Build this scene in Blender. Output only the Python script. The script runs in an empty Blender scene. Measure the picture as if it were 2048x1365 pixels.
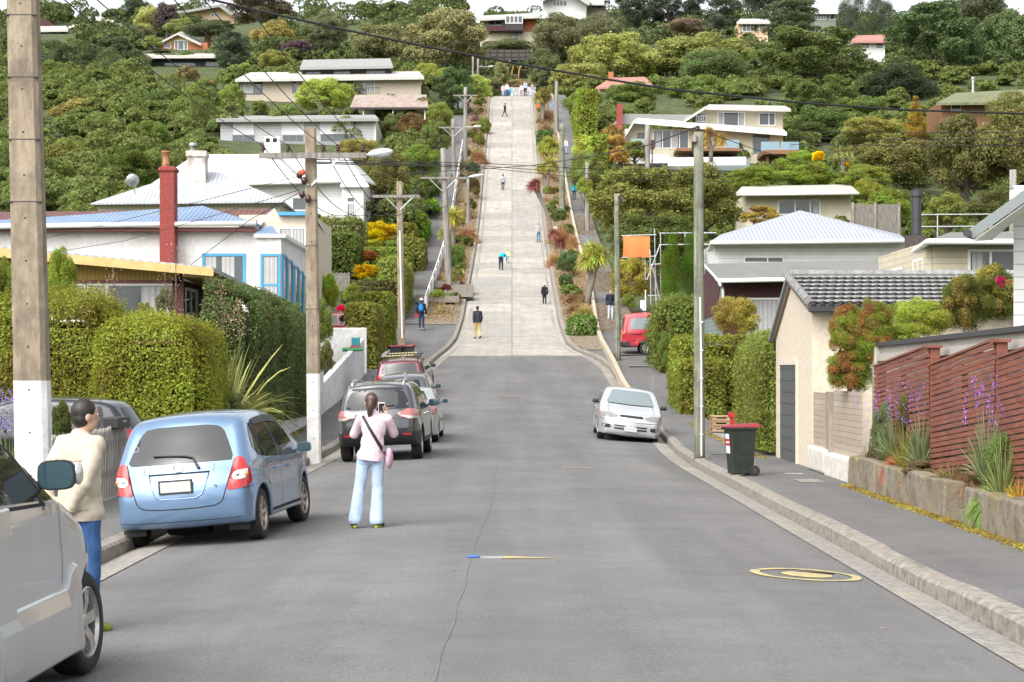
import bpy, bmesh, math, random
import numpy as np
from mathutils import Vector, Matrix, Euler
from mathutils.bvhtree import BVHTree
from mathutils.geometry import delaunay_2d_cdt
random.seed(7); np.random.seed(7)
SC = bpy.context.scene
COL = SC.collection
PI = math.pi
F, EYE, HOR = 3800.0, 1.95, 737.0      # focal length in photo pixels, eye height, horizon row
# ------------------------------------------------------------------ street profile
_PY = [-400,-30,0,42,52,65,78,90,98,111,129,146,160,173,197,221,237,246,262,300,340,400,480,600,900]
_PZ = [0,0,0,0,.1,.6,1.45,2.6,3.42,5.62,8.6,11.7,14.8,18.15,24.6,31.2,35.7,37.2,39.5,49.5,60.0,74.0,80.0,84.0,86.0]
_d = [(_PZ[i+1]-_PZ[i])/(_PY[i+1]-_PY[i]) for i in range(len(_PY)-1)]
_m = [_d[0]]+[0 if _d[i-1]*_d[i]<=0 else 2*_d[i-1]*_d[i]/(_d[i-1]+_d[i]) for i in range(1,len(_d))]+[_d[-1]]
def prof(y):
 y = max(_PY[0]+.01, min(_PY[-1]-.01, y))
 for i in range(len(_d)):
  if y <= _PY[i+1]: break
 h = _PY[i+1]-_PY[i]; t = (y-_PY[i])/h
 return (2*t**3-3*t*t+1)*_PZ[i]+(t**3-2*t*t+t)*h*_m[i]+(-2*t**3+3*t*t)*_PZ[i+1]+(t**3-t*t)*h*_m[i+1]
def sstep(a, b, x):
 t = max(0.0, min(1.0, (x-a)/(b-a))); return t*t*(3-2*t)
def lerp_tab(tab, y):
 if y <= tab[0][0]: return tab[0][1]
 for (a, va), (b, vb) in zip(tab, tab[1:]):
  if y <= b: return va+(vb-va)*(y-a)/(b-a)
 return tab[-1][1]
KL = [(-60,-4.42),(50,-4.45),(60,-4.85),(70,-5.1),(76,-4.7),(82,-3.95),(88,-3.5),(93,-3.12),(98,-2.87),(106,-2.7),(250,-2.7)]
KR = [(-60,3.86),(40,3.88),(46,4.0),(52,4.2),(58,4.34),(74,4.4),(84,4.3),(88,3.9),(92,3.12),(96,2.78),(105,2.58),(250,2.55)]
def kl(y): return lerp_tab(KL, y)
def kr(y): return lerp_tab(KR, y)
def roadz(x, y):
 return prof(y) - .0085*min(25.0, (x+.2)**2)*(1-.75*sstep(60, 92, y))
def at(px, py, Y): return Vector(((px-1024)/F*Y, Y, EYE+(HOR-py)/F*Y))
def gy(py):                                    # depth where the street is seen at photo row py
 lo, hi = 8.0, 420.0
 for _ in range(50):
  m = (lo+hi)/2
  if HOR-F*(prof(m)-EYE)/m > py: lo = m
  else: hi = m
 return lo
def bank(x, y):                                # lots beside the street lie a little higher than it
 l = sstep(6.4, 9.5, -x)*2.1*sstep(56, 76, y)
 r = sstep(6.8, 10, x)*.5*sstep(60, 90, y)
 return (l+r)
def groundz(x, y):
 n = (math.sin(x*.045+y*.02)+math.sin(y*.037-x*.021))*1.2*sstep(12, 60, abs(x))*sstep(60, 150, y)*(1-.75*sstep(240, 300, y))-1.3*sstep(12, 40, abs(x))*sstep(270, 320, y)
 return prof(y)+bank(x, y)+n
# ------------------------------------------------------------------ objects
def tag(o, label=None, cat=None, group=None, kind=None):
 if label: o['label'] = label
 if cat: o['category'] = cat
 if group: o['group'] = group
 if kind: o['kind'] = kind
 return o
def thing(name, label, cat, loc=(0,0,0), rz=0.0, group=None):
 o = bpy.data.objects.new(name, None); COL.objects.link(o)
 o.location = loc; o.rotation_euler = (0, 0, rz); o.empty_display_size = .2
 return tag(o, label, cat, group)
def link(name, me, mat=None, parent=None, loc=None, smooth=False):
 o = bpy.data.objects.new(name, me); COL.objects.link(o)
 if mat is not None:
  for m in (mat if isinstance(mat, (list, tuple)) else [mat]): me.materials.append(m)
 if parent: o.parent = parent
 if loc is not None: o.location = loc
 if smooth: me.polygons.foreach_set('use_smooth', [True]*len(me.polygons))
 return o
class MB:                                       # collects simple solids for ONE mesh
 def __init__(s): s.v = []; s.f = []; s.mi = []
 def add(s, vs, fs, mi=0):
  b = len(s.v); s.v += [tuple(v) for v in vs]
  for f in fs: s.f.append(tuple(b+i for i in f)); s.mi.append(mi)
 def box(s, a, b, mi=0):
  x0,y0,z0 = a; x1,y1,z1 = b
  s.add([(x0,y0,z0),(x1,y0,z0),(x1,y1,z0),(x0,y1,z0),(x0,y0,z1),(x1,y0,z1),(x1,y1,z1),(x0,y1,z1)],
    [(0,3,2,1),(4,5,6,7),(0,1,5,4),(1,2,6,5),(2,3,7,6),(3,0,4,7)], mi)
 def bar(s, p, q, w, h=None, mi=0):          # rectangular bar between two points
  p = Vector(p); q = Vector(q); h = h or w; d = (q-p).normalized()
  u = d.cross(Vector((0,0,1)))
  if u.length < 1e-3: u = Vector((1,0,0))
  u.normalize(); n = u.cross(d); vs = []
  for c in (p, q):
   for a, b in ((-1,-1),(1,-1),(1,1),(-1,1)): vs.append(c+u*a*w/2+n*b*h/2)
  s.add(vs, [(0,1,2,3),(7,6,5,4),(0,4,5,1),(1,5,6,2),(2,6,7,3),(3,7,4,0)], mi)
 def tube(s, pts, r, n=8, mi=0, cap=True):
  pts = [Vector(p) for p in pts]; m = len(pts)
  rs = r if isinstance(r, (list, tuple)) else [r]*m
  vs = []; up = None
  for i, p in enumerate(pts):
   d = (pts[min(i+1,m-1)]-pts[max(i-1,0)]).normalized()
   if up is None: up = d.orthogonal().normalized()
   u = (up-d*up.dot(d)); u = u.normalized() if u.length > 1e-6 else d.orthogonal().normalized()
   up = u; w = d.cross(u)
   for k in range(n):
    a = 2*PI*k/n; vs.append(p+(u*math.cos(a)+w*math.sin(a))*rs[i])
  fs = [(i*n+k, i*n+(k+1)%n, (i+1)*n+(k+1)%n, (i+1)*n+k) for i in range(m-1) for k in range(n)]
  if cap: fs += [tuple(range(n-1,-1,-1)), tuple((m-1)*n+k for k in range(n))]
  s.add(vs, fs, mi)
 def lathe(s, prof_, c=(0,0,0), axis='z', n=24, mi=0):
  vs = []
  for r, h in prof_:
   for k in range(n):
    a = 2*PI*k/n; x, y = r*math.cos(a), r*math.sin(a)
    p = (x, y, h) if axis == 'z' else ((x, h, y) if axis == 'y' else (h, x, y))
    vs.append((p[0]+c[0], p[1]+c[1], p[2]+c[2]))
  m = len(prof_)
  fs = [(i*n+k, i*n+(k+1)%n, (i+1)*n+(k+1)%n, (i+1)*n+k) for i in range(m-1) for k in range(n)]
  s.add(vs, fs, mi)
 def ell(s, c, r, n=12, m=8, mi=0, rot=None):
  vs = []; c = Vector(c)
  for i in range(m+1):
   t = PI*i/m
   for k in range(n):
    a = 2*PI*k/n
    v = Vector((r[0]*math.sin(t)*math.cos(a), r[1]*math.sin(t)*math.sin(a), r[2]*math.cos(t)))
    vs.append(c+(rot@v if rot else v))
  s.add(vs, [(i*n+k, (i+1)*n+k, (i+1)*n+(k+1)%n, i*n+(k+1)%n) for i in range(m) for k in range(n)], mi)
 def poly(s, pts, off, mi=0):                # polygon pushed along off
  pts = [Vector(p) for p in pts]; n = len(pts); off = Vector(off)
  s.add(pts+[p+off for p in pts], [tuple(range(n)), tuple(range(2*n-1, n-1, -1))]+[(i, i+n, (i+1)%n+n, (i+1)%n) for i in range(n)], mi)
 def mesh(s, name):
  me = bpy.data.meshes.new(name); me.from_pydata(s.v, [], s.f)
  me.polygons.foreach_set('material_index', s.mi); me.validate()
  bm = bmesh.new(); bm.from_mesh(me); bmesh.ops.recalc_face_normals(bm, faces=bm.faces); bm.to_mesh(me); bm.free()
  return me
 def build(s, name, mat, parent=None, loc=None, smooth=False, bevel=0):
  o = link(name, s.mesh(name), mat, parent, loc, smooth)
  if bevel:
   m = o.modifiers.new('bevel', 'BEVEL'); m.width = bevel; m.segments = 2; m.limit_method = 'ANGLE'
  return o
def np_mesh(name, verts, quads):
 me = bpy.data.meshes.new(name); n = len(verts); q = len(quads)
 me.vertices.add(n); me.vertices.foreach_set('co', np.asarray(verts, np.float32).ravel())
 me.loops.add(q*4); me.loops.foreach_set('vertex_index', np.asarray(quads, np.int32).ravel())
 me.polygons.add(q); me.polygons.foreach_set('loop_start', np.arange(0, q*4, 4, dtype=np.int32))
 me.update(calc_edges=True); me.validate()
 return me
# ------------------------------------------------------------------ materials
def newmat(name):
 m = bpy.data.materials.new(name); m.use_nodes = True
 nt = m.node_tree; b = nt.nodes['Principled BSDF']
 return m, nt, b
def N(nt, t, **kw):
 n = nt.nodes.new(t)
 for k, v in kw.items():
  if k in n.inputs: n.inputs[k].default_value = v
  else: setattr(n, k, v)
 return n
def c4(c): return (c[0], c[1], c[2], 1)
def noisy(name, c1, c2, scale=4, rough=.7, detail=6, bump=0, bscale=None, coord='Object', stretch=None, c3=None, big=None, lo=.35, hi=.65, metallic=0, spec=None):
 """two-tone noise with an optional large stain layer and bump"""
 m, nt, b = newmat(name); L = nt.links
 tc = N(nt, 'ShaderNodeTexCoord'); src = tc.outputs[coord]
 if stretch:
  mp = N(nt, 'ShaderNodeMapping'); mp.inputs['Scale'].default_value = stretch; L.new(src, mp.inputs['Vector']); src = mp.outputs[0]
 nz = N(nt, 'ShaderNodeTexNoise', Scale=scale, Detail=detail, Roughness=.6); L.new(src, nz.inputs['Vector'])
 cr = N(nt, 'ShaderNodeValToRGB'); cr.color_ramp.elements[0].position = lo; cr.color_ramp.elements[1].position = hi
 cr.color_ramp.elements[0].color = c4(c1); cr.color_ramp.elements[1].color = c4(c2); L.new(nz.outputs['Fac'], cr.inputs['Fac'])
 out = cr.outputs[0]
 if c3:
  n2 = N(nt, 'ShaderNodeTexNoise', Scale=big or scale*.15, Detail=4, Roughness=.65); L.new(tc.outputs[coord], n2.inputs['Vector'])
  r2 = N(nt, 'ShaderNodeValToRGB'); r2.color_ramp.elements[0].position = .48; r2.color_ramp.elements[1].position = .72
  L.new(n2.outputs['Fac'], r2.inputs['Fac'])
  mx = N(nt, 'ShaderNodeMix', data_type='RGBA'); L.new(r2.outputs[0], mx.inputs[0]); L.new(out, mx.inputs[6]); mx.inputs[7].default_value = c4(c3)
  out = mx.outputs[2]
 L.new(out, b.inputs['Base Color']); b.inputs['Roughness'].default_value = rough; b.inputs['Metallic'].default_value = metallic
 if spec is not None: b.inputs['Specular IOR Level'].default_value = spec
 if bump:
  nb = N(nt, 'ShaderNodeTexNoise', Scale=bscale or scale*3, Detail=5); L.new(src, nb.inputs['Vector'])
  bp = N(nt, 'ShaderNodeBump', Strength=bump, Distance=.02); L.new(nb.outputs['Fac'], bp.inputs['Height']); L.new(bp.outputs[0], b.inputs['Normal'])
 return m
def plain(name, c, rough=.5, metallic=0, spec=.5, var=.12, coat=0):
 m, nt, b = newmat(name); L = nt.links
 tc = N(nt, 'ShaderNodeTexCoord'); nz = N(nt, 'ShaderNodeTexNoise', Scale=2.5, Detail=5); L.new(tc.outputs['Object'], nz.inputs['Vector'])
 mr = N(nt, 'ShaderNodeMapRange'); mr.inputs['To Min'].default_value = 1-var; mr.inputs['To Max'].default_value = 1+var
 L.new(nz.outputs['Fac'], mr.inputs['Value'])
 mx = N(nt, 'ShaderNodeVectorMath', operation='SCALE'); mx.inputs[0].default_value = c[:3]; L.new(mr.outputs[0], mx.inputs['Scale'])
 L.new(mx.outputs[0], b.inputs['Base Color'])
 b.inputs['Roughness'].default_value = rough; b.inputs['Metallic'].default_value = metallic; b.inputs['Specular IOR Level'].default_value = spec
 b.inputs['Coat Weight'].default_value = coat; b.inputs['Coat Roughness'].default_value = .03
 return m
def striped(name, c, period, axis, depth=.35, rough=.6, dark=.72, stain=None, jagged=False, c_alt=None, metallic=0):
 """boards or corrugations: a profile repeated along one object axis, with bump and stains"""
 m, nt, b = newmat(name); L = nt.links
 tc = N(nt, 'ShaderNodeTexCoord'); sp = N(nt, 'ShaderNodeSeparateXYZ'); L.new(tc.outputs['Object'], sp.inputs[0])
 dv = N(nt, 'ShaderNodeMath', operation='DIVIDE'); L.new(sp.outputs['XYZ'.index(axis)], dv.inputs[0]); dv.inputs[1].default_value = period
 fr = N(nt, 'ShaderNodeMath', operation='FRACT'); L.new(dv.outputs[0], fr.inputs[0])
 cr = N(nt, 'ShaderNodeValToRGB'); e = cr.color_ramp.elements
 if jagged:                                   # lapped boards: a dark line at each lap
  e[0].position = 0; e[0].color = (dark*.7,)*3+(1,); e[1].position = .14; e[1].color = (1,1,1,1)
  iv = N(nt, 'ShaderNodeMath', operation='SUBTRACT'); iv.inputs[0].default_value = 1; L.new(fr.outputs[0], iv.inputs[1]); h = iv.outputs[0]
 else:
  e[0].position = 0; e[0].color = (dark,)*3+(1,); e[1].position = .5; e[1].color = (1,1,1,1); e.new(1.0).color = (dark,)*3+(1,)
  sn = N(nt, 'ShaderNodeMath', operation='PINGPONG'); L.new(fr.outputs[0], sn.inputs[0]); sn.inputs[1].default_value = .5; h = sn.outputs[0]
 L.new(fr.outputs[0], cr.inputs['Fac'])
 nz = N(nt, 'ShaderNodeTexNoise', Scale=1.3, Detail=7, Roughness=.65); L.new(tc.outputs['Object'], nz.inputs['Vector'])
 r2 = N(nt, 'ShaderNodeValToRGB'); r2.color_ramp.elements[0].position = .3; r2.color_ramp.elements[1].position = .7
 s = stain or tuple(x*.82 for x in c); r2.color_ramp.elements[0].color = c4(s); r2.color_ramp.elements[1].color = c4(c)
 L.new(nz.outputs['Fac'], r2.inputs['Fac'])
 base = r2.outputs[0]
 if c_alt:                                    # board by board tone
  fl = N(nt, 'ShaderNodeMath', operation='FLOOR'); L.new(dv.outputs[0], fl.inputs[0])
  wn = N(nt, 'ShaderNodeTexWhiteNoise', noise_dimensions='1D'); L.new(fl.outputs[0], wn.inputs['W'])
  ma = N(nt, 'ShaderNodeMix', data_type='RGBA'); L.new(wn.outputs['Value'], ma.inputs[0]); L.new(base, ma.inputs[6]); ma.inputs[7].default_value = c4(c_alt); base = ma.outputs[2]
 mx = N(nt, 'ShaderNodeMix', data_type='RGBA', blend_type='MULTIPLY'); mx.inputs[0].default_value = 1
 L.new(base, mx.inputs[6]); L.new(cr.outputs[0], mx.inputs[7]); L.new(mx.outputs[2], b.inputs['Base Color'])
 bp = N(nt, 'ShaderNodeBump', Strength=depth, Distance=.03); L.new(h, bp.inputs['Height']); L.new(bp.outputs[0], b.inputs['Normal'])
 b.inputs['Roughness'].default_value = rough; b.inputs['Metallic'].default_value = metallic
 return m
LEAF = 2.65
def foliage(name, sat=1.08, trans=.5, bright=(.6, 1.4), hue=.035, rough=.55):
 """leaf colour = object colour, varied per leaf and by soft clumps"""
 m, nt, b = newmat(name); L = nt.links
 oi = N(nt, 'ShaderNodeObjectInfo'); ge = N(nt, 'ShaderNodeNewGeometry'); tc = N(nt, 'ShaderNodeTexCoord')
 nz = N(nt, 'ShaderNodeTexNoise', Scale=.9, Detail=3); L.new(ge.outputs['Position'], nz.inputs['Vector'])
 mr = N(nt, 'ShaderNodeMapRange'); mr.inputs['To Min'].default_value = bright[0]*LEAF; mr.inputs['To Max'].default_value = bright[1]*LEAF
 L.new(ge.outputs['Random Per Island'], mr.inputs['Value'])
 m2 = N(nt, 'ShaderNodeMapRange'); m2.inputs['From Min'].default_value = .3; m2.inputs['From Max'].default_value = .7
 m2.inputs['To Min'].default_value = .62; m2.inputs['To Max'].default_value = 1.28; L.new(nz.outputs['Fac'], m2.inputs['Value'])
 mu = N(nt, 'ShaderNodeMath', operation='MULTIPLY'); L.new(mr.outputs[0], mu.inputs[0]); L.new(m2.outputs[0], mu.inputs[1])
 mh = N(nt, 'ShaderNodeMapRange'); mh.inputs['From Min'].default_value = .3; mh.inputs['From Max'].default_value = .7
 mh.inputs['To Min'].default_value = .488-hue; mh.inputs['To Max'].default_value = .488+hue*.7; L.new(nz.outputs['Fac'], mh.inputs['Value'])
 hs = N(nt, 'ShaderNodeHueSaturation'); hs.inputs['Saturation'].default_value = sat
 L.new(oi.outputs['Color'], hs.inputs['Color']); L.new(mu.outputs[0], hs.inputs['Value']); L.new(mh.outputs[0], hs.inputs['Hue'])
 L.new(hs.outputs[0], b.inputs['Base Color']); b.inputs['Roughness'].default_value = rough; b.inputs['Specular IOR Level'].default_value = .25
 tr = N(nt, 'ShaderNodeBsdfTranslucent'); L.new(hs.outputs[0], tr.inputs['Color'])
 ms = N(nt, 'ShaderNodeMixShader'); ms.inputs[0].default_value = trans
 L.new(b.outputs[0], ms.inputs[1]); L.new(tr.outputs[0], ms.inputs[2])
 L.new(ms.outputs[0], nt.nodes['Material Output'].inputs['Surface'])
 return m
def glassy(name, c=(.02,.024,.028), rough=.03, spec=.9):
 m, nt, b = newmat(name); b.inputs['Base Color'].default_value = c4(c); b.inputs['Roughness'].default_value = rough
 b.inputs['Specular IOR Level'].default_value = spec; b.inputs['IOR'].default_value = 1.55
 return m
M = {}
M['leaf'] = foliage('leaf'); M['blade'] = foliage('blade', trans=.25, bright=(.5,1.5), hue=.05)
M['bark'] = noisy('bark', (.05,.04,.03), (.17,.14,.11), 9, .9, bump=.6, stretch=(1,1,.2))
M['glass'] = glassy('window glass', (.06,.075,.085), .05, .8)
M['white'] = plain('white paint', (.78,.78,.76), .5, var=.06)
M['offwhite'] = plain('off-white paint', (.66,.64,.58), .5)
M['black'] = plain('black plastic', (.018,.018,.019), .5)
M['rubber'] = noisy('rubber', (.012,.012,.012), (.03,.029,.028), 30, .85)
M['chrome'] = plain('bright metal', (.75,.76,.77), .18, 1, var=.03)
M['steel'] = noisy('galvanised steel', (.35,.36,.37), (.55,.56,.57), 12, .45, metallic=.6)
M['darksteel'] = plain('dark steel', (.05,.05,.055), .5, .3)
M['curtain'] = striped('curtain', (.5,.5,.5), .16, 'X', .5, .9, .72)
M['wire'] = plain('cable', (.012,.012,.013), .6)
M['insul'] = plain('brown porcelain', (.05,.022,.016), .2)
# ------------------------------------------------------------------ world, sun, camera
w = bpy.data.worlds.new('World'); SC.world = w; w.use_nodes = True
nt = w.node_tree; bg = nt.nodes['Background']
sky = N(nt, 'ShaderNodeTexSky', sky_type='NISHITA'); sky.sun_disc = False
SUN_EL, SUN_AZ = math.radians(47), math.radians(214)      # thin cloud; sun behind the camera, a little to the left
sky.sun_elevation = SUN_EL; sky.sun_rotation = SUN_AZ; sky.air_density = 1.0; sky.dust_density = 4.0; sky.ozone_density = 1.0
hs = N(nt, 'ShaderNodeHueSaturation'); hs.inputs['Saturation'].default_value = .22; hs.inputs['Value'].default_value = 2.1
nt.links.new(sky.outputs[0], hs.inputs['Color']); nt.links.new(hs.outputs[0], bg.inputs['Color']); bg.inputs['Strength'].default_value = .15
sd = bpy.data.lights.new('sun', 'SUN'); sd.energy = 2.9; sd.angle = math.radians(75); sd.color = (1, .965, .91)
so = bpy.data.objects.new('sun', sd); COL.objects.link(so)
dirv = Vector((math.sin(SUN_AZ)*math.cos(SUN_EL), math.cos(SUN_AZ)*math.cos(SUN_EL), math.sin(SUN_EL)))
so.rotation_euler = dirv.to_track_quat('Z', 'Y').to_euler(); so.location = (0, -20, 60)
cd = bpy.data.cameras.new('camera'); co = bpy.data.objects.new('camera', cd); COL.objects.link(co)
cd.sensor_width = 36; cd.lens = F/2048*36; cd.shift_y = (HOR-682.5)/2048; cd.clip_end = 5000; cd.clip_start = .1
co.location = (0, 0, EYE); co.rotation_euler = (PI/2, 0, 0); SC.camera = co
SC.view_settings.view_transform = 'Standard'; SC.view_settings.look = 'None'; SC.view_settings.exposure = 0; SC.view_settings.gamma = 1
SC.render.engine = 'CYCLES'; SC.cycles.use_denoising = True
try: SC.cycles.denoiser = 'OPENIMAGEDENOISE'; SC.cycles.denoising_prefilter = 'ACCURATE'
except Exception: pass
SC.cycles.max_bounces = 6; SC.cycles.diffuse_bounces = 3; SC.cycles.glossy_bounces = 3; SC.cycles.transparent_max_bounces = 6; SC.cycles.transmission_bounces = 4
SC.cycles.use_adaptive_sampling = False
# ------------------------------------------------------------------ ground materials
def asphalt_mat(name, c1, c2, c3):
 m = noisy(name, c1, c2, 48, .88, 8, bump=.35, bscale=120, coord='Object', c3=c3, big=.35, lo=.38, hi=.62, spec=.25)
 nt = m.node_tree; L = nt.links; b = nt.nodes['Principled BSDF']; src = b.inputs['Base Color'].links[0].from_socket; prev = None
 tc = N(nt, 'ShaderNodeTexCoord')
 for st, sc_, a_, c_ in (((.85,.035,1),1.0,.84,1.14),((.4,.4,.4),1.0,.88,1.1),((2.2,2.2,1),1.0,.93,1.06)):   # wheel tracks, patches, mottling
  mp = N(nt, 'ShaderNodeMapping'); mp.inputs['Scale'].default_value = st; L.new(tc.outputs['Object'], mp.inputs['Vector'])
  nz = N(nt, 'ShaderNodeTexNoise', Scale=sc_, Detail=6, Roughness=.6); L.new(mp.outputs[0], nz.inputs['Vector'])
  mr = N(nt, 'ShaderNodeMapRange'); mr.inputs['From Min'].default_value = .32; mr.inputs['From Max'].default_value = .68; mr.inputs['To Min'].default_value = a_; mr.inputs['To Max'].default_value = c_; L.new(nz.outputs['Fac'], mr.inputs['Value'])
  vs_ = N(nt, 'ShaderNodeVectorMath', operation='SCALE'); L.new(src, vs_.inputs[0]); L.new(mr.outputs[0], vs_.inputs['Scale']); src = vs_.outputs[0]
 L.new(src, b.inputs['Base Color'])
 return m
M['asphalt'] = asphalt_mat('asphalt', (.118,.116,.113), (.186,.183,.179), (.172,.169,.165))
M['path'] = asphalt_mat('footpath seal', (.112,.109,.107), (.17,.167,.163), (.15,.147,.143))
def slab_mat():
 """pale concrete poured in bays: cross joints, a centre joint, stains running downhill"""
 m, nt, b = newmat('concrete roadway'); L = nt.links
 tc = N(nt, 'ShaderNodeTexCoord'); sp = N(nt, 'ShaderNodeSeparateXYZ'); L.new(tc.outputs['Object'], sp.inputs[0])
 nz = N(nt, 'ShaderNodeTexNoise', Scale=1.2, Detail=9, Roughness=.7); L.new(tc.outputs['Object'], nz.inputs['Vector'])
 cr = N(nt, 'ShaderNodeValToRGB'); cr.color_ramp.elements[0].position = .3; cr.color_ramp.elements[1].position = .7
 cr.color_ramp.elements[0].color = (.29,.27,.235,1); cr.color_ramp.elements[1].color = (.42,.392,.345,1); L.new(nz.outputs['Fac'], cr.inputs['Fac'])
 dv = N(nt, 'ShaderNodeMath', operation='DIVIDE'); L.new(sp.outputs[1], dv.inputs[0]); dv.inputs[1].default_value = 3.1
 fl = N(nt, 'ShaderNodeMath', operation='FLOOR'); L.new(dv.outputs[0], fl.inputs[0])
 sg = N(nt, 'ShaderNodeMath', operation='SIGN'); L.new(sp.outputs[0], sg.inputs[0])
 ad = N(nt, 'ShaderNodeMath', operation='MULTIPLY_ADD'); L.new(sg.outputs[0], ad.inputs[0]); ad.inputs[1].default_value = 91.7; L.new(fl.outputs[0], ad.inputs[2])
 wn = N(nt, 'ShaderNodeTexWhiteNoise', noise_dimensions='1D'); L.new(ad.outputs[0], wn.inputs['W'])
 mr = N(nt, 'ShaderNodeMapRange'); mr.inputs['To Min'].default_value = .84; mr.inputs['To Max'].default_value = 1.12; L.new(wn.outputs['Value'], mr.inputs['Value'])
 rb = N(nt, 'ShaderNodeMapping'); rb.inputs['Scale'].default_value = (.5, 5, 1); L.new(tc.outputs['Object'], rb.inputs['Vector'])
 n3 = N(nt, 'ShaderNodeTexNoise', Scale=2.2, Detail=5); L.new(rb.outputs[0], n3.inputs['Vector'])
 m3 = N(nt, 'ShaderNodeMapRange'); m3.inputs['From Min'].default_value = .3; m3.inputs['From Max'].default_value = .7; m3.inputs['To Min'].default_value = .78; m3.inputs['To Max'].default_value = 1.12; L.new(n3.outputs['Fac'], m3.inputs['Value'])
 st = N(nt, 'ShaderNodeMapping'); st.inputs['Scale'].default_value = (2.2, .06, 1); L.new(tc.outputs['Object'], st.inputs['Vector'])
 n2 = N(nt, 'ShaderNodeTexNoise', Scale=1.5, Detail=5); L.new(st.outputs[0], n2.inputs['Vector'])
 m2 = N(nt, 'ShaderNodeMapRange'); m2.inputs['To Min'].default_value = .76; m2.inputs['To Max'].default_value = 1.22; L.new(n2.outputs['Fac'], m2.inputs['Value'])
 fr = N(nt, 'ShaderNodeMath', operation='FRACT'); L.new(dv.outputs[0], fr.inputs[0])
 j1 = N(nt, 'ShaderNodeMath', operation='GREATER_THAN'); L.new(fr.outputs[0], j1.inputs[0]); j1.inputs[1].default_value = .02
 j1b = N(nt, 'ShaderNodeMapRange'); j1b.inputs['To Min'].default_value = .72; L.new(j1.outputs[0], j1b.inputs['Value'])
 ab = N(nt, 'ShaderNodeMath', operation='ABSOLUTE'); L.new(sp.outputs[0], ab.inputs[0])
 j2 = N(nt, 'ShaderNodeMath', operation='GREATER_THAN'); L.new(ab.outputs[0], j2.inputs[0]); j2.inputs[1].default_value = .03
 j2b = N(nt, 'ShaderNodeMapRange'); j2b.inputs['To Min'].default_value = .6; L.new(j2.outputs[0], j2b.inputs['Value'])
 prev = mr.outputs[0]
 for o_ in (m2.outputs[0], m3.outputs[0], j1b.outputs[0], j2b.outputs[0]):
  mm = N(nt, 'ShaderNodeMath', operation='MULTIPLY'); L.new(prev, mm.inputs[0]); L.new(o_, mm.inputs[1]); prev = mm.outputs[0]
 sc = N(nt, 'ShaderNodeVectorMath', operation='SCALE'); L.new(cr.outputs[0], sc.inputs[0]); L.new(prev, sc.inputs['Scale'])
 L.new(sc.outputs[0], b.inputs['Base Color']); b.inputs['Roughness'].default_value = .9
 nb = N(nt, 'ShaderNodeTexNoise', Scale=30, Detail=6); L.new(tc.outputs['Object'], nb.inputs['Vector'])
 bp = N(nt, 'ShaderNodeBump', Strength=.3, Distance=.02); L.new(nb.outputs['Fac'], bp.inputs['Height']); L.new(bp.outputs[0], b.inputs['Normal'])
 return m
M['slab'] = slab_mat()
M['concrete'] = noisy('weathered concrete', (.17,.155,.13), (.36,.335,.29), 6, .9, 9, bump=.5, bscale=40, c3=(.2,.17,.13), big=.8)
M['kerb'] = noisy('kerb concrete', (.145,.13,.11), (.31,.285,.245), 9, .9, 9, bump=.2, bscale=60, c3=(.25,.22,.18), big=.7)
M['gutter'] = noisy('gutter concrete', (.17,.16,.14), (.33,.31,.28), 14, .9, 9, bump=.6, bscale=50, c3=(.34,.3,.24), big=.5)
M['soil'] = noisy('soil', (.12,.09,.06), (.27,.22,.155), 5, .95, 9, bump=.6)
M['grass'] = noisy('rough grass', (.03,.045,.014), (.085,.105,.034), 1.1, .95, 10, bump=.9, c3=(.05,.06,.02), big=.2)
M['yellow'] = noisy('yellow road paint', (.40,.32,.13), (.55,.45,.2), 25, .8, c3=(.22,.20,.16), big=5)
# ------------------------------------------------------------------ strips along the street
def frange(a, b, s):
 n = max(1, int(round((b-a)/s))); return [a+(b-a)*i/n for i in range(n+1)]
def strip(name, ys, xl, xr, z, mat, nx=2, kind='structure', skirt=0):
 v = []; f = []; nxx = nx+1
 for y in ys:
  a, b = xl(y), xr(y)
  for i in range(nxx):
   x = a+(b-a)*i/nx; v.append((x, y, z(x, y)))
 for j in range(len(ys)-1):
  for i in range(nx): k = j*nxx+i; f.append((k, k+1, k+1+nxx, k+nxx))
 me = bpy.data.meshes.new(name); me.from_pydata(v, [], f)
 o = link(name, me, mat, smooth=True)
 if kind: tag(o, kind=kind)
 return o
def extr(name, ys, sec, mat, kind='structure', parent=None):   # sec(y) -> list of (x, z) of a closed outline
 m = MB(); rings = [sec(y) for y in ys]; n = len(rings[0]); vs = []
 for y, r in zip(ys, rings): vs += [(x, y, z) for x, z in r]
 fs = [(j*n+i, j*n+(i+1)%n, (j+1)*n+(i+1)%n, (j+1)*n+i) for j in range(len(ys)-1) for i in range(n)]
 fs += [tuple(range(n)), tuple((len(ys)-1)*n+i for i in range(n-1,-1,-1))]
 m.add(vs, fs); o = m.build(name, mat, parent)
 if kind: tag(o, kind=kind)
 return o
xs = [-900,-500,-300]+frange(-200,-14,6)+frange(-12,12,2)+frange(14,200,6)+[300,500,900]
ys = [-300,-100]+frange(-40,420,4)+[480,560,700,900,1400]
v = []; f = []
for y in ys:
 for x in xs:
  z = groundz(x, y) if abs(x) > 6.3 else prof(y)+bank(x,y)-.35
  v.append((x, y, z-.12))
for j in range(len(ys)-1):
 for i in range(len(xs)-1): k = j*len(xs)+i; f.append((k, k+1, k+1+len(xs), k+len(xs)))
me = bpy.data.meshes.new('hillside'); me.from_pydata(v, [], f)
tag(link('hillside', me, M['grass'], smooth=True), kind='structure')
G = .42                                             # gutter channel width
strip('road', frange(-40, 89.5, 1.25), lambda y: kl(y)+G, lambda y: kr(y)-G*.85, roadz, M['asphalt'], 16)
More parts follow.
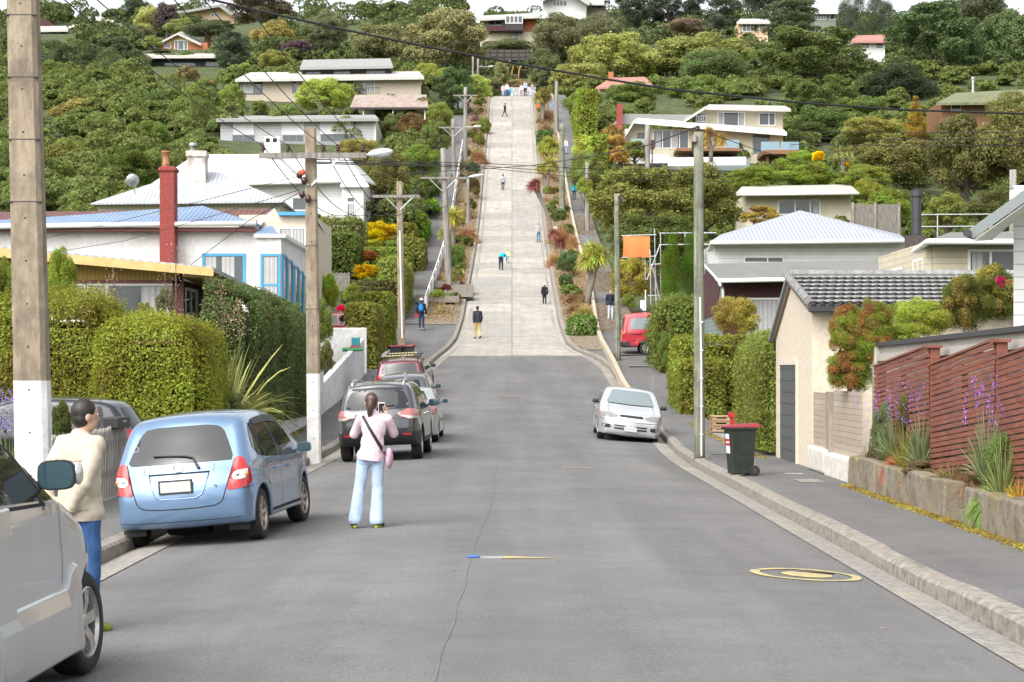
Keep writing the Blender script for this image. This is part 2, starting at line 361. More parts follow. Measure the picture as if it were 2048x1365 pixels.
strip('concrete_road', frange(88.6, 244.5, 2), lambda y: kl(y)+.08, lambda y: kr(y)-.08, lambda x, y: roadz(x,y)-.004+.012*sstep(88.6,89.9,y), M['slab'], 8)
yg = frange(-40, 8, 2)+frange(8.4, 48, .4)+frange(49, 104, 1.0)+frange(106, 244, 3)
strip('gutter_left', yg, lambda y: kl(y), lambda y: kl(y)+G+.03, lambda x, y: roadz(x,y)+.010-.03*sstep(.25,0,x-kl(y)), M['gutter'], 3)
strip('gutter_right', yg, lambda y: kr(y)-G*.85-.03, lambda y: kr(y), lambda x, y: roadz(x,y)+.010-.03*sstep(.25,0,kr(y)-x), M['gutter'], 3)
random.seed(3)
def kerbz(x, y): return roadz(x, y)+.152+.008*math.sin(y*.7+x)-.03*sstep(.985,1,math.sin(y*.83))
def kerb_dip(y):                                    # vehicle crossings and broken lengths
 return .02*sstep(17.2,17.5,y)*sstep(20.9,20.3,y)
extr('kerb_right', yg, lambda y: [(kr(y), roadz(kr(y),y)-.2), (kr(y)+.015, kerbz(kr(y),y)-kerb_dip(y)-.03), (kr(y)+.05, kerbz(kr(y),y)-kerb_dip(y)), (kr(y)+.21, kerbz(kr(y),y)-kerb_dip(y)+.012), (kr(y)+.22, roadz(kr(y),y)-.2)], M['kerb'])
extr('kerb_left', yg, lambda y: [(kl(y), roadz(kl(y),y)-.2), (kl(y)-.015, kerbz(kl(y),y)-.03), (kl(y)-.05, kerbz(kl(y),y)), (kl(y)-.2, kerbz(kl(y),y)+.01), (kl(y)-.21, roadz(kl(y),y)-.2)], M['kerb'])
def pathz(x, y): return roadz(4.1, y)+.150+.016*max(0, abs(x)-4.2)
FR = [(-60,5.9),(34,5.75),(42,5.65),(60,5.6),(84,6.4),(95,6.4),(250,6.3)]
FL = [(-60,-6.0),(60,-6.2),(80,-6.25),(100,-6.6),(250,-6.9)]
strip('footpath_right', frange(-40, 92, 1.5), lambda y: kr(y)+.17, lambda y: lerp_tab(FR, y)+.5, pathz, M['path'], 6)
strip('footpath_left', frange(-40, 104, 1.5), lambda y: lerp_tab(FL, y)-.3, lambda y: kl(y)-.19, pathz, M['path'], 6)
FXL = lambda y: -4.85-.25*sstep(110, 200, y)
strip('footpath_upper_left', frange(103, 244, 3), lambda y: -6.9, lambda y: FXL(y)-.05, lambda x, y: prof(y)+.17, M['path'], 3)
strip('verge_left', frange(103, 244, 3), lambda y: FXL(y)-.08, lambda y: kl(y)-.2, lambda x, y: prof(y)+.14, M['soil'], 3)
WX = lambda y: 4.45+.55*sstep(92, 130, y)
strip('footpath_upper_right', frange(88, 244, 3), lambda y: WX(y)+.1, lambda y: 6.7, lambda x, y: prof(y)+.172, M['path'], 3)
strip('verge_right', frange(91, 244, 3), lambda y: kr(y)+.2, lambda y: WX(y), lambda x, y: prof(y)+.14, M['soil'], 3)
# ------------------------------------------------------------------ foliage
RNG = np.random.default_rng(11)
def _unit(v): return v/np.maximum(1e-6, np.linalg.norm(v, axis=1))[:, None]
def leaf_quads(Pp, Nn, size, aspect=.55, jit=.9, droop=0.0):
 n = len(Pp); nr = _unit(Nn+np.array([0,0,.45])+RNG.normal(0, jit, (n,3)))
 t = RNG.normal(0,1,(n,3)); t[:,2] -= droop; t = _unit(np.cross(np.cross(nr, t), nr)); b = np.cross(nr, t)
 s = size*RNG.uniform(.65,1.3,n)[:,None]; w = s*aspect
 fold = nr*s*.18
 V = np.stack([Pp-t*s, Pp+b*w+fold, Pp+t*s, Pp-b*w+fold], 1).reshape(-1,3)
 Q = np.arange(n*4).reshape(-1,4)
 return V, Q
def fib(n):
 i = np.arange(n)+.5; ph = np.arccos(1-2*i/n); th = PI*(1+5**.5)*i
 return np.stack([np.cos(th)*np.sin(ph), np.sin(th)*np.sin(ph), np.cos(ph)],1)
def lobes_round(k, spread=.62, rr=(.3,.46), flat=1.0, hole=.12):
 d = fib(k); d = _unit(d+RNG.normal(0,.18,d.shape))
 c = d*spread*RNG.uniform(.75,1.12,(k,1)); c[:,2] *= flat
 keep = (d[:,2] > -.72) & (RNG.random(k) > hole)
 r = RNG.uniform(rr[0], rr[1], k)
 return c[keep], r[keep]
def crown_mesh(name, kind, n=9000, size=.045):
 if kind == 'round': c, r = lobes_round(40, .64, (.2,.42))
 elif kind == 'wide': c, r = lobes_round(30, .66, (.24,.38), .8)
 elif kind == 'billow': c, r = lobes_round(60, .76, (.17,.26), .92, .05)
 elif kind == 'open': c, r = lobes_round(60, .7, (.12,.26), 1, .22)
 elif kind == 'cone':
  c = []; r = []
  for i in range(46):
   z = RNG.uniform(-.95,.9); q = (1-z)/2; a = RNG.uniform(0,2*PI); rr = q*.62*RNG.uniform(.6,1)+.03
   c.append((rr*math.cos(a), rr*math.sin(a), z)); r.append(.10+.20*q)
  c = np.array(c); r = np.array(r)
 elif kind == 'column':
  c = []; r = []
  for i in range(50):
   z = RNG.uniform(-.95,.86); q = min(1, (1-z)*1.4)**.6; a = RNG.uniform(0,2*PI); rr = q*.55
   c.append((rr*math.cos(a), rr*math.sin(a), z)); r.append(.12+.22*q)
  c = np.array(c); r = np.array(r)
 elif kind == 'tiers':                          # layered spreading branches
  c = []; r = []
  for i in range(70):
   z = RNG.uniform(-.8,.85); q = math.sqrt(max(0,1-z*z)); a = RNG.uniform(0,2*PI); rr = q*RNG.uniform(.35,.95)
   c.append((rr*math.cos(a), rr*math.sin(a), z)); r.append(RNG.uniform(.12,.24))
  c = np.array(c); r = np.array(r)
 else:                                         # 'shrub': uneven upright mass
  c, r = lobes_round(70, .68, (.13,.30), 1, .1); c[:,2] += RNG.uniform(-.08,.14,len(c))
 wgt = r**2/np.sum(r**2); P_ = []; N_ = []
 for ci, ri, wi in zip(c, r, wgt):
  m = max(4, int(n*wi)); d = _unit(RNG.normal(0,1,(m,3))); d[:,2] = np.where((d[:,2] < -.3) & (RNG.random(m) < .7), -d[:,2], d[:,2])
  rad = ri*(1-.42*RNG.random(m)**1.8)*np.where(RNG.random(m) < .14, RNG.uniform(1,1.45,m), 1); fl = np.array([1.1,1.1,.72 if kind in ('tiers','wide') else .92])
  P_.append(ci+d*rad[:,None]*fl); N_.append(d)
 V, Q = leaf_quads(np.concatenate(P_), np.concatenate(N_), size, .6 if kind not in ('cone','column') else .34, .75, .4 if kind in ('tiers',) else 0)
 me = np_mesh(name, V, Q); me.materials.append(M['leaf'])
 return me
CROWN = {}
def crown(kind, var, fine):
 k = (kind, var, fine)
 if k not in CROWN: CROWN[k] = crown_mesh('crown', kind, {0:8000,1:24000,2:38000}[fine], {0:.05,1:.029,2:.0225}[fine])
 return CROWN[k]
TRUNKS = {}
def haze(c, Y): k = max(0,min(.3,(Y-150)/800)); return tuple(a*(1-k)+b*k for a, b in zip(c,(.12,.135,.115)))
def trunk_mesh(var, slim):
 k = (var, slim)
 if k in TRUNKS: return TRUNKS[k]
 rnd = random.Random(var*7+3); m = MB(); r = .05 if slim else .085
 ax = [(rnd.uniform(-.03,.03)*i, rnd.uniform(-.03,.03)*i, i*.22) for i in range(5)]
 m.tube(ax, [r*(1.25-.17*i) for i in range(5)], 8)
 for i in range(6):
  a = rnd.uniform(0,2*PI); z = rnd.uniform(.35,.8); s = Vector((0,0,z)); e = Vector((.45*math.cos(a), .45*math.sin(a), min(1.05,z+rnd.uniform(.1,.4))))
  m.tube([s, (s+e)/2+Vector((0,0,-.04)), e], [r*.5, r*.33, r*.12], 6)
 TRUNKS[k] = m.mesh('trunk'); TRUNKS[k].materials.append(M['bark']); return TRUNKS[k]
NV = [0]
def tree(label, box, Y, kind, col, fine=1, name='tree', cat='tree', group=None, depth=None, trunk=True, tilt=0, base=None):
 """a tree whose crown fills the photo box (x0,y0,x1,y1) when it stands at depth Y"""
 x0,y0,x1,y1 = box; c = at((x0+x1)/2, (y0+y1)/2, Y); rx = (x1-x0)/2*Y/F; rz = (y1-y0)/2*Y/F
 gz = groundz(c.x, Y)-.15 if base is None else base
 gz = min(gz, c.z-rz*.9)
 t = thing(name, label, cat, (c.x, Y, gz), 0, group)
 NV[0] += 1; var = NV[0] % 3
 o = link('crown' if trunk else 'foliage', crown(kind, var, fine), None, t)
 o.location = (0, 0, c.z-gz); o.scale = (rx, depth or max(rx*.8, min(rx, rz*1.4)), rz); o.rotation_euler = (0, tilt, random.uniform(0, 6.28) if abs(rx-(depth or rx)) < .3*rx else random.choice((0,PI)))
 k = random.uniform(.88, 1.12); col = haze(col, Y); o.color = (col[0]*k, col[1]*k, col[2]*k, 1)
 if trunk and cat not in ('shrub','bush'):
  tr = link('trunk', trunk_mesh(var, kind in ('cone','column')), None, t); h = max(.6, c.z-gz); q = min(h*.6, rx*1.3); tr.scale = (q, q, h)
 return t
def noise3(Pp, s, seed=0):
 a = np.sin(Pp[:,0]*s*1.7+Pp[:,2]*s*1.1+seed)+np.sin(Pp[:,1]*s*1.5-Pp[:,2]*s*1.9+seed*2.1)+np.sin((Pp[:,0]+Pp[:,1])*s*2.9+seed*.7)+.6*np.sin(Pp[:,2]*s*4.1+Pp[:,0]*s*3.3+seed)
 return a/3.6
def hedge(label, b, col, L=None, lump=.07, rnd=.12, name='hedge', cat='hedge', group=None, top_extra=0, cover=2.5, shaggy=0, faces='flrt', aspect=.6):
 """clipped hedge filling the world box b = (x0,x1,y0,y1,z0,z1)"""
 x0,x1,y0,y1,z0,z1 = b; cx,cy = (x0+x1)/2,(y0+y1)/2; hx,hy,hz = (x1-x0)/2,(y1-y0)/2,(z1-z0)
 L = L or max(.028, y0*.00085)
 t = []
 areas = {'f':hx*2*hz,'b':hx*2*hz,'l':hy*2*hz,'r':hy*2*hz,'t':4*hx*hy}
 P_ = []; N_ = []
 for k in faces:
  n = int(cover*areas[k]/(2*L*L*aspect)); n = min(n, 95000); u = RNG.uniform(-1,1,n); v_ = RNG.uniform(-1,1,n); w_ = (v_+1)/2
  if k == 'f': p = np.stack([u*hx, -hy+0*u, w_*hz],1); nn = (0,-1,.25)
  if k == 'b': p = np.stack([u*hx, hy+0*u, w_*hz],1); nn = (0,1,.25)
  if k == 'l': p = np.stack([-hx+0*u, u*hy, w_*hz],1); nn = (-1,0,.25)
  if k == 'r': p = np.stack([hx+0*u, u*hy, w_*hz],1); nn = (1,0,.25)
  if k == 't': p = np.stack([u*hx, v_*hy, hz+0*u],1); nn = (0,0,1)
  P_.append(p); N_.append(np.tile(np.array(nn), (n,1)))
 p = np.concatenate(P_); nn = np.concatenate(N_)
 r = rnd+1e-4; q = np.stack([np.clip(p[:,0],-hx+r,hx-r), np.clip(p[:,1],-hy+r,hy-r), np.clip(p[:,2],-9,hz-r)],1)
 d = p-q; ln = np.linalg.norm(d,axis=1); k = np.where(ln > r, r/np.maximum(ln,1e-6), 1); p = q+d*k[:,None]
 nn = _unit(nn+d/np.maximum(r,.01)*.6)
 p = p+nn*(noise3(p, 1.6/max(.4,lump*8), cx)*lump)[:,None]+nn*(RNG.random(len(p))**2*-L*3.2+L*.6)[:,None]
 if shaggy: p = p+nn*(RNG.random(len(p))**4*shaggy)[:,None];
 if top_extra: p[:,2] += np.where(p[:,2] > hz*.86, RNG.random(len(p))**3*top_extra, 0)
 V, Q = leaf_quads(p, nn, L, aspect, .7)
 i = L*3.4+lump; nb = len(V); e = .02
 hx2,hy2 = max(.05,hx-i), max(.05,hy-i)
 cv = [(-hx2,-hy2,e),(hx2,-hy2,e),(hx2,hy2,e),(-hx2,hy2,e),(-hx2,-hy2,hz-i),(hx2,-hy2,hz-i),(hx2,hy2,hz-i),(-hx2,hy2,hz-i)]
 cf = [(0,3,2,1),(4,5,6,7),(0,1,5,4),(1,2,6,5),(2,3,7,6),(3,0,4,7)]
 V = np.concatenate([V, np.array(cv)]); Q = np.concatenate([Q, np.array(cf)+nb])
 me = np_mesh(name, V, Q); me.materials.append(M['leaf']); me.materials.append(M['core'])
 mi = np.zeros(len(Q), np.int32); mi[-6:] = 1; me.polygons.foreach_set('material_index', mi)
 o = link(name, me); o.location = (cx,cy,z0); o.color = c4(col); tag(o, label, cat, group)
 return o
M['core'] = noisy('hedge interior', (.008,.012,.004), (.03,.038,.012), 14, .95)  # near-black core colour stands for the deep shade between leaf clusters
def px_hedge(label, box, Y, depth, col, base=None, **kw):
 a = at(box[0], box[1], Y); b = at(box[2], box[3], Y)
 return hedge(label, (a.x, b.x, Y, Y+depth, b.z if base is None else base, a.z), col, **kw)
# -------- plants made of blades
def blade_mesh(name, n, length, width, up=(.2,1.0), droop=.5, base=.08, segs=5, lenvar=.35, sphere=False, fan=0):
 az = RNG.uniform(0,2*PI,n); el = np.arcsin(RNG.uniform(-.55 if sphere else up[0], up[1], n)) if not sphere else np.arcsin(RNG.uniform(-.75,1,n))
 d = np.stack([np.cos(az)*np.cos(el), np.sin(az)*np.cos(el), np.sin(el)],1)
 ln = length*(1-lenvar*RNG.random(n)); dr = droop*RNG.uniform(.5,1.4,n)*np.cos(el)
 b0 = np.stack([np.cos(az)*base*RNG.random(n), np.sin(az)*base*RNG.random(n), 0*az],1)
 side = _unit(np.cross(d, np.array([[0,0,1.0]]))+RNG.normal(0,.25,(n,3)))
 V = []
 for i in range(segs+1):
  t = i/segs; c = b0+d*(ln*t)[:,None]; c[:,2] -= dr*ln*t**2.4
  w = width*(min(1, .35+t*2.2) if t < .35 else (1-((t-.35)/.65)**1.6)+.02)
  V.append(c-side*w/2); V.append(c+side*w/2)
 V = np.stack(V,1); m = 2*(segs+1); V = V.reshape(-1,3)
 o = (np.arange(n)*m)[:,None]
 Q = np.concatenate([np.stack([o[:,0]+2*i, o[:,0]+2*i+1, o[:,0]+2*i+3, o[:,0]+2*i+2],1) for i in range(segs)])
 me = np_mesh(name, V, Q); me.materials.append(M['blade']); return me
BL = {}
def bl(k):
 if k not in BL:
  BL[k] = {'flax': lambda: blade_mesh('leaves', 190, 1, .034, (.25,.98), .55, .10),
     'tussock': lambda: blade_mesh('tuft', 2400, 1, .017, (.0,1.0), .8, .18),
     'head': lambda: blade_mesh('leaf_head', 420, 1, .05, droop=.35, sphere=True, base=.04),
     'deadhead': lambda: blade_mesh('leaf_head', 130, 1, .05, droop=.2, sphere=True, base=.04),
     'spray': lambda: blade_mesh('leaves', 260, 1, .03, (.3,1.0), .25, .15)}[k]()
 return BL[k]
def tuft(label, px, py_base, Y, rx, rz, kind, col, name='tussock', cat='grass tuft', group=None, z=None, wrap=False):
 p = at(px, py_base, Y)
 if z is not None: p.z = z
 if wrap:
  t = thing(name, label, cat, p); o = link('leaves', bl(kind), None, t); o.scale = (rx, rx, rz); o.color = c4(col); return t
 o = link(name, bl(kind)); o.location = p; o.scale = (rx, rx, rz); o.rotation_euler = (0,0,random.uniform(0,6)); o.color = c4(col)
 return tag(o, label, cat, group)
def cabbage_tree(label, base, stems, col, group=None, kind='head', dead=None):
 """base point and a list of (bend point, head point, head radius)"""
 base = Vector(base); t = thing('cabbage_tree', label, 'tree', base, 0, group)
 m = MB()
 for bend, head, r in stems:
  b = Vector(bend)-base; h = Vector(head)-base
  m.tube([(0,0,-.3), b*.5, b, (b+h)/2, h], [r*.14+.04, r*.12+.035, r*.1+.03, r*.08+.03, r*.07+.02], 9)
 m.build('trunk', M['palmbark'], t, smooth=True)
 for bend, head, r in stems:
  o = link('leaf_head', bl(kind), None, t); o.location = Vector(head)-base; o.scale = (r,r,r); o.rotation_euler = (random.uniform(-.15,.15),random.uniform(-.15,.15),random.uniform(0,6)); o.color = c4(col)
  if dead:
   s = link('dead_skirt', bl('deadhead'), None, t); s.location = Vector(head)-base-Vector((0,0,r*.25)); s.scale = (r*.75,r*.75,r*1.0); s.color = c4(dead); s.rotation_euler = (PI,0,random.uniform(0,6))
 return t
M['palmbark'] = noisy('palm bark', (.10,.085,.07), (.26,.225,.19), 8, .95, bump=.7, stretch=(1,1,2.5))
# ------------------------------------------------------------------ vehicles
def paint(name, c, metallic=.35, rough=.28):
 m, nt, b = newmat(name); L = nt.links
 tc = N(nt, 'ShaderNodeTexCoord'); nz = N(nt, 'ShaderNodeTexNoise', Scale=3.5, Detail=6); L.new(tc.outputs['Object'], nz.inputs['Vector'])
 sp = N(nt, 'ShaderNodeSeparateXYZ'); L.new(tc.outputs['Object'], sp.inputs[0])
 mr = N(nt, 'ShaderNodeMapRange'); mr.inputs['To Min'].default_value = .93; mr.inputs['To Max'].default_value = 1.05; L.new(nz.outputs['Fac'], mr.inputs['Value'])
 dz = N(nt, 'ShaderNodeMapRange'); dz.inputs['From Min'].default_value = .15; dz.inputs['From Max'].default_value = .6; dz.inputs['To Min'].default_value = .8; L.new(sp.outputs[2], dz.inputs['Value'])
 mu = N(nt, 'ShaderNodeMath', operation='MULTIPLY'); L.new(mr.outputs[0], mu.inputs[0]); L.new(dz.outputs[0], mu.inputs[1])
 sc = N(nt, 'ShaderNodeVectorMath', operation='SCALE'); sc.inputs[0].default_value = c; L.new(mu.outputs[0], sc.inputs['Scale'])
 L.new(sc.outputs[0], b.inputs['Base Color']); b.inputs['Metallic'].default_value = metallic; b.inputs['Roughness'].default_value = rough
 b.inputs['Coat Weight'].default_value = .9; b.inputs['Coat Roughness'].default_value = .04
 return m
M['carglass'] = glassy('tinted car glass', (.022,.024,.028), .02, .42)
M['paleglass'] = glassy('windscreen glass', (.19,.225,.235), .04, .5)  # reflected sky is put into the pale base colour of this glass
M['under'] = plain('underbody', (.012,.012,.012), .9)
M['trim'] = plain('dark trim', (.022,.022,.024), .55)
M['redlamp'] = plain('red lamp lens', (.42,.012,.014), .12, 0, .9, .05, .6)
M['clearlamp'] = plain('clear lamp lens', (.62,.6,.58), .1, .3, .9, .08, .6)
M['pinklamp'] = plain('clear red lamp lens', (.42,.14,.14), .12, .1, .9, .08, .6)
M['amber'] = plain('amber lamp lens', (.6,.2,.05), .15, 0, .9, .05, .5)
M['plate'] = plain('number plate', (.46,.46,.45), .5)
M['alloy'] = noisy('alloy wheel', (.38,.36,.34), (.62,.6,.58), 20, .32, metallic=.75)
M['bronze'] = noisy('dusty alloy wheel', (.30,.25,.22), (.5,.44,.40), 16, .4, metallic=.6)
M['mirrorglass'] = glassy('mirror glass', (.03,.07,.085), .02, 1.0)
M['chrome2'] = M['chrome']
def chaikin(p, it=3):
 for _ in range(it):
  q = [p[0]]
  for a, b in zip(p, p[1:]):
   q.append((a[0]*.75+b[0]*.25, a[1]*.75+b[1]*.25)); q.append((a[0]*.25+b[0]*.75, a[1]*.25+b[1]*.75))
  q.append(p[-1]); p = q
 return p
def resample(p, s, closed=False):
 pts = p+[p[0]] if closed else p; out = []; acc = 0
 out.append(pts[0])
 for a, b in zip(pts, pts[1:]):
  d = math.dist(a, b);
  if d < 1e-9: continue
  t = s-acc
  while t <= d: out.append((a[0]+(b[0]-a[0])*t/d, a[1]+(b[1]-a[1])*t/d)); t += s
  acc = d-(t-s)
 if not closed and math.dist(out[-1], pts[-1]) > s*.3: out.append(pts[-1])
 return out
def inpoly(x, y, poly):
 c = False; j = len(poly)-1
 for i in range(len(poly)):
  xi, yi = poly[i]; xj, yj = poly[j]
  if (yi > y) != (yj > y) and x < (xj-xi)*(y-yi)/(yj-yi)+xi: c = not c
  j = i
 return c
def fill(poly, g, extra=()):                      # triangulated polygon with inner grid points
 xs = [p[0] for p in poly]; ys_ = [p[1] for p in poly]; pts = [Vector(p) for p in poly]; n = len(poly)
 x = min(xs)+g/2
 while x < max(xs):
  y = min(ys_)+g/2
  while y < max(ys_):
   if inpoly(x, y, poly) and min((p[0]-x)**2+(p[1]-y)**2 for p in poly) > (g*.45)**2: pts.append(Vector((x, y)))
   y += g
  x += g
 r = delaunay_2d_cdt(pts, [(i, (i+1)%n) for i in range(n)], [], 0, 1e-5)
 V = [(v.x, v.y) for v in r[0]]; Fs = []
 for f in r[2]:
  cx = sum(V[i][0] for i in f)/3; cy = sum(V[i][1] for i in f)/3
  if inpoly(cx, cy, poly): Fs.append(tuple(f))
 return V, Fs
class Car:
 def __init__(s, name, label, cat, top, wb, rw, width, zb=.2, belt=.9, tumble=.32, arch=None, rr=.11, bow=(.09,.07), taper=.16, pm=None, trim_z=None, flare=.012, shoulder=.012):
  """top: side outline from the rear bumper's foot over the roof to the front bumper's foot, x forward, z up; wb: (rear, front) axle x"""
  s.t = thing(name, label, cat); s.w = width/2; s.top = top; s.wb = wb; s.rw = rw
  xr = top[0][0]; xf = top[-1][0]; s.xr, s.xf = xr, xf; arch = arch or rw+.06
  up = resample(chaikin(top, 3), .05); bot = []; zb_ = zb
  x = xf-.06
  seq = [(xf-.12, zb)]
  for ax in (wb[1], wb[0]):
   h = math.sqrt(max(0, arch**2-(zb-rw)**2)); a0 = math.atan2(zb-rw, h);
   k = 13; A0 = a0; A1 = PI-a0
   seq += [(ax+arch*math.cos(A0+(A1-A0)*i/k), rw+arch*math.sin(A0+(A1-A0)*i/k)) for i in range(k+1)]
  seq += [(xr+.12, zb)]
  bot = []
  for a, b in zip(seq, seq[1:]):
   m = max(1, int(math.dist(a,b)/.08)); bot += [(a[0]+(b[0]-a[0])*i/m, a[1]+(b[1]-a[1])*i/m) for i in range(m)]
  bot.append(seq[-1])
  nu = len(up); B = up+bot; n = len(B)
  nor = []
  for i in range(n):
   a = B[i-1]; b = B[(i+1)%n]; dx, dz = b[0]-a[0], b[1]-a[1]; l = math.hypot(dx,dz) or 1; nor.append((-dz/l, dx/l))
  for _ in range(2):
   nor2 = []
   for i in range(n):
    if i < nu-1 and i > 0:
     x_ = nor[i-1][0]+2*nor[i][0]+nor[i+1][0]; z_ = nor[i-1][1]+2*nor[i][1]+nor[i+1][1]; l = math.hypot(x_,z_) or 1; nor2.append((x_/l,z_/l))
    else: nor2.append(nor[i])
   nor = nor2
  zmax = max(p[1] for p in up)
  rad = []
  for i, p in enumerate(B):
   if i >= nu: rad.append(.022)
   else: rad.append(min(rr, .03+.5*max(0, p[1]-zb)) if p[1] < belt else rr*(.9 if nor[i][1] > .5 else .85))
  def W(x, z):
   q = s.w
   if z > belt-.03: q -= tumble*(z-belt+.03)**1.12
   q += shoulder*math.exp(-((z-belt+.07)/.05)**2)
   if z < .45: q -= .10*((.45-z)/.45)**1.5*.45
   for ax in wb:
    d = math.hypot(x-ax, z-rw); q += flare*math.exp(-((d-arch-.04)/.07)**2)
   e = .75
   if x < xr+e: q -= taper*.75*((xr+e-x)/e)**2.2
   if x > xf-e: q -= taper*((x-xf+e)/e)**2.0
   return q
  s.W = W
  vs = []; fs = []; mi = []; K = 5; fr = [0,.07,.28,.62,1.0]; ring = []
  for j in range(K):
   idx = []
   for i in range(n):
    f_ = fr[j]; r = rad[i]; x_ = B[i][0]-nor[i][0]*r*f_; z_ = B[i][1]-nor[i][1]*r*f_
    y_ = W(x_, z_)-r*(1-math.sqrt(max(0, 1-(1-f_)**2))); idx.append((x_, y_, z_))
   ring.append(idx)
  def addside(sgn):
   base = len(vs)
   for j in range(K): vs.extend((a, b*sgn, c) for a, b, c in ring[j])
   for j in range(K-1):
    for i in range(n):
     i2 = (i+1)%n; fs.append((base+j*n+i, base+j*n+i2, base+(j+1)*n+i2, base+(j+1)*n+i)); mi.append(0)
   poly = [(a, c) for a, b, c in ring[K-1]]
   V, Fs = s._fill if hasattr(s, '_fill') else fill(poly, .085)
   s._fill = (V, Fs)
   b2 = len(vs); vs.extend((x_, W(x_, z_)*sgn, z_) for x_, z_ in V)
   for f_ in Fs: fs.append(tuple(b2+k for k in f_)); mi.append(0)
   return base
  bl_, br_ = addside(1), addside(-1)
  Mx = 12; base = len(vs)
  for i in range(n):
   a = ring[0][i]; c = 0
   if i < nu:
    end = abs(nor[i][0]); c = (bow[0] if a[0] < (xr+xf)/2 else bow[1])*end**1.5+.035*max(0, nor[i][1])
   for k in range(Mx+1):
    u = 1-2*k/Mx; q = c*(1-u*u); vs.append((a[0]+nor[i][0]*q, a[1]*u, a[2]+nor[i][1]*q))
  for i in range(n):
   i2 = (i+1)%n; m_ = 1 if (i >= nu-1) else 0
   for k in range(Mx): fs.append((base+i*(Mx+1)+k, base+i*(Mx+1)+k+1, base+i2*(Mx+1)+k+1, base+i2*(Mx+1)+k)); mi.append(m_)
  me = bpy.data.meshes.new('body'); me.from_pydata(vs, [], fs); me.polygons.foreach_set('material_index', mi)
  bm = bmesh.new(); bm.from_mesh(me); bmesh.ops.remove_doubles(bm, verts=bm.verts, dist=.0015); bmesh.ops.recalc_face_normals(bm, faces=bm.faces)
  if trim_z:
   for f_ in bm.faces:
    if f_.calc_center_median().z < trim_z and f_.material_index == 0: f_.material_index = 2
  bm.to_mesh(me); s.bvh = BVHTree.FromBMesh(bm); bm.free()
  s.pm = pm
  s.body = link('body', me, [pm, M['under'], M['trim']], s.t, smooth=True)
 def cast(s, o, d):
  r = s.bvh.ray_cast(Vector(o), Vector(d))
  return (r[0], r[1]) if r[0] is not None else (None, None)
 def patch(s, name, view, poly, mat, off=.005, g=.06, parent=None, rnd=0, both=False, thick=.0):
  """polygon laid on the body: view 'r'/'l' side (x,z), 'b' back or 'f' front (y,z), 't' top (x,y)"""
  if both:
   a = s.patch(name, view, poly, mat, off, g, parent, rnd); s.patch(name, {'r':'l','l':'r'}.get(view, view), poly if view in 'rl' else [(-y,z) for y,z in poly][::-1], mat, off, g, parent, rnd); return a
  if rnd: poly = chaikin(poly+[poly[0]], rnd)[:-1]
  poly = resample(poly, g, True)
  poly = [p for i, p in enumerate(poly) if math.dist(p, poly[i-1]) > 1e-4]
  V, Fs = fill(poly, g); vs = []; ok = []
  for a, b in V:
   if view == 'r': o, d = (a, -3, b), (0,1,0)
   elif view == 'l': o, d = (a, 3, b), (0,-1,0)
   elif view == 'b': o, d = (-5, a, b), (1,0,0)
   elif view == 'f': o, d = (5, a, b), (-1,0,0)
   else: o, d = (a, b, 4), (0,0,-1)
   h, nn = s.cast(o, d)
   if h is None: vs.append(None); continue
   if nn.dot(Vector(d)) > 0: nn = -nn
   vs.append(h+nn*off)
  Fs = [f_ for f_ in Fs if all(vs[i] is not None for i in f_)]
  vs = [v if v is not None else Vector((0,0,.5)) for v in vs]
  me = bpy.data.meshes.new(name); me.from_pydata([tuple(v) for v in vs], [], Fs)
  bm = bmesh.new(); bm.from_mesh(me); bmesh.ops.delete(bm, geom=[v for v in bm.verts if not v.link_faces], context='VERTS')
  bmesh.ops.recalc_face_normals(bm, faces=bm.faces)
  d0 = {'r':(0,-1,0),'l':(0,1,0),'b':(-1,0,0),'f':(1,0,0),'t':(0,0,1)}[view]
  if bm.faces and sum((f_.normal for f_ in bm.faces), Vector()).dot(Vector(d0)) < 0: bmesh.ops.reverse_faces(bm, faces=bm.faces)
  bm.to_mesh(me); bm.free()
  return link(name, me, mat, parent or s.t, smooth=True)
 def seam(s, view, pts, w=.009, name='seam', both=False, mat=None, off=.0035, parent=None):
  L = resample(pts, .05); q = []
  for i, p in enumerate(L):
   a = L[max(0,i-1)]; b = L[min(len(L)-1,i+1)]; dx, dz = b[0]-a[0], b[1]-a[1]; l = math.hypot(dx,dz) or 1; q.append((-dz/l*w/2, dx/l*w/2))
  for vw in ([view, {'r':'l','l':'r','b':'b','f':'f','t':'t'}[view]] if both else [view]):
   vs = [];
   for p, o_ in zip(L, q):
    for sg in (1,-1):
     a, b = p[0]+o_[0]*sg, p[1]+o_[1]*sg
     if vw == 'r': o, d = (a,-3,b),(0,1,0)
     elif vw == 'l': o, d = (a,3,b),(0,-1,0)
     elif vw == 'b': o, d = (-5,a,b),(1,0,0)
     elif vw == 'f': o, d = (5,a,b),(-1,0,0)
     else: o, d = (a,b,4),(0,0,-1)
     h, nn = s.cast(o, d)
     if h is None: vs.append(None); continue
     if nn.dot(Vector(d)) > 0: nn = -nn
     vs.append(h+nn*off)
   fs = [(2*i,2*i+1,2*i+3,2*i+2) for i in range(len(L)-1) if all(vs[k] is not None for k in (2*i,2*i+1,2*i+3,2*i+2))]
   vs = [v if v is not None else Vector((0,0,.5)) for v in vs]
   s.seams = getattr(s, 'seams', MB()); s.seams.add(vs, fs)
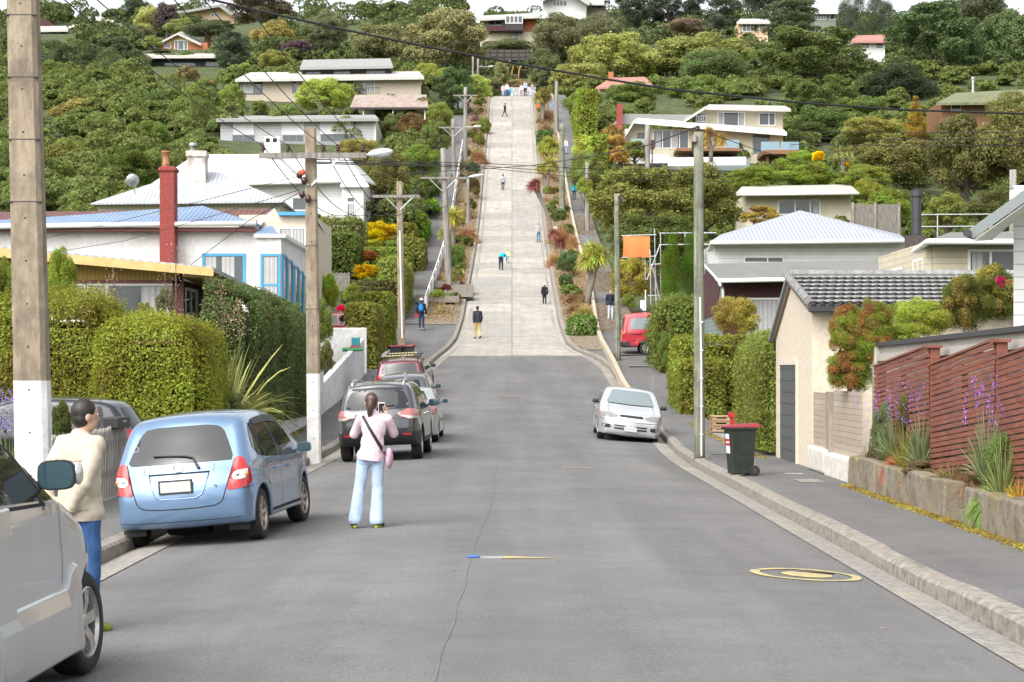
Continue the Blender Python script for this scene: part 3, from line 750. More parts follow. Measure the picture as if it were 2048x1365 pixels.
 def finish(s, pos, heading, extra_z=0.0, roll=0.0):
  """stand the wheels on the street; heading: degrees clockwise from straight up the street"""
  if hasattr(s, 'seams'):
   bm = bmesh.new(); bm.from_mesh(s.body.data); o0 = [bm.verts.new(v) for v in s.seams.v]
   for f_ in s.seams.f:
    g = bm.faces.new([o0[k] for k in f_]); g.material_index = 1
   bm.to_mesh(s.body.data); bm.free()
  h = math.radians(heading); fx, fy = math.sin(h), math.cos(h); lx, ly = -fy, fx
  def q(a, b):
   x_, y_ = pos[0]+fx*a+lx*b, pos[1]+fy*a+ly*b; return Vector((x_, y_, s.zfn(x_, y_)))
  tw = s.w-.12
  A, B_, C, D = q(s.wb[1], tw), q(s.wb[1], -tw), q(s.wb[0], tw), q(s.wb[0], -tw)
  A.z -= roll; C.z -= roll
  fwd = ((A+B_)-(C+D)).normalized(); left = ((A+C)-(B_+D)).normalized(); up = fwd.cross(left).normalized(); left = up.cross(fwd)
  o = (A+B_+C+D)/4; mid = (s.wb[0]+s.wb[1])/2; o = o-fwd*mid
  s.t.matrix_world = Matrix(((fwd.x,left.x,up.x,o.x),(fwd.y,left.y,up.y,o.y),(fwd.z,left.z,up.z,o.z+extra_z),(0,0,0,1)))
  return s.t
 zfn = staticmethod(lambda x, y: roadz(x, y)+.006)
 def wheel(s, front, side, spokes=6, rim=None, steer=0, wd=.19, mat=None, style='spoke'):
  R = s.rw; r = rim or R*.68; x = s.wb[1 if front else 0]; y = (s.w-.02-.005)*side-wd/2*side
  g = bpy.data.objects.new('wheel', None); COL.objects.link(g); g.parent = s.t; g.location = (x, y, R); g.rotation_euler = (0,0,math.radians(steer)); g.empty_display_size = .1
  m = MB(); h = wd/2
  m.lathe([(r*.98,-h*.9),(r*1.04,-h),(R*.93,-h*.98),(R*.985,-h*.8),(R,-h*.5),(R,0),(R,h*.5),(R*.985,h*.8),(R*.93,h*.98),(r*1.04,h),(r*.98,h*.9),(r*.9,h*.3),(r*.9,-h*.3),(r*.98,-h*.9)], axis='y', n=40)
  for k in (-.45,0,.45): m.lathe([(R*1.002,h*k-.006),(R*.985,h*k),(R*1.002,h*k+.006)], axis='y', n=40)
  m.build('tyre', M['rubber'], g, smooth=True)
  m = MB(); f = side
  m.lathe([(r*1.0,f*h*.92),(r*.955,f*h*.95),(r*.91,f*h*.72),(r*.90,f*h*.1),(0.02,f*h*.05)], axis='y', n=40, mi=0)
  m2 = MB()
  m2.lathe([(r*1.0,f*h*.92),(r*.955,f*h*.97),(r*.90,f*h*.74),(r*.885,f*h*.2)], axis='y', n=40)
  for k in range(spokes):
   a = 2*PI*k/spokes+.2; ca, sa = math.cos(a), math.sin(a)
   def pt(rad, off, dep): return (rad*ca-off*sa, f*dep, rad*sa+off*ca)
   w0, w1 = r*.17, r*(.12 if style == 'spoke' else .2)
   vs = [pt(r*.12,-w0,h*.62), pt(r*.12,w0,h*.62), pt(r*.55,w1*.8,h*.86), pt(r*.55,-w1*.8,h*.86), pt(r*.93,w1,h*.84), pt(r*.93,-w1,h*.84),
     pt(r*.12,-w0,h*.3), pt(r*.12,w0,h*.3), pt(r*.55,w1*.9,h*.45), pt(r*.55,-w1*.9,h*.45), pt(r*.93,w1,h*.45), pt(r*.93,-w1,h*.45)]
   m2.add(vs, [(0,1,2,3),(3,2,4,5),(0,3,9,6),(3,5,11,9),(1,7,8,2),(2,8,10,4)])
  m2.lathe([(r*.24,f*h*.4),(r*.24,f*h*.7),(r*.15,f*h*.78),(0,f*h*.8)], axis='y', n=20)
  m.build('brake_drum', M['under'], g, smooth=True)
  m2.build('rim', mat or M['alloy'], g)
  return g
 def wheels(s, **kw):
  for fr_ in (0, 1):
   for sd_ in (1, -1): s.wheel(fr_, sd_, steer=kw.get('steer', 0) if fr_ else 0, **{k: v for k, v in kw.items() if k != 'steer'})
 def mirror(s, x, z, side, mat, w=.2, h=.13, y=None, glass=None, back=True):
  y0 = abs(y or s.W(x, z)); g = MB(); c = Vector((x, side*(y0+.04+w/2), z))
  N_ = 14; rings = []
  for i, (dx, sc) in enumerate([(-.02,.97),(0,1),(.04,.93),(.085,.66),(.10,.25)]):
   rings.append([(c.x+dx, c.y+side*(w/2)*sc*np.sign(math.cos(2*PI*k/N_))*abs(math.cos(2*PI*k/N_))**.55, c.z+(h/2)*sc*np.sign(math.sin(2*PI*k/N_))*abs(math.sin(2*PI*k/N_))**.55) for k in range(N_)])
  vs = [p for r_ in rings for p in r_]
  g.add(vs, [(i*N_+k, i*N_+(k+1)%N_, (i+1)*N_+(k+1)%N_, (i+1)*N_+k) for i in range(4) for k in range(N_)]+[tuple(range(4*N_, 5*N_)), tuple(range(N_))])
  g.bar((x+.05, side*(y0-.02), z-h*.32), (x+.03, side*(y0+.07), z-h*.25), .05, .04)
  o = g.build('wing_mirror', mat, s.t, smooth=False, bevel=0)
  m = MB(); m.add([(c.x-.023, c.y+(b-c.y)*.9, c.z+(d-c.z)*.88) for a, b, d in rings[1]], [tuple(range(N_))])
  m.build('mirror_glass', glass or M['mirrorglass'], o)
  return o
 def handle(s, x, z, side=-1, mat=None, l=.2):
  m = MB(); y = s.W(x, z)
  m.bar((x-l/2, side*(y+.022), z), (x+l/2, side*(y+.022), z+.004), .022, .03)
  for d in (-l*.42, l*.42): m.bar((x+d, side*(y-.01), z), (x+d, side*(y+.03), z), .02, .024)
  m.build('door_handle', mat or s.pm, s.t, bevel=.006)
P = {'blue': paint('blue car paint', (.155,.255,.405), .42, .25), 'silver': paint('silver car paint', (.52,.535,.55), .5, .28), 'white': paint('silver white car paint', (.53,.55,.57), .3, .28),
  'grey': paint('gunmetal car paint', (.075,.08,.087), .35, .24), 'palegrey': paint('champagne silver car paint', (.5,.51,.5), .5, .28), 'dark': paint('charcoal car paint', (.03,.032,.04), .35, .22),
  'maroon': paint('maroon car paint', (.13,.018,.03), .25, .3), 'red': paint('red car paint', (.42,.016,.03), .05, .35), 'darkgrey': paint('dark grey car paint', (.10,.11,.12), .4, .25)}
M['amberclear'] = plain('faded amber lens', (.42,.27,.20), .15, 0, .9, .05, .5)
M['headlamp'] = plain('headlamp glass', (.30,.30,.29), .1, .3, .9, .1, .6)
def wiper(c, pts, name='wiper', r=.012):
 m = MB(); q = []
 for x, y, z in pts:
  h, n = c.cast((-5, y, z), (1,0,0)) if x < 0 else c.cast((5, y, z), (-1,0,0)); q.append(h+n*.025)
 m.tube(q, [r*1.2]+[r*.8]*(len(q)-1), 6); m.build(name, M['black'], c.t)
def plate(c, view, y, z, w=.36, h=.125, frame=True, off=.02):
 o, d = ((-5, y, z), (1,0,0)) if view == 'b' else ((5, y, z), (-1,0,0)); hh, n = c.cast(o, d); s = -1 if view == 'b' else 1
 m = MB(); x = hh.x+s*off
 f = m.build('plate_frame', M['trim'], c.t) if False else None
 b = MB(); b.box((x-.012, y-w/2, z-h/2), (x+.012, y+w/2, z+h/2)); o2 = b.build('number_plate', M['plate'], c.t, bevel=.006)
 if frame:
  e = .018; k = MB(); x0, x1 = x-.014, x+.014
  k.box((x0,y-w/2-e,z-h/2-e),(x1,y+w/2+e,z-h/2-.001)); k.box((x0,y-w/2-e,z+h/2+.001),(x1,y+w/2+e,z+h/2+e))
  k.box((x0,y-w/2-e,z-h/2-.001),(x1,y-w/2-.001,z+h/2+.001)); k.box((x0,y+w/2+.001,z-h/2-.001),(x1,y+w/2+e,z+h/2+.001)); k.build('plate_frame', M['trim'], o2)
# ---------------------------------------------------------------- blue hatchback
def blue_hatch():
 c = Car('hatchback', 'light blue five door hatchback parked at the left kerb, seen from behind', 'car',
  [(-1.80,.24),(-1.87,.27),(-1.915,.36),(-1.915,.60),(-1.88,.74),(-1.83,.80),(-1.80,.92),(-1.765,.99),(-1.66,1.14),(-1.49,1.39),(-1.40,1.46),(-1.2,1.50),(-.55,1.525),(.0,1.505),(.42,1.43),(1.1,1.08),(1.3,.99),(1.72,.82),(1.87,.65),(1.915,.45),(1.87,.26),(1.80,.24)],
  (-1.27,1.18), .30, 1.675, .24, .93, .34, .355, .115, (.10,.16), .10, P['blue'])
 c.patch('rear_window', 'b', [(-.60,.975),(-.62,1.0),(-.585,1.10),(-.50,1.30),(-.44,1.37),(-.3,1.392),(.3,1.392),(.44,1.37),(.50,1.30),(.585,1.10),(.62,1.0),(.60,.975)], M['carglass'], .006, .06)
 c.patch('side_window', 'r', [(-1.42,1.10),(-1.30,1.00),(-1.10,.965),(-1.05,.96),(-1.10,1.38),(-1.22,1.375),(-1.36,1.26)], M['carglass'], both=True)
 c.patch('side_window', 'r', [(-1.01,.957),(-.30,.935),(-.27,.94),(-.31,1.42),(-.9,1.405),(-1.05,1.39)], M['carglass'], both=True)
 c.patch('side_window', 'r', [(-.21,.932),(.78,.90),(.84,.93),(.50,1.23),(.30,1.355),(.1,1.405),(-.25,1.42)], M['carglass'], both=True)
 c.patch('window_visor', 'r', [(-1.06,1.345),(-.29,1.36),(-.25,1.36),(.3,1.32),(.31,1.36),(.1,1.425),(-.3,1.445),(-.9,1.425),(-1.08,1.395)], M['trim'], .016)
 c.patch('windscreen', 'f', [(-.62,1.12),(.62,1.12),(.50,1.42),(-.50,1.42)], M['carglass'])
 for s in (1,-1):
  pl = [(.725*s,.985),(.66*s,1.01),(.64*s,1.0),(.545*s,.64),(.56*s,.63),(.76*s,.655),(.79*s,.70),(.785*s,.85)]
  o = c.patch('tail_light', 'b', pl, M['redlamp'], .012, .05)
  c.patch('reversing_lens', 'b', [(.765*s,.86),(.625*s,.845),(.59*s,.735),(.77*s,.745)], M['clearlamp'], .017, .05, o, 2)
  for yy, mm in ((.66,'alloy'),(.745,'amber')):
   h, n = c.cast((-5, yy*s, .797), (1,0,0)); mb = MB(); mb.ell(h+n*.012, (.02,.032,.032)); mb.build('bulb', M[mm], o, smooth=True)
  c.patch('headlight', 'f', [(.45*s,.74),(.75*s,.82),(.80*s,.92),(.72*s,.95),(.5*s,.84)], M['clearlamp'], .008)
 c.seam('b', [(-.635,.99),(-.60,.86),(-.53,.62),(-.50,.52),(-.42,.475),(-.2,.46),(.2,.46),(.42,.475),(.50,.52),(.53,.62),(.60,.86),(.635,.99)], .011)
 c.seam('b', [(-.36,.86),(.36,.86)], .02); c.seam('b', [(-.40,.86),(-.42,.955)], .005); c.seam('b', [(.40,.86),(.42,.955)], .005)
 m = MB(); pts = []
 for y, z in [(-.35,.845),(-.31,.70),(-.27,.61),(-.2,.575),(.2,.575),(.27,.61),(.31,.70),(.35,.845)]:
  h, n = c.cast((-5,y,z),(1,0,0)); pts.append(h+n*.004)
 m.tube(pts, .009, 6); m.build('plate_recess_edge', P['blue'], c.t, smooth=True)
 m = MB(); pts = []
 for k in range(17):
  a = 2*PI*k/16; y = .052*np.sign(math.cos(a))*abs(math.cos(a))**.5; z = .925+.044*np.sign(math.sin(a))*abs(math.sin(a))**.5
  h, n = c.cast((-5,y,z),(1,0,0)); pts.append(h+n*.008)
 m.tube(pts, .007, 6)
 h, n = c.cast((-5,0,.925),(1,0,0))
 m.build('badge', M['chrome'], c.t, smooth=True)
 m = MB(); h, n = c.cast((-5,-.43,.69),(1,0,0)); m.lathe([(.018,-.004),(.018,.002),(.011,.003),(.011,-.002)], (h.x-.004,-.43,.69), 'x', 14); m.build('tailgate_lock', M['darksteel'], c.t)
 plate(c, 'b', .02, .715); wiper(c, [(-1,-.24,.90),(-1,-.17,1.02),(-1,-.08,1.045),(-1,.30,1.065)], r=.016)
 c.seam('b', [(-.76,.33),(-.6,.315),(.6,.315),(.76,.33)], .006)
 c.seam('r', [(-1.0,.96),(-.98,.72),(-.86,.5),(-.84,.32)], .008, both=True); c.seam('r', [(-.245,.93),(-.245,.32)], .008, both=True); c.seam('r', [(.82,.9),(.84,.6),(.78,.32)], .008, both=True)
 c.seam('r', [(-.86,.31),(.80,.31)], .035, both=True); c.seam('r', [(-1.62,.66),(-1.86,.64)], .007, both=True)
 c.handle(-.52,.80); c.handle(.22,.785); c.handle(-.52,.80,1); c.handle(.22,.785,1)
 c.mirror(.72,.98,-1,P['blue'],.19,.13); c.mirror(.72,.98,1,P['blue'],.19,.13)
 for s in (1,-1):
  m = MB(); m.box((-1.61,s*.62-.1,.15),(-1.59,s*.62+.15,.38)); m.build('mud_flap', M['black'], c.t)
 m = MB(); m.lathe([(.16,-.25),(.18,-.1),(.18,.1),(.16,.25)], (-1.2,.1,.27), 'y', 16); m.build('silencer', M['under'], c.t)
 c.wheels(spokes=6, mat=M['bronze'], rim=.205, steer=-4)
 m = MB(); m.tube([(-.9,.35,1.52),(-.9,.35,1.53)],.01);
 return c.finish((-3.60, 23.75), 5.0, roll=.03)
# ---------------------------------------------------------------- grey SUV
def grey_suv():
 c = Car('suv', 'gunmetal grey SUV with roof rails in front of the woman taking a picture', 'car',
  [(-2.16,.42),(-2.24,.46),(-2.31,.56),(-2.32,.74),(-2.28,.84),(-2.25,.98),(-2.20,1.08),(-2.10,1.2),(-1.90,1.52),(-1.93,1.60),(-1.78,1.65),(-1.2,1.70),(-.4,1.71),(.2,1.67),(.55,1.57),(1.25,1.15),(1.5,1.08),(2.1,.96),(2.27,.78),(2.32,.55),(2.25,.34),(2.15,.3)],
  (-1.40,1.30), .36, 1.82, .34, 1.05, .34, .43, .12, (.10,.16), .15, P['grey'])
 for v in c.body.data.polygons:
  z = v.center.z
  if z < .62 and v.center.x < -1.7 or z < .46: v.material_index = 2
 c.patch('rear_window', 'b', [(-.70,1.15),(-.66,1.30),(-.58,1.48),(-.45,1.535),(0,1.555),(.45,1.535),(.58,1.48),(.66,1.30),(.70,1.15),(.5,1.125),(0,1.115),(-.5,1.125)], M['carglass'], .007)
 c.patch('spoiler_underside', 'b', [(-.55,1.54),(0,1.56),(.55,1.54),(.56,1.575),(0,1.60),(-.56,1.575)], M['trim'], .01)
 c.patch('side_window', 'r', [(-1.72,1.22),(-1.45,1.12),(-1.30,1.11),(-1.28,1.56),(-1.5,1.53)], M['carglass'], both=True)
 c.patch('side_window', 'r', [(-1.24,1.108),(-.42,1.09),(-.40,1.59),(-1.23,1.565)], M['carglass'], both=True)
 c.patch('side_window', 'r', [(-.35,1.09),(.82,1.06),(.86,1.10),(.42,1.46),(.2,1.55),(-.05,1.585),(-.34,1.59)], M['carglass'], both=True)
 c.patch('windscreen', 'f', [(-.70,1.18),(.70,1.18),(.58,1.56),(-.58,1.56)], M['carglass'])
 for s in (1,-1):
  o = c.patch('tail_light', 'b', [(.42*s,1.02),(.66*s,1.12),(.86*s,1.10),(.90*s,.98),(.87*s,.90),(.70*s,.895),(.52*s,.94)], M['pinklamp'], .012)
  c.patch('reversing_lens', 'b', [(.46*s,1.0),(.56*s,.95),(.70*s,.905),(.87*s,.91),(.88*s,.955),(.68*s,.965)], M['clearlamp'], .016, .05, o)
  c.patch('reflector', 'b', [(.52*s,.60),(.75*s,.60),(.72*s,.555),(.55*s,.555)], M['redlamp'], .01)
  m = MB(); pts = []
  for x in (-1.75,-1.6,-.6,.25,.42):
   h, n = c.cast((x, .56*s, 4), (0,0,-1)); pts.append(h+Vector((0,0,.075 if -1.7 < x < .3 else .0)))
  m.tube(pts, .022, 8); m.build('roof_rail', M['chrome'], c.t, smooth=True)
  c.patch('headlight', 'f', [(.45*s,.88),(.80*s,1.0),(.85*s,.92),(.6*s,.83)], M['clearlamp'])
 c.seam('b', [(-.72,1.1),(-.70,.9),(-.70,.66),(-.62,.56),(-.5,.555),(.5,.555),(.62,.56),(.70,.66),(.70,.9),(.72,1.1)], .012)
 c.patch('tailgate_trim', 'b', [(-.66,.70),(.66,.70),(.6,.585),(-.6,.585)], M['trim'], .009)
 m = MB(); pts = []
 for y in (-.36,-.1,.1,.36): h, n = c.cast((-5,y,.96),(1,0,0)); pts.append(h+n*.012)
 m.tube(pts, .014, 6); m.build('tailgate_strip', M['chrome'], c.t)
 plate(c, 'b', .0, .84); wiper(c, [(-1,0,1.11),(-1,-.05,1.17),(-1,-.38,1.19)], r=.015)
 c.seam('r', [(-1.2,1.1),(-1.14,.85),(-.98,.6),(-.96,.45)], both=True); c.seam('r', [(-.385,1.09),(-.36,.45)], both=True); c.seam('r', [(.9,1.05),(.92,.7),(.86,.45)], both=True)
 for x in (-.75,.18):
  for s in (-1,1): c.handle(x,.97,s,M['chrome'])
 for s in (-1,1): c.mirror(.75,1.17,s,M['darksteel'] if s > 0 else P['grey'],.23,.17)
 m = MB(); m.tube([(-1.55,.12,1.66),(-1.62,.12,1.86)],.006,6); m.build('aerial', M['black'], c.t)
 c.wheels(spokes=5, rim=.245, wd=.225, mat=M['alloy'])
 return c.finish((-2.80, 43.1), 1.5)
# ---------------------------------------------------------------- sedans
SEDAN = [(-2.2,.27),(-2.28,.32),(-2.32,.5),(-2.30,.78),(-2.26,.93),(-2.1,1.0),(-1.6,1.04),(-1.45,1.08),(-.95,1.32),(-.6,1.385),(-.1,1.40),(.2,1.37),(.45,1.29),(1.05,.98),(1.3,.915),(1.9,.825),(2.15,.74),(2.28,.60),(2.30,.45),(2.28,.26),(2.2,.2)]
def sedan(label, col, glass, front):
 c = Car('sedan', label, 'car', SEDAN, (-1.33,1.30), .305, 1.70, .2, .92, .40, .37, .11, (.10,.13), .15, P[col])
 c.patch('windscreen', 'f', [(-.63,1.005),(.63,1.005),(.655,1.02),(.52,1.325),(.45,1.35),(-.45,1.35),(-.52,1.325),(-.655,1.02)], glass, .006)
 c.patch('rear_window', 'b', [(-.58,1.10),(.58,1.10),(.47,1.32),(-.47,1.32)], M['carglass'])
 c.patch('side_window', 'r', [(-1.32,.985),(-.35,.955),(-.33,1.32),(-.75,1.295),(-1.0,1.21)], M['carglass'], both=True)
 c.patch('side_window', 'r', [(-.27,.953),(.75,.93),(.80,.97),(.35,1.24),(.1,1.305),(-.25,1.325)], M['carglass'], both=True)
 for s in (1,-1):
  o = c.patch('headlight', 'f', [(.345*s,.715),(.40*s,.665),(.66*s,.645),(.80*s,.655),(.83*s,.71),(.80*s,.765),(.60*s,.775)], M['headlamp'], .01)
  c.patch('indicator', 'f', [(.735*s,.655),(.82*s,.66),(.835*s,.71),(.80*s,.76),(.75*s,.768)], M['amberclear'], .014, .05, o)
  c.patch('fog_light_recess', 'f', [(.52*s,.40),(.56*s,.365),(.73*s,.37),(.76*s,.41),(.75*s,.47),(.54*s,.47)], M['trim'], .006)
  o = c.patch('tail_light', 'b', [(.42*s,.95),(.80*s,.94),(.84*s,.80),(.80*s,.73),(.45*s,.74)], M['redlamp'] if front else M['pinklamp'], .012)
  c.patch('reversing_lens', 'b', [(.42*s,.85),(.60*s,.85),(.62*s,.75),(.45*s,.75)], M['clearlamp'], .016, .05, o)
  c.handle(-.6,.80,s); c.handle(.2,.78,s)
  c.mirror(.62,.985,s,M['black'] if front else P[col],.17,.12)
 g = c.patch('grille', 'f', [(-.30,.685),(.30,.685),(.33,.71),(.30,.742),(-.30,.742),(-.33,.71)], M['trim'], .008)
 m = MB()
 for zz in (.70,.727):
  pts = []
  for y in (-.28,-.1,.1,.28): h, n = c.cast((5,y,zz),(-1,0,0)); pts.append(h+n*.013)
  m.tube(pts, .005, 5)
 m.build('grille_bar', M['darksteel'], g)
 for za, zb_ in ((.435,.475),(.36,.405)):
  for s in (1,-1): c.patch('air_intake', 'f', [(.12*s,za),(.42*s,za),(.45*s,zb_),(.12*s,zb_)], M['trim'], .006, .05)
 plate(c, 'f', 0, .385 if front else .4, .35, .125, False, .025); plate(c, 'b', 0, .82)
 c.seam('f', [(-.82,.60),(-.4,.575),(.4,.575),(.82,.60)], .012); c.seam('f', [(-.60,1.0),(-.63,.84),(-.60,.79)], .007); c.seam('f', [(.60,1.0),(.63,.84),(.60,.79)], .007)
 c.seam('f', [(-.62,1.0),(0,.985),(.62,1.0)], .022)
 c.seam('r', [(-1.28,.96),(-1.2,.75),(-1.02,.5),(-1.0,.3)], both=True); c.seam('r', [(-.3,.95),(-.3,.3)], both=True); c.seam('r', [(.82,.93),(.84,.3)], both=True); c.seam('r', [(-.95,.52),(.9,.52)], .03, both=True)
 m = MB(); m.tube([(.42,.55,1.28),(-.05,.60,1.86)], .005, 6); m.build('aerial', M['chrome'], c.t)
 c.wheels(spokes=7, rim=.2, mat=M['bronze'] if front else M['alloy'], wd=.195)
 return c
# ---------------------------------------------------------------- boxier wagons and hatches
def wagon(label, col, lamp, name='station_wagon'):
 c = Car(name, label, 'car', [(-2.28,.3),(-2.36,.36),(-2.38,.55),(-2.33,.66),(-2.32,.9),(-2.27,1.0),(-2.12,1.34),(-2.05,1.42),(-1.8,1.46),(-.8,1.485),(-.1,1.475),(.25,1.42),(1.05,1.0),(1.3,.95),(2.1,.82),(2.28,.65),(2.32,.45),(2.25,.25)],
  (-1.40,1.38), .32, 1.80, .24, .95, .30, .385, .09, (.07,.13), .09, P[col])
 c.patch('rear_window', 'b', [(-.68,1.01),(.68,1.01),(.60,1.34),(.55,1.37),(-.55,1.37),(-.60,1.34)], M['carglass'], .006)
 for a, b, x0, x1 in ((-2.15,-1.3,-2.05,-1.28),(-1.22,-.35,-1.2,-.33),(-.27,.8,-.25,.2)):
  c.patch('side_window', 'r', [(a,.98),(b,.96),(x1,1.38),(x0,1.38)], M['carglass'], both=True)
 c.patch('windscreen', 'f', [(-.66,1.04),(.66,1.04),(.55,1.41),(-.55,1.41)], M['carglass'])
 for s in (1,-1):
  o = c.patch('tail_light', 'b', [(.70*s,.94),(.86*s,.94),(.87*s,.70),(.66*s,.70)], M['redlamp'], .012)
  c.patch('indicator', 'b', [(.69*s,.78),(.865*s,.78),(.865*s,.71),(.67*s,.71)], M['amber'], .016, .05, o)
  c.patch('headlight', 'f', [(.45*s,.70),(.80*s,.70),(.80*s,.80),(.45*s,.78)], M['clearlamp'])
  c.mirror(.65,1.06,s,P[col],.2,.15)
 c.seam('b', [(-.70,.98),(-.70,.62),(.70,.62),(.70,.98)], .012); c.seam('r', [(-1.26,.95),(-1.1,.45)], both=True); c.seam('r', [(-.31,.95),(-.31,.3)], both=True); c.seam('r', [(.84,.93),(.84,.3)], both=True)
 plate(c, 'b', 0, .78); c.wheels(spokes=7, rim=.21)
 return c
def small_hatch(label, col):
 c = Car('hatchback', label, 'car', [(-1.9,.28),(-1.98,.34),(-2.0,.55),(-1.95,.8),(-1.9,.95),(-1.65,1.3),(-1.55,1.42),(-1.2,1.48),(-.5,1.51),(.1,1.48),(.45,1.38),(1.1,1.02),(1.35,.94),(1.8,.8),(1.97,.6),(2.0,.42),(1.93,.25)],
  (-1.25,1.25), .31, 1.74, .24, .95, .34, .37, .11, (.10,.15), .15, P[col])
 c.patch('rear_window', 'b', [(-.62,.99),(.62,.99),(.50,1.36),(-.50,1.36)], M['carglass'], .006)
 c.patch('side_window', 'r', [(-1.35,1.08),(-1.0,.985),(-.35,.97),(-.33,1.42),(-1.1,1.39)], M['carglass'], both=True)
 c.patch('side_window', 'r', [(-.27,.968),(.8,.93),(.85,.97),(.4,1.29),(.15,1.39),(-.25,1.42)], M['carglass'], both=True)
 c.patch('windscreen', 'f', [(-.62,1.06),(.62,1.06),(.50,1.38),(-.50,1.38)], M['carglass'])
 for s in (1,-1):
  c.patch('tail_light', 'b', [(.62*s,.93),(.80*s,.93),(.84*s,.72),(.60*s,.70)], M['redlamp'], .012); c.patch('headlight', 'f', [(.45*s,.7),(.8*s,.75),(.8*s,.85),(.5*s,.8)], M['clearlamp'])
  c.mirror(.7,1.0,s,P[col],.18,.13)
 c.seam('r', [(-.3,.96),(-.3,.3)], both=True); c.seam('r', [(.84,.93),(.84,.3)], both=True); c.seam('r', [(-1.0,.96),(-.85,.35)], both=True)
 m = MB(); m.tube([(-1.3,.5,1.45),(-1.42,.5,1.82)], .006, 6); m.build('aerial', M['black'], c.t)
 plate(c, 'b', 0, .75); c.wheels(spokes=6, rim=.2); return c
# ---------------------------------------------------------------- silver people carrier, right in front
def mpv():
 c = Car('people_carrier', 'silver people carrier cut off at the lower left with its side door slid open', 'car',
  [(-2.55,.3),(-2.63,.36),(-2.65,.6),(-2.62,1.05),(-2.4,1.58),(-2.25,1.74),(-1.6,1.83),(-.9,1.85),(-.45,1.81),(-.05,1.66),(.60,1.27),(.85,1.19),(1.2,1.09),(1.55,.95),(1.84,.77),(1.98,.60),(1.98,.4),(1.95,.25),(1.88,.2)],
  (-1.52,1.40), .335, 1.76, .20, 1.21, .30, .395, .13, (.10,.20), .20, P['silver'])
 for v in ('r','l'):
  c.patch('side_window', v, [(-.62,1.24),(.30,1.205),(.35,1.22),(.08,1.44),(-.2,1.60),(-.45,1.68),(-.62,1.69)], M['carglass'], .006)
  c.patch('quarter_window', v, [(.38,1.20),(.58,1.195),(.16,1.44)], M['carglass'], .007)
  c.patch('side_window', v, [(-1.75,1.25),(-.74,1.24),(-.74,1.69),(-1.75,1.69)], M['carglass'])
 c.patch('rear_window', 'b', [(-.66,1.08),(.66,1.08),(.58,1.58),(-.58,1.58)], M['carglass'])
 c.patch('windscreen', 'f', [(-.66,1.20),(.66,1.20),(.55,1.60),(-.55,1.60)], M['carglass'])
 c.seam('r', [(.35,1.16),(.11,1.45),(-.2,1.63)], .05, both=True)
 c.seam('r', [(-.65,1.21),(.38,1.18)], .022, both=True)
 for s in (1,-1):
  c.patch('headlight', 'f', [(.42*s,.66),(.72*s,.70),(.74*s,.86),(.66*s,.88),(.45*s,.80)], M['clearlamp'])
  c.patch('tail_light', 'b', [(.70*s,1.05),(.85*s,1.05),(.86*s,.75),(.70*s,.75)], M['redlamp'])
  c.handle(-.32,1.10,s,None,.18)
 m = MB(); sec = [(.0,.64),(.03,.62),(.05,.52),(.045,.22),(.0,.19)]; vs = []; X = frange(-.55,.985,.05)
 for x in X:
  lift = .13*sstep(.72,.94,x)
  for a, z in sec: vs.append((x, -(c.W(x, .4)+a-.012), z+lift*sstep(.3,.62,z)))
 n = len(sec); m.add(vs, [(i*n+k, (i+1)*n+k, (i+1)*n+k+1, i*n+k+1) for i in range(len(X)-1) for k in range(n-1)]+[tuple(range(n)), tuple((len(X)-1)*n+k for k in range(n-1,-1,-1))])
 m.build('sill_panel', P['silver'], c.t, bevel=.008)
 c.seam('r', [(-.60,1.23),(-.58,.9),(-.54,.6),(-.52,.2)], .04); c.seam('l', [(-.60,1.23),(-.58,.2)], .02); c.seam('r', [(.68,1.16),(.72,.8),(.68,.66)], .007)
 m = MB(); Z = [.20,.35,.5,.56,.62,.8,.95,1.08,1.23]; X = frange(-2.0,-.64,.07); nz = len(Z); nx = len(X)
 vs = [(x+.06*max(0,.7-z)*(i == nx-1), -(c.W(max(x,-1.8), z)+.105+(.03 if z < .57 else 0)), z) for i, x in enumerate(X) for z in Z]; b = len(vs)
 vs += [(x, -(c.W(max(x,-1.8), z)+.045), z) for x in X for z in Z]; fs = []
 for o_ in (0, b): fs += [(o_+i*nz+k, o_+(i+1)*nz+k, o_+(i+1)*nz+k+1, o_+i*nz+k+1) for i in range(nx-1) for k in range(nz-1)]
 for k in range(nz-1): fs += [(k,k+1,b+k+1,b+k), ((nx-1)*nz+k,(nx-1)*nz+k+1,b+(nx-1)*nz+k+1,b+(nx-1)*nz+k)]
 for i in range(nx-1): fs += [(i*nz,(i+1)*nz,b+(i+1)*nz,b+i*nz), (i*nz+nz-1,(i+1)*nz+nz-1,b+(i+1)*nz+nz-1,b+i*nz+nz-1)]
 m.add(vs, fs); d = m.build('sliding_door', P['silver'], c.t, bevel=.012)
 m = MB(); vs = []
 for z in frange(.22,1.22,.06):
  y = -(c.W(-.6, z)+.02); vs += [(-.55,y,z),(-.62,y-.04,z)]
 m.add(vs, [(2*i,2*i+1,2*i+3,2*i+2) for i in range(len(vs)//2-1)]); m.build('door_seal', M['darksteel'], d)
 m = MB(); m.lathe([(.032,-.0),(.032,-.03),(.014,-.034),(0,-.034)], (-.545,-(c.W(-.55,1.02)+.005),1.06), 'y', 14); m.build('door_buffer', M['black'], d)
 c.mirror(.42,1.35,-1,M['black'],.235,.185, y=.80); c.mirror(.36,1.36,1,P['silver'],.235,.185, y=.80)
 m = MB(); m.ell((.49,-.985-.085,1.35), (.07,.03,.07), 12, 8); m.build('mirror_indicator', M['clearlamp'], c.t, smooth=True)
 for s in (1,-1):
  m = MB(); m.box((1.775,s*.80-.03,.18),(1.79,s*.80+.03,.46)); m.build('mud_guard', M['black'], c.t)
 c.wheels(spokes=5, rim=.235, wd=.215, steer=-3, style='wide')
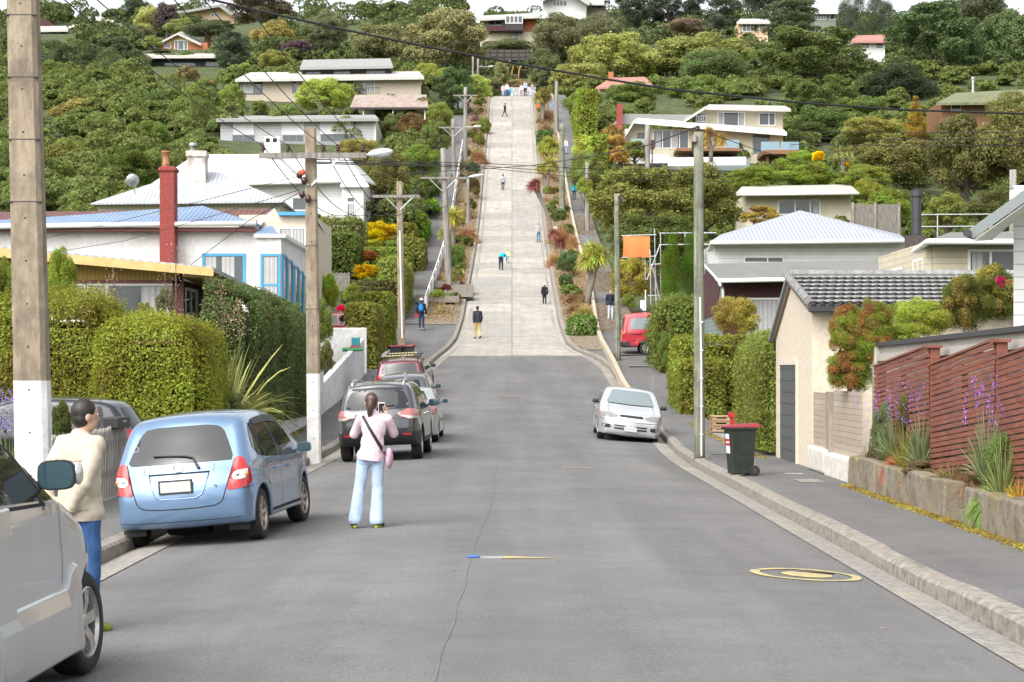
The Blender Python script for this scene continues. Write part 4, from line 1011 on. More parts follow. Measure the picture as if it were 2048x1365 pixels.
 return c.finish((-3.64, 11.09), 1.5)
def van():
 c = Car('van', 'red panel van with side windows parked on the right, half hidden by a hedge', 'van',
  [(-2.25,.42),(-2.33,.46),(-2.35,.6),(-2.31,.75),(-2.29,1.2),(-2.18,1.82),(-2.1,1.92),(-1.7,1.98),(0,1.99),(1.0,1.96),(1.35,1.86),(1.95,1.2),(2.2,1.05),(2.3,.8),(2.33,.5),(2.25,.35)],
  (-1.20,1.45), .33, 1.69, .40, 1.12, .16, .40, .09, (.06,.1), .08, P['red'], trim_z=.47)
 for a, b in ((-1.98,-.75),(-.6,.45)): c.patch('side_window', 'r', [(a,1.22),(b,1.22),(b,1.70),(b-.06,1.75),(a+.14,1.75),(a+.03,1.55)], M['paleglass'], both=True, rnd=1)
 c.patch('side_window', 'r', [(.6,1.2),(1.5,1.2),(1.2,1.7),(.6,1.74)], M['carglass'], both=True)
 c.patch('rear_window', 'b', [(-.62,1.24),(.62,1.24),(.56,1.74),(-.56,1.74)], M['carglass'])
 c.patch('windscreen', 'f', [(-.68,1.24),(.68,1.24),(.6,1.8),(-.6,1.8)], M['carglass'])
 for s in (1,-1):
  o = c.patch('tail_light', 'b', [(.66*s,1.12),(.80*s,1.12),(.80*s,.80),(.66*s,.80)], M['redlamp'], .012)
  c.patch('indicator', 'b', [(.67*s,1.12),(.80*s,1.12),(.80*s,1.0),(.67*s,1.0)], M['amber'], .016, .05, o)
  c.patch('tail_light', 'r' if s < 0 else 'l', [(-2.27,1.12),(-2.16,1.12),(-2.18,.82),(-2.29,.82)], M['redlamp'], .012)
  c.patch('headlight', 'f', [(.4*s,.75),(.7*s,.75),(.7*s,.95),(.4*s,.92)], M['clearlamp'])
 c.patch('rear_bumper', 'b', [(-.80,.46),(.80,.46),(.80,.66),(-.80,.66)], M['trim'], .03)
 c.patch('bumper_end', 'r', [(-2.33,.46),(-1.98,.46),(-1.98,.64),(-2.33,.66)], M['trim'], .02, both=True)
 c.seam('r', [(-1.95,.98),(-1.0,.98)], .03, both=True); c.seam('r', [(-2.1,.70),(-1.65,.70)], .012, both=True); c.seam('r', [(-.68,1.8),(-.68,.45)], both=True); c.seam('r', [(.52,1.8),(.52,.45)], both=True)
 m = MB()
 for x, y in ((-1.35,.5),(-1.0,-.45)):
  m.box((x-.08,y-.06,1.96),(x+.08,y+.06,2.05)); m.ell((x,y,2.08),(.075,.065,.16))
 m.build('roof_rack_foot', M['black'], c.t)
 c.wheels(spokes=8, rim=.2, wd=.19, mat=M['steel']); return c
mpv(); blue_hatch(); grey_suv()
c = sedan('silver white sedan facing the camera with its wheels on the right kerb', 'white', M['paleglass'], True); c.finish((3.13, 53.0), 180.5, roll=.09)
c = sedan('champagne silver sedan mostly hidden in front of the grey SUV', 'palegrey', M['carglass'], False); c.finish((-2.72, 50.9), 0.5)
c = small_hatch('dark grey hatchback tucked between the silver sedan and the maroon wagon', 'darkgrey'); c.finish((-3.3, 60.3), .5)
def maroon():
 c = wagon('maroon station wagon carrying a roof rack of boards, furthest in the left row', 'maroon', 'red')
 r = MB()
 for x in (-1.75,-.35):
  r.bar((x,-.72,1.60),(x,.72,1.60),.05,.03)
  for s in (-.66,.66): r.bar((x,s,1.44),(x,s,1.60),.06,.03)
 for s in (-.70,.70): r.bar((-1.95,s,1.62),(-.2,s,1.62),.04,.03)
 r.build('roof_rack', M['black'], c.t)
 r = MB()
 for i in range(9): r.box((-1.78,-.5+i*.12,1.622),(-1.7,-.41+i*.12,1.66))
 for i in range(9): r.box((-.40,-.5+i*.12,1.622),(-.32,-.41+i*.12,1.66))
 r.build('rack_padding', plain('pale yellow foam', (.55,.52,.28), .8), c.t)
 m = MB(); m.tube([(-1.8,.62,1.66),(-.6,.60,1.70)], .06, 8); m.build('rolled_awning', M['steel'], c.t)
 return c.finish((-3.98, 71.9), 2.5)
maroon()
c = van(); c.zfn = staticmethod(lambda x, y: pathz(x, 88)+.01).__func__; c.finish((7.45, 88.9), 90)
c = small_hatch('charcoal hatchback standing in the left driveway behind the picket fence', 'dark')
for s in (1,-1): c.patch('tail_light', 'l' if s > 0 else 'r', [(-1.92,.98),(-1.60,1.06),(-1.72,.93),(-1.93,.80)], M['redlamp'], .014); c.patch('reversing_lens', 'l' if s > 0 else 'r', [(-1.93,.80),(-1.72,.87),(-1.72,.76),(-1.93,.70)], M['clearlamp'], .016)
c.patch('tail_light', 'b', [(-.8,1.0),(.8,1.0),(.78,.90),(-.78,.90)], M['redlamp'], .012)
c.zfn = lambda x, y: -.05; c.finish((-8.05, 31.6), 270)
c = wagon('red car parked above the white wall on the raised left driveway', 'red', 'red', 'parked_car'); c.zfn = lambda x, y: 2.95; c.finish((-9.0, 85.5), 270)
# ------------------------------------------------------------------ people
SKIN = plain('skin', (.50,.31,.22), .55, var=.08); SKIN2 = plain('light skin', (.60,.40,.31), .55, var=.08)
HAIR = noisy('dark hair', (.008,.006,.005), (.03,.022,.017), 40, .5, stretch=(1,1,.15)); HAIRB = noisy('brown hair', (.03,.016,.01), (.085,.048,.03), 40, .5, stretch=(1,1,.15))
def cloth(name, c, rough=.85, fold=.5, sc=5):
 m = noisy(name, tuple(x*.80 for x in c), tuple(min(1,x*1.12) for x in c), sc, rough, 5, bump=fold, bscale=sc*1.6, stretch=(1,1,.55), spec=.2); return m
def fuse(m, vox, smooth=4):
 me = m.mesh('tmp'); o = bpy.data.objects.new('tmp', me); COL.objects.link(o)
 r = o.modifiers.new('r', 'REMESH'); r.mode = 'VOXEL'; r.voxel_size = vox; r.use_smooth_shade = True
 if smooth: q = o.modifiers.new('s', 'SMOOTH'); q.iterations = smooth; q.factor = .5
 dg = bpy.context.evaluated_depsgraph_get(); me2 = bpy.data.meshes.new_from_object(o.evaluated_get(dg)); me2.materials.clear()
 bpy.data.objects.remove(o); bpy.data.meshes.remove(me); return me2
def trimto(me, co, no, w, near=None):
 bm = bmesh.new(); bm.from_mesh(me)
 fs = [f for f in bm.faces if abs(f.calc_center_median().x-co.x) < w] if near is None else [f for f in bm.faces if (f.calc_center_median()-near).length < w]
 g = list({v for f in fs for v in f.verts})+list({e for f in fs for e in f.edges})+fs
 bmesh.ops.bisect_plane(bm, geom=g, plane_co=co, plane_no=no, clear_outer=True); bm.to_mesh(me); bm.free()
def wrinkle(me, amp, fr):
 n = len(me.vertices); P_ = np.empty(n*3); me.vertices.foreach_get('co', P_); P_ = P_.reshape(-1,3); nn = np.empty(n*3); me.vertices.foreach_get('normal', nn); nn = nn.reshape(-1,3)
 q = P_*np.array(fr); w = noise3(q, 1.0, 1.3)+.6*noise3(q*2.1+q[:,[2,0,1]]*.8, 1.0, 4.1); w = np.sign(w)*np.abs(w)**.8
 P_ = P_+nn*(w*amp)[:,None]; me.vertices.foreach_set('co', P_.ravel()); me.update()
def cap(m, a, b, ra, rb, n=12, flat=1.0):
 a = Vector(a); b = Vector(b); k = 6
 pts = [a+(b-a)*i/k for i in range(k+1)]; m.tube(pts, [ra+(rb-ra)*i/k for i in range(k+1)], n); m.ell(a, (ra,ra,ra), n, 8); m.ell(b, (rb,rb,rb), n, 8)
STAND = dict(pel=(0,0,.525), waist=(0,0,.62), chest=(0,.0,.735), neck=(0,.0,.835), head=(0,.012,.925),
 shL=(-.108,0,.805), shR=(.108,0,.805), elL=(-.135,-.01,.635), elR=(.135,-.01,.635), wrL=(-.14,.045,.495), wrR=(.14,.045,.495),
 hipL=(-.05,0,.515), hipR=(.05,0,.515), knL=(-.055,.012,.285), knR=(.055,.012,.285), anL=(-.06,0,.048), anR=(.06,0,.048), toL=(-.075,.095,.018), toR=(.075,.095,.018))
def person(label, pos, H, heading, pose, top, bot, hair=HAIR, skin=SKIN, shoes=None, lod=1, hairlen=0, sleeve=1.0, hat=None, bulk=1.0, hem=None, short=False, hands=(), group=None, flare=0, grip=None, loose=.016, fold=.0045):
 """pose overrides fractions of H; local +y is forward"""
 J = dict(STAND); J.update(pose); J = {k: Vector(v)*H for k, v in J.items()}
 t = thing('person', label, 'person', pos, -math.radians(heading), group)
 vox = {0:.03,1:.02,2:.0115}[lod]*H/1.7; u = H/1.7*bulk; u0 = H/1.7; sm = {0:1,1:2,2:4}[lod]
 # --- body, one continuous surface
 m = MB(); h = J['head']; fw = Vector((0,1,0))
 if 'face' in pose: fw = Vector(pose['face']).normalized()
 side = Vector((fw.y,-fw.x,0)).normalized(); R = Matrix((side, fw, Vector((0,0,1)))).transposed()
 m.ell(h+Vector((0,0,.02*u0)), (.073*u0,.092*u0,.098*u0), 16, 12, rot=R); m.ell(h+fw*.026*u0+Vector((0,0,-.055*u0)), (.055*u0,.062*u0,.062*u0), 14, 10, rot=R)
 m.ell(h+fw*.094*u0+Vector((0,0,-.018*u0)), (.013*u0,.02*u0,.024*u0), 8, 6, rot=R)
 for s_ in (1,-1): m.ell(h+side*s_*.076*u0+Vector((0,0,-.008*u0))-fw*.005*u0, (.011*u0,.021*u0,.033*u0), 8, 6, rot=R)
 cap(m, J['neck']-Vector((0,0,.04*u0)), h-Vector((0,0,.05*u0)), .055*u0, .05*u0)
 ch = J['chest']; sd = (J['shR']-J['shL']).normalized()
 def frame(up):
  up = Vector(up).normalized(); x = (sd-up*sd.dot(up)).normalized(); return Matrix((x, up.cross(x), up)).transposed()
 spine = J['neck']-J['pel']; FR_ = frame(spine)
 def torso(mm, e):
  mm.ell(ch, (.150*u+e*.7,.105*u+e*.7,.17*u0+e*.5), 16, 12, rot=FR_); mm.ell(J['waist'], (.135*u+e,.098*u+e,.15*u0+e), 16, 12, rot=FR_)
  cap(mm, J['shL'], J['shR'], .056*u+e*.35, .056*u+e*.35); cap(mm, ch+spine.normalized()*.05, J['neck'], .085*u+e, .055*u+e*.5)
  cap(mm, J['waist'], ch, .115*u+e, .12*u+e)
 def pelvis(mm, e): mm.ell(J['pel'], (.15*u+e,.112*u+e,.12*u0+e), 16, 12, rot=FR_)
 torso(m, 0); pelvis(m, 0)
 for s_ in 'LR':
  cap(m, J['sh'+s_], J['el'+s_], .047*u0, .037*u0); cap(m, J['el'+s_], J['wr'+s_], .037*u0, .026*u0)
  cap(m, J['hip'+s_], J['kn'+s_], .078*u0, .052*u0); cap(m, J['kn'+s_], J['an'+s_], .052*u0, .036*u0); cap(m, J['an'+s_], J['to'+s_], .036*u0, .03*u0)
  d = (J['wr'+s_]-J['el'+s_]).normalized()
  if grip and s_ in grip: d = Vector(grip[s_]).normalized()
  wide = d.cross(Vector((0,1,.2))).normalized();
  if lod == 2: wide = d.cross(fw).normalized()
  pn = d.cross(wide); a = J['wr'+s_]
  for q in (-.022,-.007,.008,.023): cap(m, a+d*.01, a+d*.075*u0+wide*q*u0, .017*u0, .013*u0, 8)
  J['d'+s_], J['w'+s_], J['p'+s_] = d, wide, pn
 me = fuse(m, vox, sm)
 fb = MB();
 for s_ in 'LR':
  d, wide, pn = J['d'+s_], J['w'+s_], J['p'+s_]; a = J['wr'+s_]; curl = .55
  for q, l in ((-.024,.055),(-.008,.072),(.008,.078),(.024,.068)):
   b0 = a+d*.07*u0+wide*q*u0; k1 = b0+(d+wide*q*3).normalized()*l*.45*u0+pn*.006*u0; k2 = k1+(d*.85+pn*curl).normalized()*l*.32*u0; k3 = k2+(d*.6+pn*curl*1.4).normalized()*l*.26*u0
   fb.tube([b0,k1,k2,k3], [.0088*u0,.0082*u0,.0075*u0,.0055*u0], 7)
  sg = 1 if wide.dot(Vector((-1 if s_ == 'R' else 1,0,.3))) > 0 else -1
  b0 = a+d*.028*u0+wide*sg*.026*u0; k1 = b0+(d*.6+wide*sg*.75).normalized()*.038*u0; k2 = k1+(d*.95+wide*sg*.2+pn*.3).normalized()*.032*u0
  fb.tube([b0-wide*sg*.012*u0,b0,k1,k2], [.013*u0,.012*u0,.0095*u0,.0065*u0], 7)
 bm = bmesh.new(); bm.from_mesh(me); fm = fb.mesh('f'); bm.from_mesh(fm); bm.to_mesh(me); bm.free()
 link('body', me, skin, t, smooth=True)
 if lod >= 1:
  for s_ in (1,-1):
   e = MB(); c_ = h+fw*.077*u0+side*s_*.031*u0+Vector((0,0,.012*u0)); e.ell(c_, (.014*u0,.008*u0,.008*u0), 10, 6, rot=R); e.build('eye', M['white'], t, smooth=True)
   e = MB(); e.ell(c_+fw*.005*u0, (.006*u0,.004*u0,.0065*u0), 8, 6, rot=R); e.build('pupil', M['black'], t, smooth=True)
  e = MB(); e.ell(h+fw*.083*u0-Vector((0,0,.062*u0)), (.024*u0,.008*u0,.006*u0), 10, 6, rot=R); e.build('mouth', plain('lips', (.32,.13,.11), .5), t, smooth=True)
 # --- hair
 m = MB(); m.ell(h-fw*.014*u0+Vector((0,0,.036*u0)), (.082*u0,.094*u0,.094*u0), 18, 14, rot=R)
 m.ell(h-fw*.035*u0+Vector((0,0,-.015*u0)), (.074*u0,.068*u0,.078*u0), 14, 10, rot=R)
 if hairlen:
  for q in (-.045,0,.045): cap(m, h-fw*.06*u0+side*q*u0, h-fw*.085*u0+side*q*1.1*u0-Vector((0,0,hairlen*u0)), .042*u0, .025*u0)
 me = fuse(m, vox*.8, 2); link('hair', me, hair, t, smooth=True)
 if hat:
  m = MB(); m.ell(h-fw*.012*u0+Vector((0,0,.062*u0)), (.092*u0,.104*u0,.082*u0), 18, 12, rot=R); m.ell(h+fw*.09*u0+Vector((0,0,.045*u0)), (.07*u0,.06*u0,.012*u0), 12, 6, rot=R)
  link('cap', fuse(m, vox*.8, 1), hat, t, smooth=True)
 # --- clothes
 m = MB(); e = loose*u; torso(m, e)
 hm = hem if hem is not None else .02
 if hm:
  dn = (J['pel']-J['waist']).normalized(); cap(m, J['waist'], J['pel']+dn*hm, .13*u+loose*.5, .145*u+loose); m.ell(J['pel']+dn*hm*.3, (.163*u+loose,.125*u+loose,.13*u0), 16, 10, rot=FR_)
 for s_ in 'LR':
  cap(m, J['sh'+s_], J['el'+s_], .054*u0+.006, .050*u0+loose*.35)
  if sleeve > .3: cap(m, J['el'+s_], J['el'+s_].lerp(J['wr'+s_], sleeve), .050*u+.004, .040*u+.004)
 me = fuse(m, vox, sm)
 if hm: trimto(me, J['pel']+dn*hm, dn, .20*u)
 if lod == 2: wrinkle(me, fold, (5,5,7.5))
 link('top', me, top, t, smooth=True)
 m = MB(); pelvis(m, .012*u);
 for s_ in 'LR':
  cap(m, J['hip'+s_], J['kn'+s_], .092*u, .066*u+flare*.25)
  if not short: cap(m, J['kn'+s_], J['an'+s_]+Vector((0,0,.02)), .066*u+flare*.25, .054*u+flare)
 me = fuse(m, vox, sm)
 if not short:
  for s_ in 'LR': trimto(me, J['an'+s_]+Vector((0,0,-.028*u0)), Vector((0,0,-1)), .3, J['an'+s_])
 if lod == 2: wrinkle(me, .0045, (6,6,8))
 link('shorts' if short else 'trousers', me, bot, t, smooth=True)
 for s_ in 'LR':
  m = MB(); a, b = J['an'+s_], J['to'+s_]; lo = Vector((0,0,-.012*u0))
  cap(m, a-(b-a)*.25+lo, b+lo*.0, .042*u0, .036*u0); m.ell(a+Vector((0,0,.012*u0)), (.046*u0,.05*u0,.05*u0))
  me = fuse(m, vox*.8, 1); z0 = min(0, min(v.co.z for v in me.vertices))
  sm_ = shoes or M['black']; o = link('shoe', me, sm_, t, smooth=True)
 t['J'] = 0; del t['J']
 return t, J
C_ = {}
def cl(c, **k):
 if c not in C_: C_[c] = cloth('fabric', c, **k)
 return C_[c]
def gpt(px, py, y=None, path=False):
 Y = y or gy(py); X = (px-1024)/F*Y; return Vector((X, Y, (prof(Y)+.172) if path else roadz(X, Y)))
jk = cloth('cream jacket cloth', (.50,.44,.35), fold=.9, sc=4); jn = cloth('blue denim', (.045,.11,.26), fold=.5, sc=7)
p_ = at(160, 1262, 14.6); p_.z = roadz(p_.x, 14.6)
t, J = person('man in a cream jacket and blue jeans standing beyond the silver people carrier', p_, 1.80, 38,
 dict(elL=(-.138,-.075,.65), elR=(.140,-.09,.645), wrL=(-.085,-.085,.525), wrR=(.055,-.11,.53), head=(.012,.02,.925), anR=(.055,.01,.045), toR=(.075,.09,.018), face=(.35,.93,0)), jk, jn, lod=2, bulk=1.08, loose=.030, fold=.008, hem=.075, sleeve=.93,
 shoes=plain('lime running shoe', (.16,.19,.03), .6), flare=.012)
m = MB(); m.lathe([(.095,-.02),(.098,.02),(.084,.062),(.074,.058),(.078,.0)], J['neck']+Vector((0,-.008,-.035)), 'z', 22); m.build('collar', jk, t, smooth=True)
bv = BVHTree.FromObject([o for o in t.children if o.name.startswith('top')][0], bpy.context.evaluated_depsgraph_get()); m = MB()
for pts in ([(-.17+.34*i/14, 1.335-.012*math.sin(PI*i/14)) for i in range(15)], [(-.19+.38*i/14, .955) for i in range(15)]):
 q = [(bv.ray_cast(Vector((x,-2,z)), Vector((0,1,0)))[0] or Vector((x,-.1,z)))+Vector((0,-.001,0)) for x, z in pts]; m.tube(q, .0045, 5)
m.build('stitched_seam', cloth('seam shade', (.36,.31,.24)), t, smooth=True)
m = MB()
for s_ in 'LR':
 m = MB(); a = J['el'+s_].lerp(J['wr'+s_], .86); b = J['el'+s_].lerp(J['wr'+s_], .95); m.tube([a,b], [.053,.053], 14); m.build('cuff', jk, t, smooth=True)
pk = cloth('pale pink jersey', (.70,.55,.60), fold=.6, sc=5); pj = cloth('faded denim', (.42,.53,.66), fold=.7, sc=5)
p_ = at(737, 1056, 23.5); p_.z = roadz(p_.x, 23.5); hh = 1.69
def f_(x, y, z): return (x/hh, y/hh, z/hh)
t, J = person('woman in a pale pink top and faded jeans holding up a phone in the road', p_, hh, 0,
 dict(pel=f_(.03,0,.90), waist=f_(.05,-.005,1.05), chest=f_(.065,0,1.23), neck=f_(.06,.03,1.40), head=f_(.035,.07,1.545), shL=f_(-.10,.02,1.345), shR=f_(.235,.02,1.345),
   elL=f_(-.195,.15,1.15), elR=f_(.305,.16,1.16), wrL=f_(-.03,.33,1.33), wrR=f_(.20,.33,1.36), hipL=f_(-.055,0,.88), hipR=f_(.115,0,.88), knL=f_(-.115,.02,.48), knR=f_(.11,.03,.49),
   anL=f_(-.16,-.02,.08), anR=f_(.10,-.03,.08), toL=f_(-.20,.12,.03), toR=f_(.16,.10,.03), face=(.08,1,0)), pk, pj, hair=HAIRB, skin=SKIN2, lod=2, hem=.06, sleeve=.86, loose=.020, fold=.0055, flare=.038, bulk=.97,
 shoes=plain('black and lime trainer', (.05,.055,.03), .6), grip={'L':(.35,.15,.9),'R':(-.12,.1,1)})
m = MB(); hd = J['head']; m.tube([hd+Vector((0,-.085,.05)), hd+Vector((0,-.135,.03)), hd+Vector((-.005,-.145,-.05)), hd+Vector((-.015,-.125,-.14)), hd+Vector((-.02,-.105,-.19))], [.026,.042,.044,.034,.012], 12)
m.build('ponytail', HAIRB, t, smooth=True)
m = MB(); m.lathe([(.026,-.012),(.031,0),(.026,.012)], hd+Vector((0,-.10,.045)), 'y', 14); m.build('hair_tie', plain('pink band', (.7,.4,.5), .6), t)
bv = BVHTree.FromObject([o for o in t.children if o.name.startswith('top')][0], bpy.context.evaluated_depsgraph_get())
m = MB(); vs = []; n = 15
for i in range(n):
 q = i/(n-1); x = -.07+.30*q; z = 1.385-.50*q
 for e in (-.02,.02):
  h = bv.ray_cast(Vector((x+e*.8, -2, z+e*.55)), Vector((0,1,0)))[0]; vs.append((h or Vector((x,-.15,z)))+Vector((0,-.008,0)))
m.add(vs, [(2*i,2*i+1,2*i+3,2*i+2) for i in range(n-1)]); m.build('bag_strap', M['black'], t)
m = MB(); m.ell((.255,.0,.86), (.05,.11,.13), 14, 10); m.build('shoulder_bag', cl((.55,.36,.45)), t, smooth=True)
bv2 = BVHTree.FromObject([o for o in t.children if o.name.startswith('trousers')][0], bpy.context.evaluated_depsgraph_get())
for x in (-.055,.115):
 m = MB(); vs = []; g = 5
 for j in range(g+1):
  for i in range(g+1):
   xx = x-.062+.124*i/g; zz = .80+.13*j/g-(.02*(1-abs(2*i/g-1)) if j == 0 else 0); h = bv2.ray_cast(Vector((xx,-2,zz)), Vector((0,1,0)))[0]; vs.append((h or Vector((xx,-.1,zz)))+Vector((0,-.006,0)))
 m.add(vs, [(j*(g+1)+i, j*(g+1)+i+1, (j+1)*(g+1)+i+1, (j+1)*(g+1)+i) for j in range(g) for i in range(g)]); m.build('back_pocket', cl((.30,.40,.53)), t, smooth=True)
for s_ in 'LR':
 m = MB(); a, b = J['an'+s_], J['to'+s_]; cap(m, Vector((a.x,a.y-.03,.016)), Vector((b.x,b.y,.016)), .022, .022); m.build('shoe_sole', plain('lime rubber', (.42,.5,.03), .6), t, smooth=True)
ph = thing('phone', 'white framed phone held up by the woman in pink', 'phone', p_+Vector((.135,.40,1.47)), 0)
m = MB(); m.box((-.04,-.004,-.072),(.04,.004,.072)); m.build('phone_case', M['white'], ph, bevel=.003)
m = MB(); m.box((-.035,-.0065,-.06),(.035,-.0045,.06)); m.build('screen', glassy('phone screen', (.03,.025,.03)), ph)
# --- people further up the hill
WALK = dict(knL=(-.05,.085,.29), anL=(-.05,.10,.05), toL=(-.055,.19,.03), knR=(.05,.0,.285), anR=(.05,-.13,.075), toR=(.055,-.05,.02), elL=(-.145,-.06,.645), wrL=(-.14,-.07,.50), elR=(.145,.02,.64), wrR=(.145,.11,.52))
dk = cl((.02,.022,.03)); p_ = gpt(843, 667, path=True)
t, J = person('woman with a blue backpack and white cap standing on the left footpath', p_, 1.68, 5, {}, dk, cl((.03,.045,.085)), hat=M['white'], hairlen=.22, shoes=M['steel'])
m = MB(); m.ell((0,-.19,1.16),(.135,.085,.21),14,10); m.ell((0,-.255,1.08),(.10,.04,.10),12,8);
for s_ in (1,-1): m.tube([(s_*.08,-.15,1.36),(s_*.11,-.02,1.44),(s_*.12,.12,1.33)], .022, 8)
o = m.build('backpack', cl((.02,.17,.42)), None, smooth=True); tag(o, 'blue backpack worn by the woman on the left footpath', 'backpack'); o.location = p_; o.rotation_euler = (0,0,-math.radians(5))
m = MB(); m.box((-.34,.02,.72),(-.18,.10,.86)); m.tube([(-.32,.06,.86),(-.26,.06,.94),(-.20,.06,.86)],.008,6); o = m.build('handbag', cl((.55,.02,.04)), None, bevel=.02); tag(o, 'small red bag held by the woman with the backpack', 'bag'); o.location = p_
person('man in a navy hooded jacket and yellow trousers walking onto the steep road', gpt(955, 678), 1.72, -18, WALK, cl((.035,.04,.055)), cl((.55,.43,.18)), hem=.05, bulk=1.1)
person('child in a black puffer jacket and white cap walking up the right side', gpt(1089, 608), 1.20, 6, dict(elR=(.16,-.02,.64)), cl((.015,.016,.02)), cl((.03,.033,.045)), hat=M['white'], hem=.05, bulk=1.15)
person('girl in a lilac grey top and jeans facing down the steep road', gpt(1077, 485), 1.50, 175, dict(wrL=(-.05,.10,.60), wrR=(.05,.10,.60)), cl((.42,.37,.42)), cl((.10,.19,.34)), hair=HAIRB)
p_ = gpt(1002, 541)
person('person in a turquoise shirt bending forward over the concrete road', p_, 1.62, 12, dict(chest=(.03,.16,.66), waist=(.01,.06,.60), neck=(.05,.25,.68), head=(.07,.32,.64), shL=(-.07,.19,.69), shR=(.14,.19,.69), elL=(-.09,.26,.55), elR=(.18,.27,.55), wrL=(-.03,.30,.42), wrR=(.16,.33,.43), pel=(0,-.01,.53)), cl((.02,.50,.58)), cl((.03,.04,.075)), bulk=1.05)
person('small child in a pale yellow top beside the bending person', gpt(1016, 527), .98, 160, {}, cl((.70,.68,.38)), cl((.45,.43,.5)), hair=HAIRB)
person('woman in a grey jacket and dark trousers walking up the middle of the slope', gpt(1006, 381), 1.50, 4, dict(anR=(.03,-.05,.06)), cl((.36,.37,.39)), cl((.06,.065,.085)), hairlen=.12, hem=.06)
person('man all in black striding sideways near the top of the slope', gpt(1010, 234), 1.62, -80, dict(knL=(-.05,.09,.29), anL=(-.05,.17,.05), toL=(-.05,.25,.06), anR=(.05,-.16,.06), toR=(.05,-.08,.02), knR=(.05,-.02,.285), elR=(.13,.03,.66), wrR=(.07,.12,.78)), cl((.018,.02,.024)), cl((.05,.048,.045)))
p_ = gpt(1221, 648, path=True)
person('man in a dark jacket and pale jeans standing on the right steps behind the pole', p_, 1.72, 170, {}, cl((.02,.024,.04)), cl((.50,.56,.62)), hem=.05)
person('person in a turquoise jacket halfway up the right footpath', gpt(1148, 404, path=True), 1.6, 0, {}, cl((.02,.33,.42)), cl((.04,.05,.07)))
person('person in an orange top at the edge of the upper right verge', gpt(1076, 226), 1.2, 0, {}, cl((.65,.14,.04)), cl((.05,.05,.06)))
Y_ = gy(476); person('person in a white top sitting among the brown tussocks', Vector(((1108-1024)/F*Y_, Y_, prof(Y_)+.1)), 1.5, 190, dict(pel=(0,-.03,.20), waist=(0,-.03,.30), chest=(0,-.02,.42), neck=(0,0,.52), head=(0,.02,.61), shL=(-.108,0,.49), shR=(.108,0,.49), elL=(-.14,.06,.34), elR=(.14,.06,.34), wrL=(-.08,.17,.27), wrR=(.08,.17,.27), hipL=(-.05,0,.19), hipR=(.05,0,.19), knL=(-.07,.23,.25), knR=(.07,.23,.25), anL=(-.07,.26,.05), anR=(.07,.26,.05), toL=(-.07,.35,.02), toR=(.07,.35,.02)), cl((.6,.68,.68)), cl((.10,.14,.2)), hairlen=.15)
person('person in pale blue walking down the upper right footpath', gpt(1131, 312, path=True), 1.6, 180, {}, cl((.62,.65,.68)), cl((.28,.4,.55)))
for px, hh_, tc, bc, lab in ((1006,1.5,(.7,.45,.52),(.5,.5,.55),'person in a pink and white top leftmost of the group at the crest'),(1010,1.3,(.6,.03,.05),(.1,.2,.4),'child in a red top in the group at the crest'),
  (1014,1.7,(.72,.72,.7),(.06,.16,.33),'person in a white top and blue trousers on the left of the crest'),(1020,1.2,(.1,.35,.5),(.06,.1,.2),'child in blue beside the grey board at the crest'),
  (1043,1.6,(.66,.56,.52),(.45,.2,.22),'person in cream and red in front of the board at the crest'),(1050.5,2.0,(.34,.38,.45),(.02,.02,.03),'tall man in a grey blue top at the crest'),
  (1057,1.4,(.66,.67,.68),(.3,.35,.4),'person in pale grey just right of the tall man at the crest'),(1065,1.75,(.28,.27,.30),(.5,.5,.52),'person in grey with a dark bag rightmost at the crest')):
 Y_ = 243; X_ = (px-1024)/F*Y_; person(lab, (X_, Y_, roadz(X_,Y_)), hh_, random.choice((170,190,0,200)), {}, cl(tc), cl(bc), lod=0, hair=random.choice((HAIR,HAIRB)))
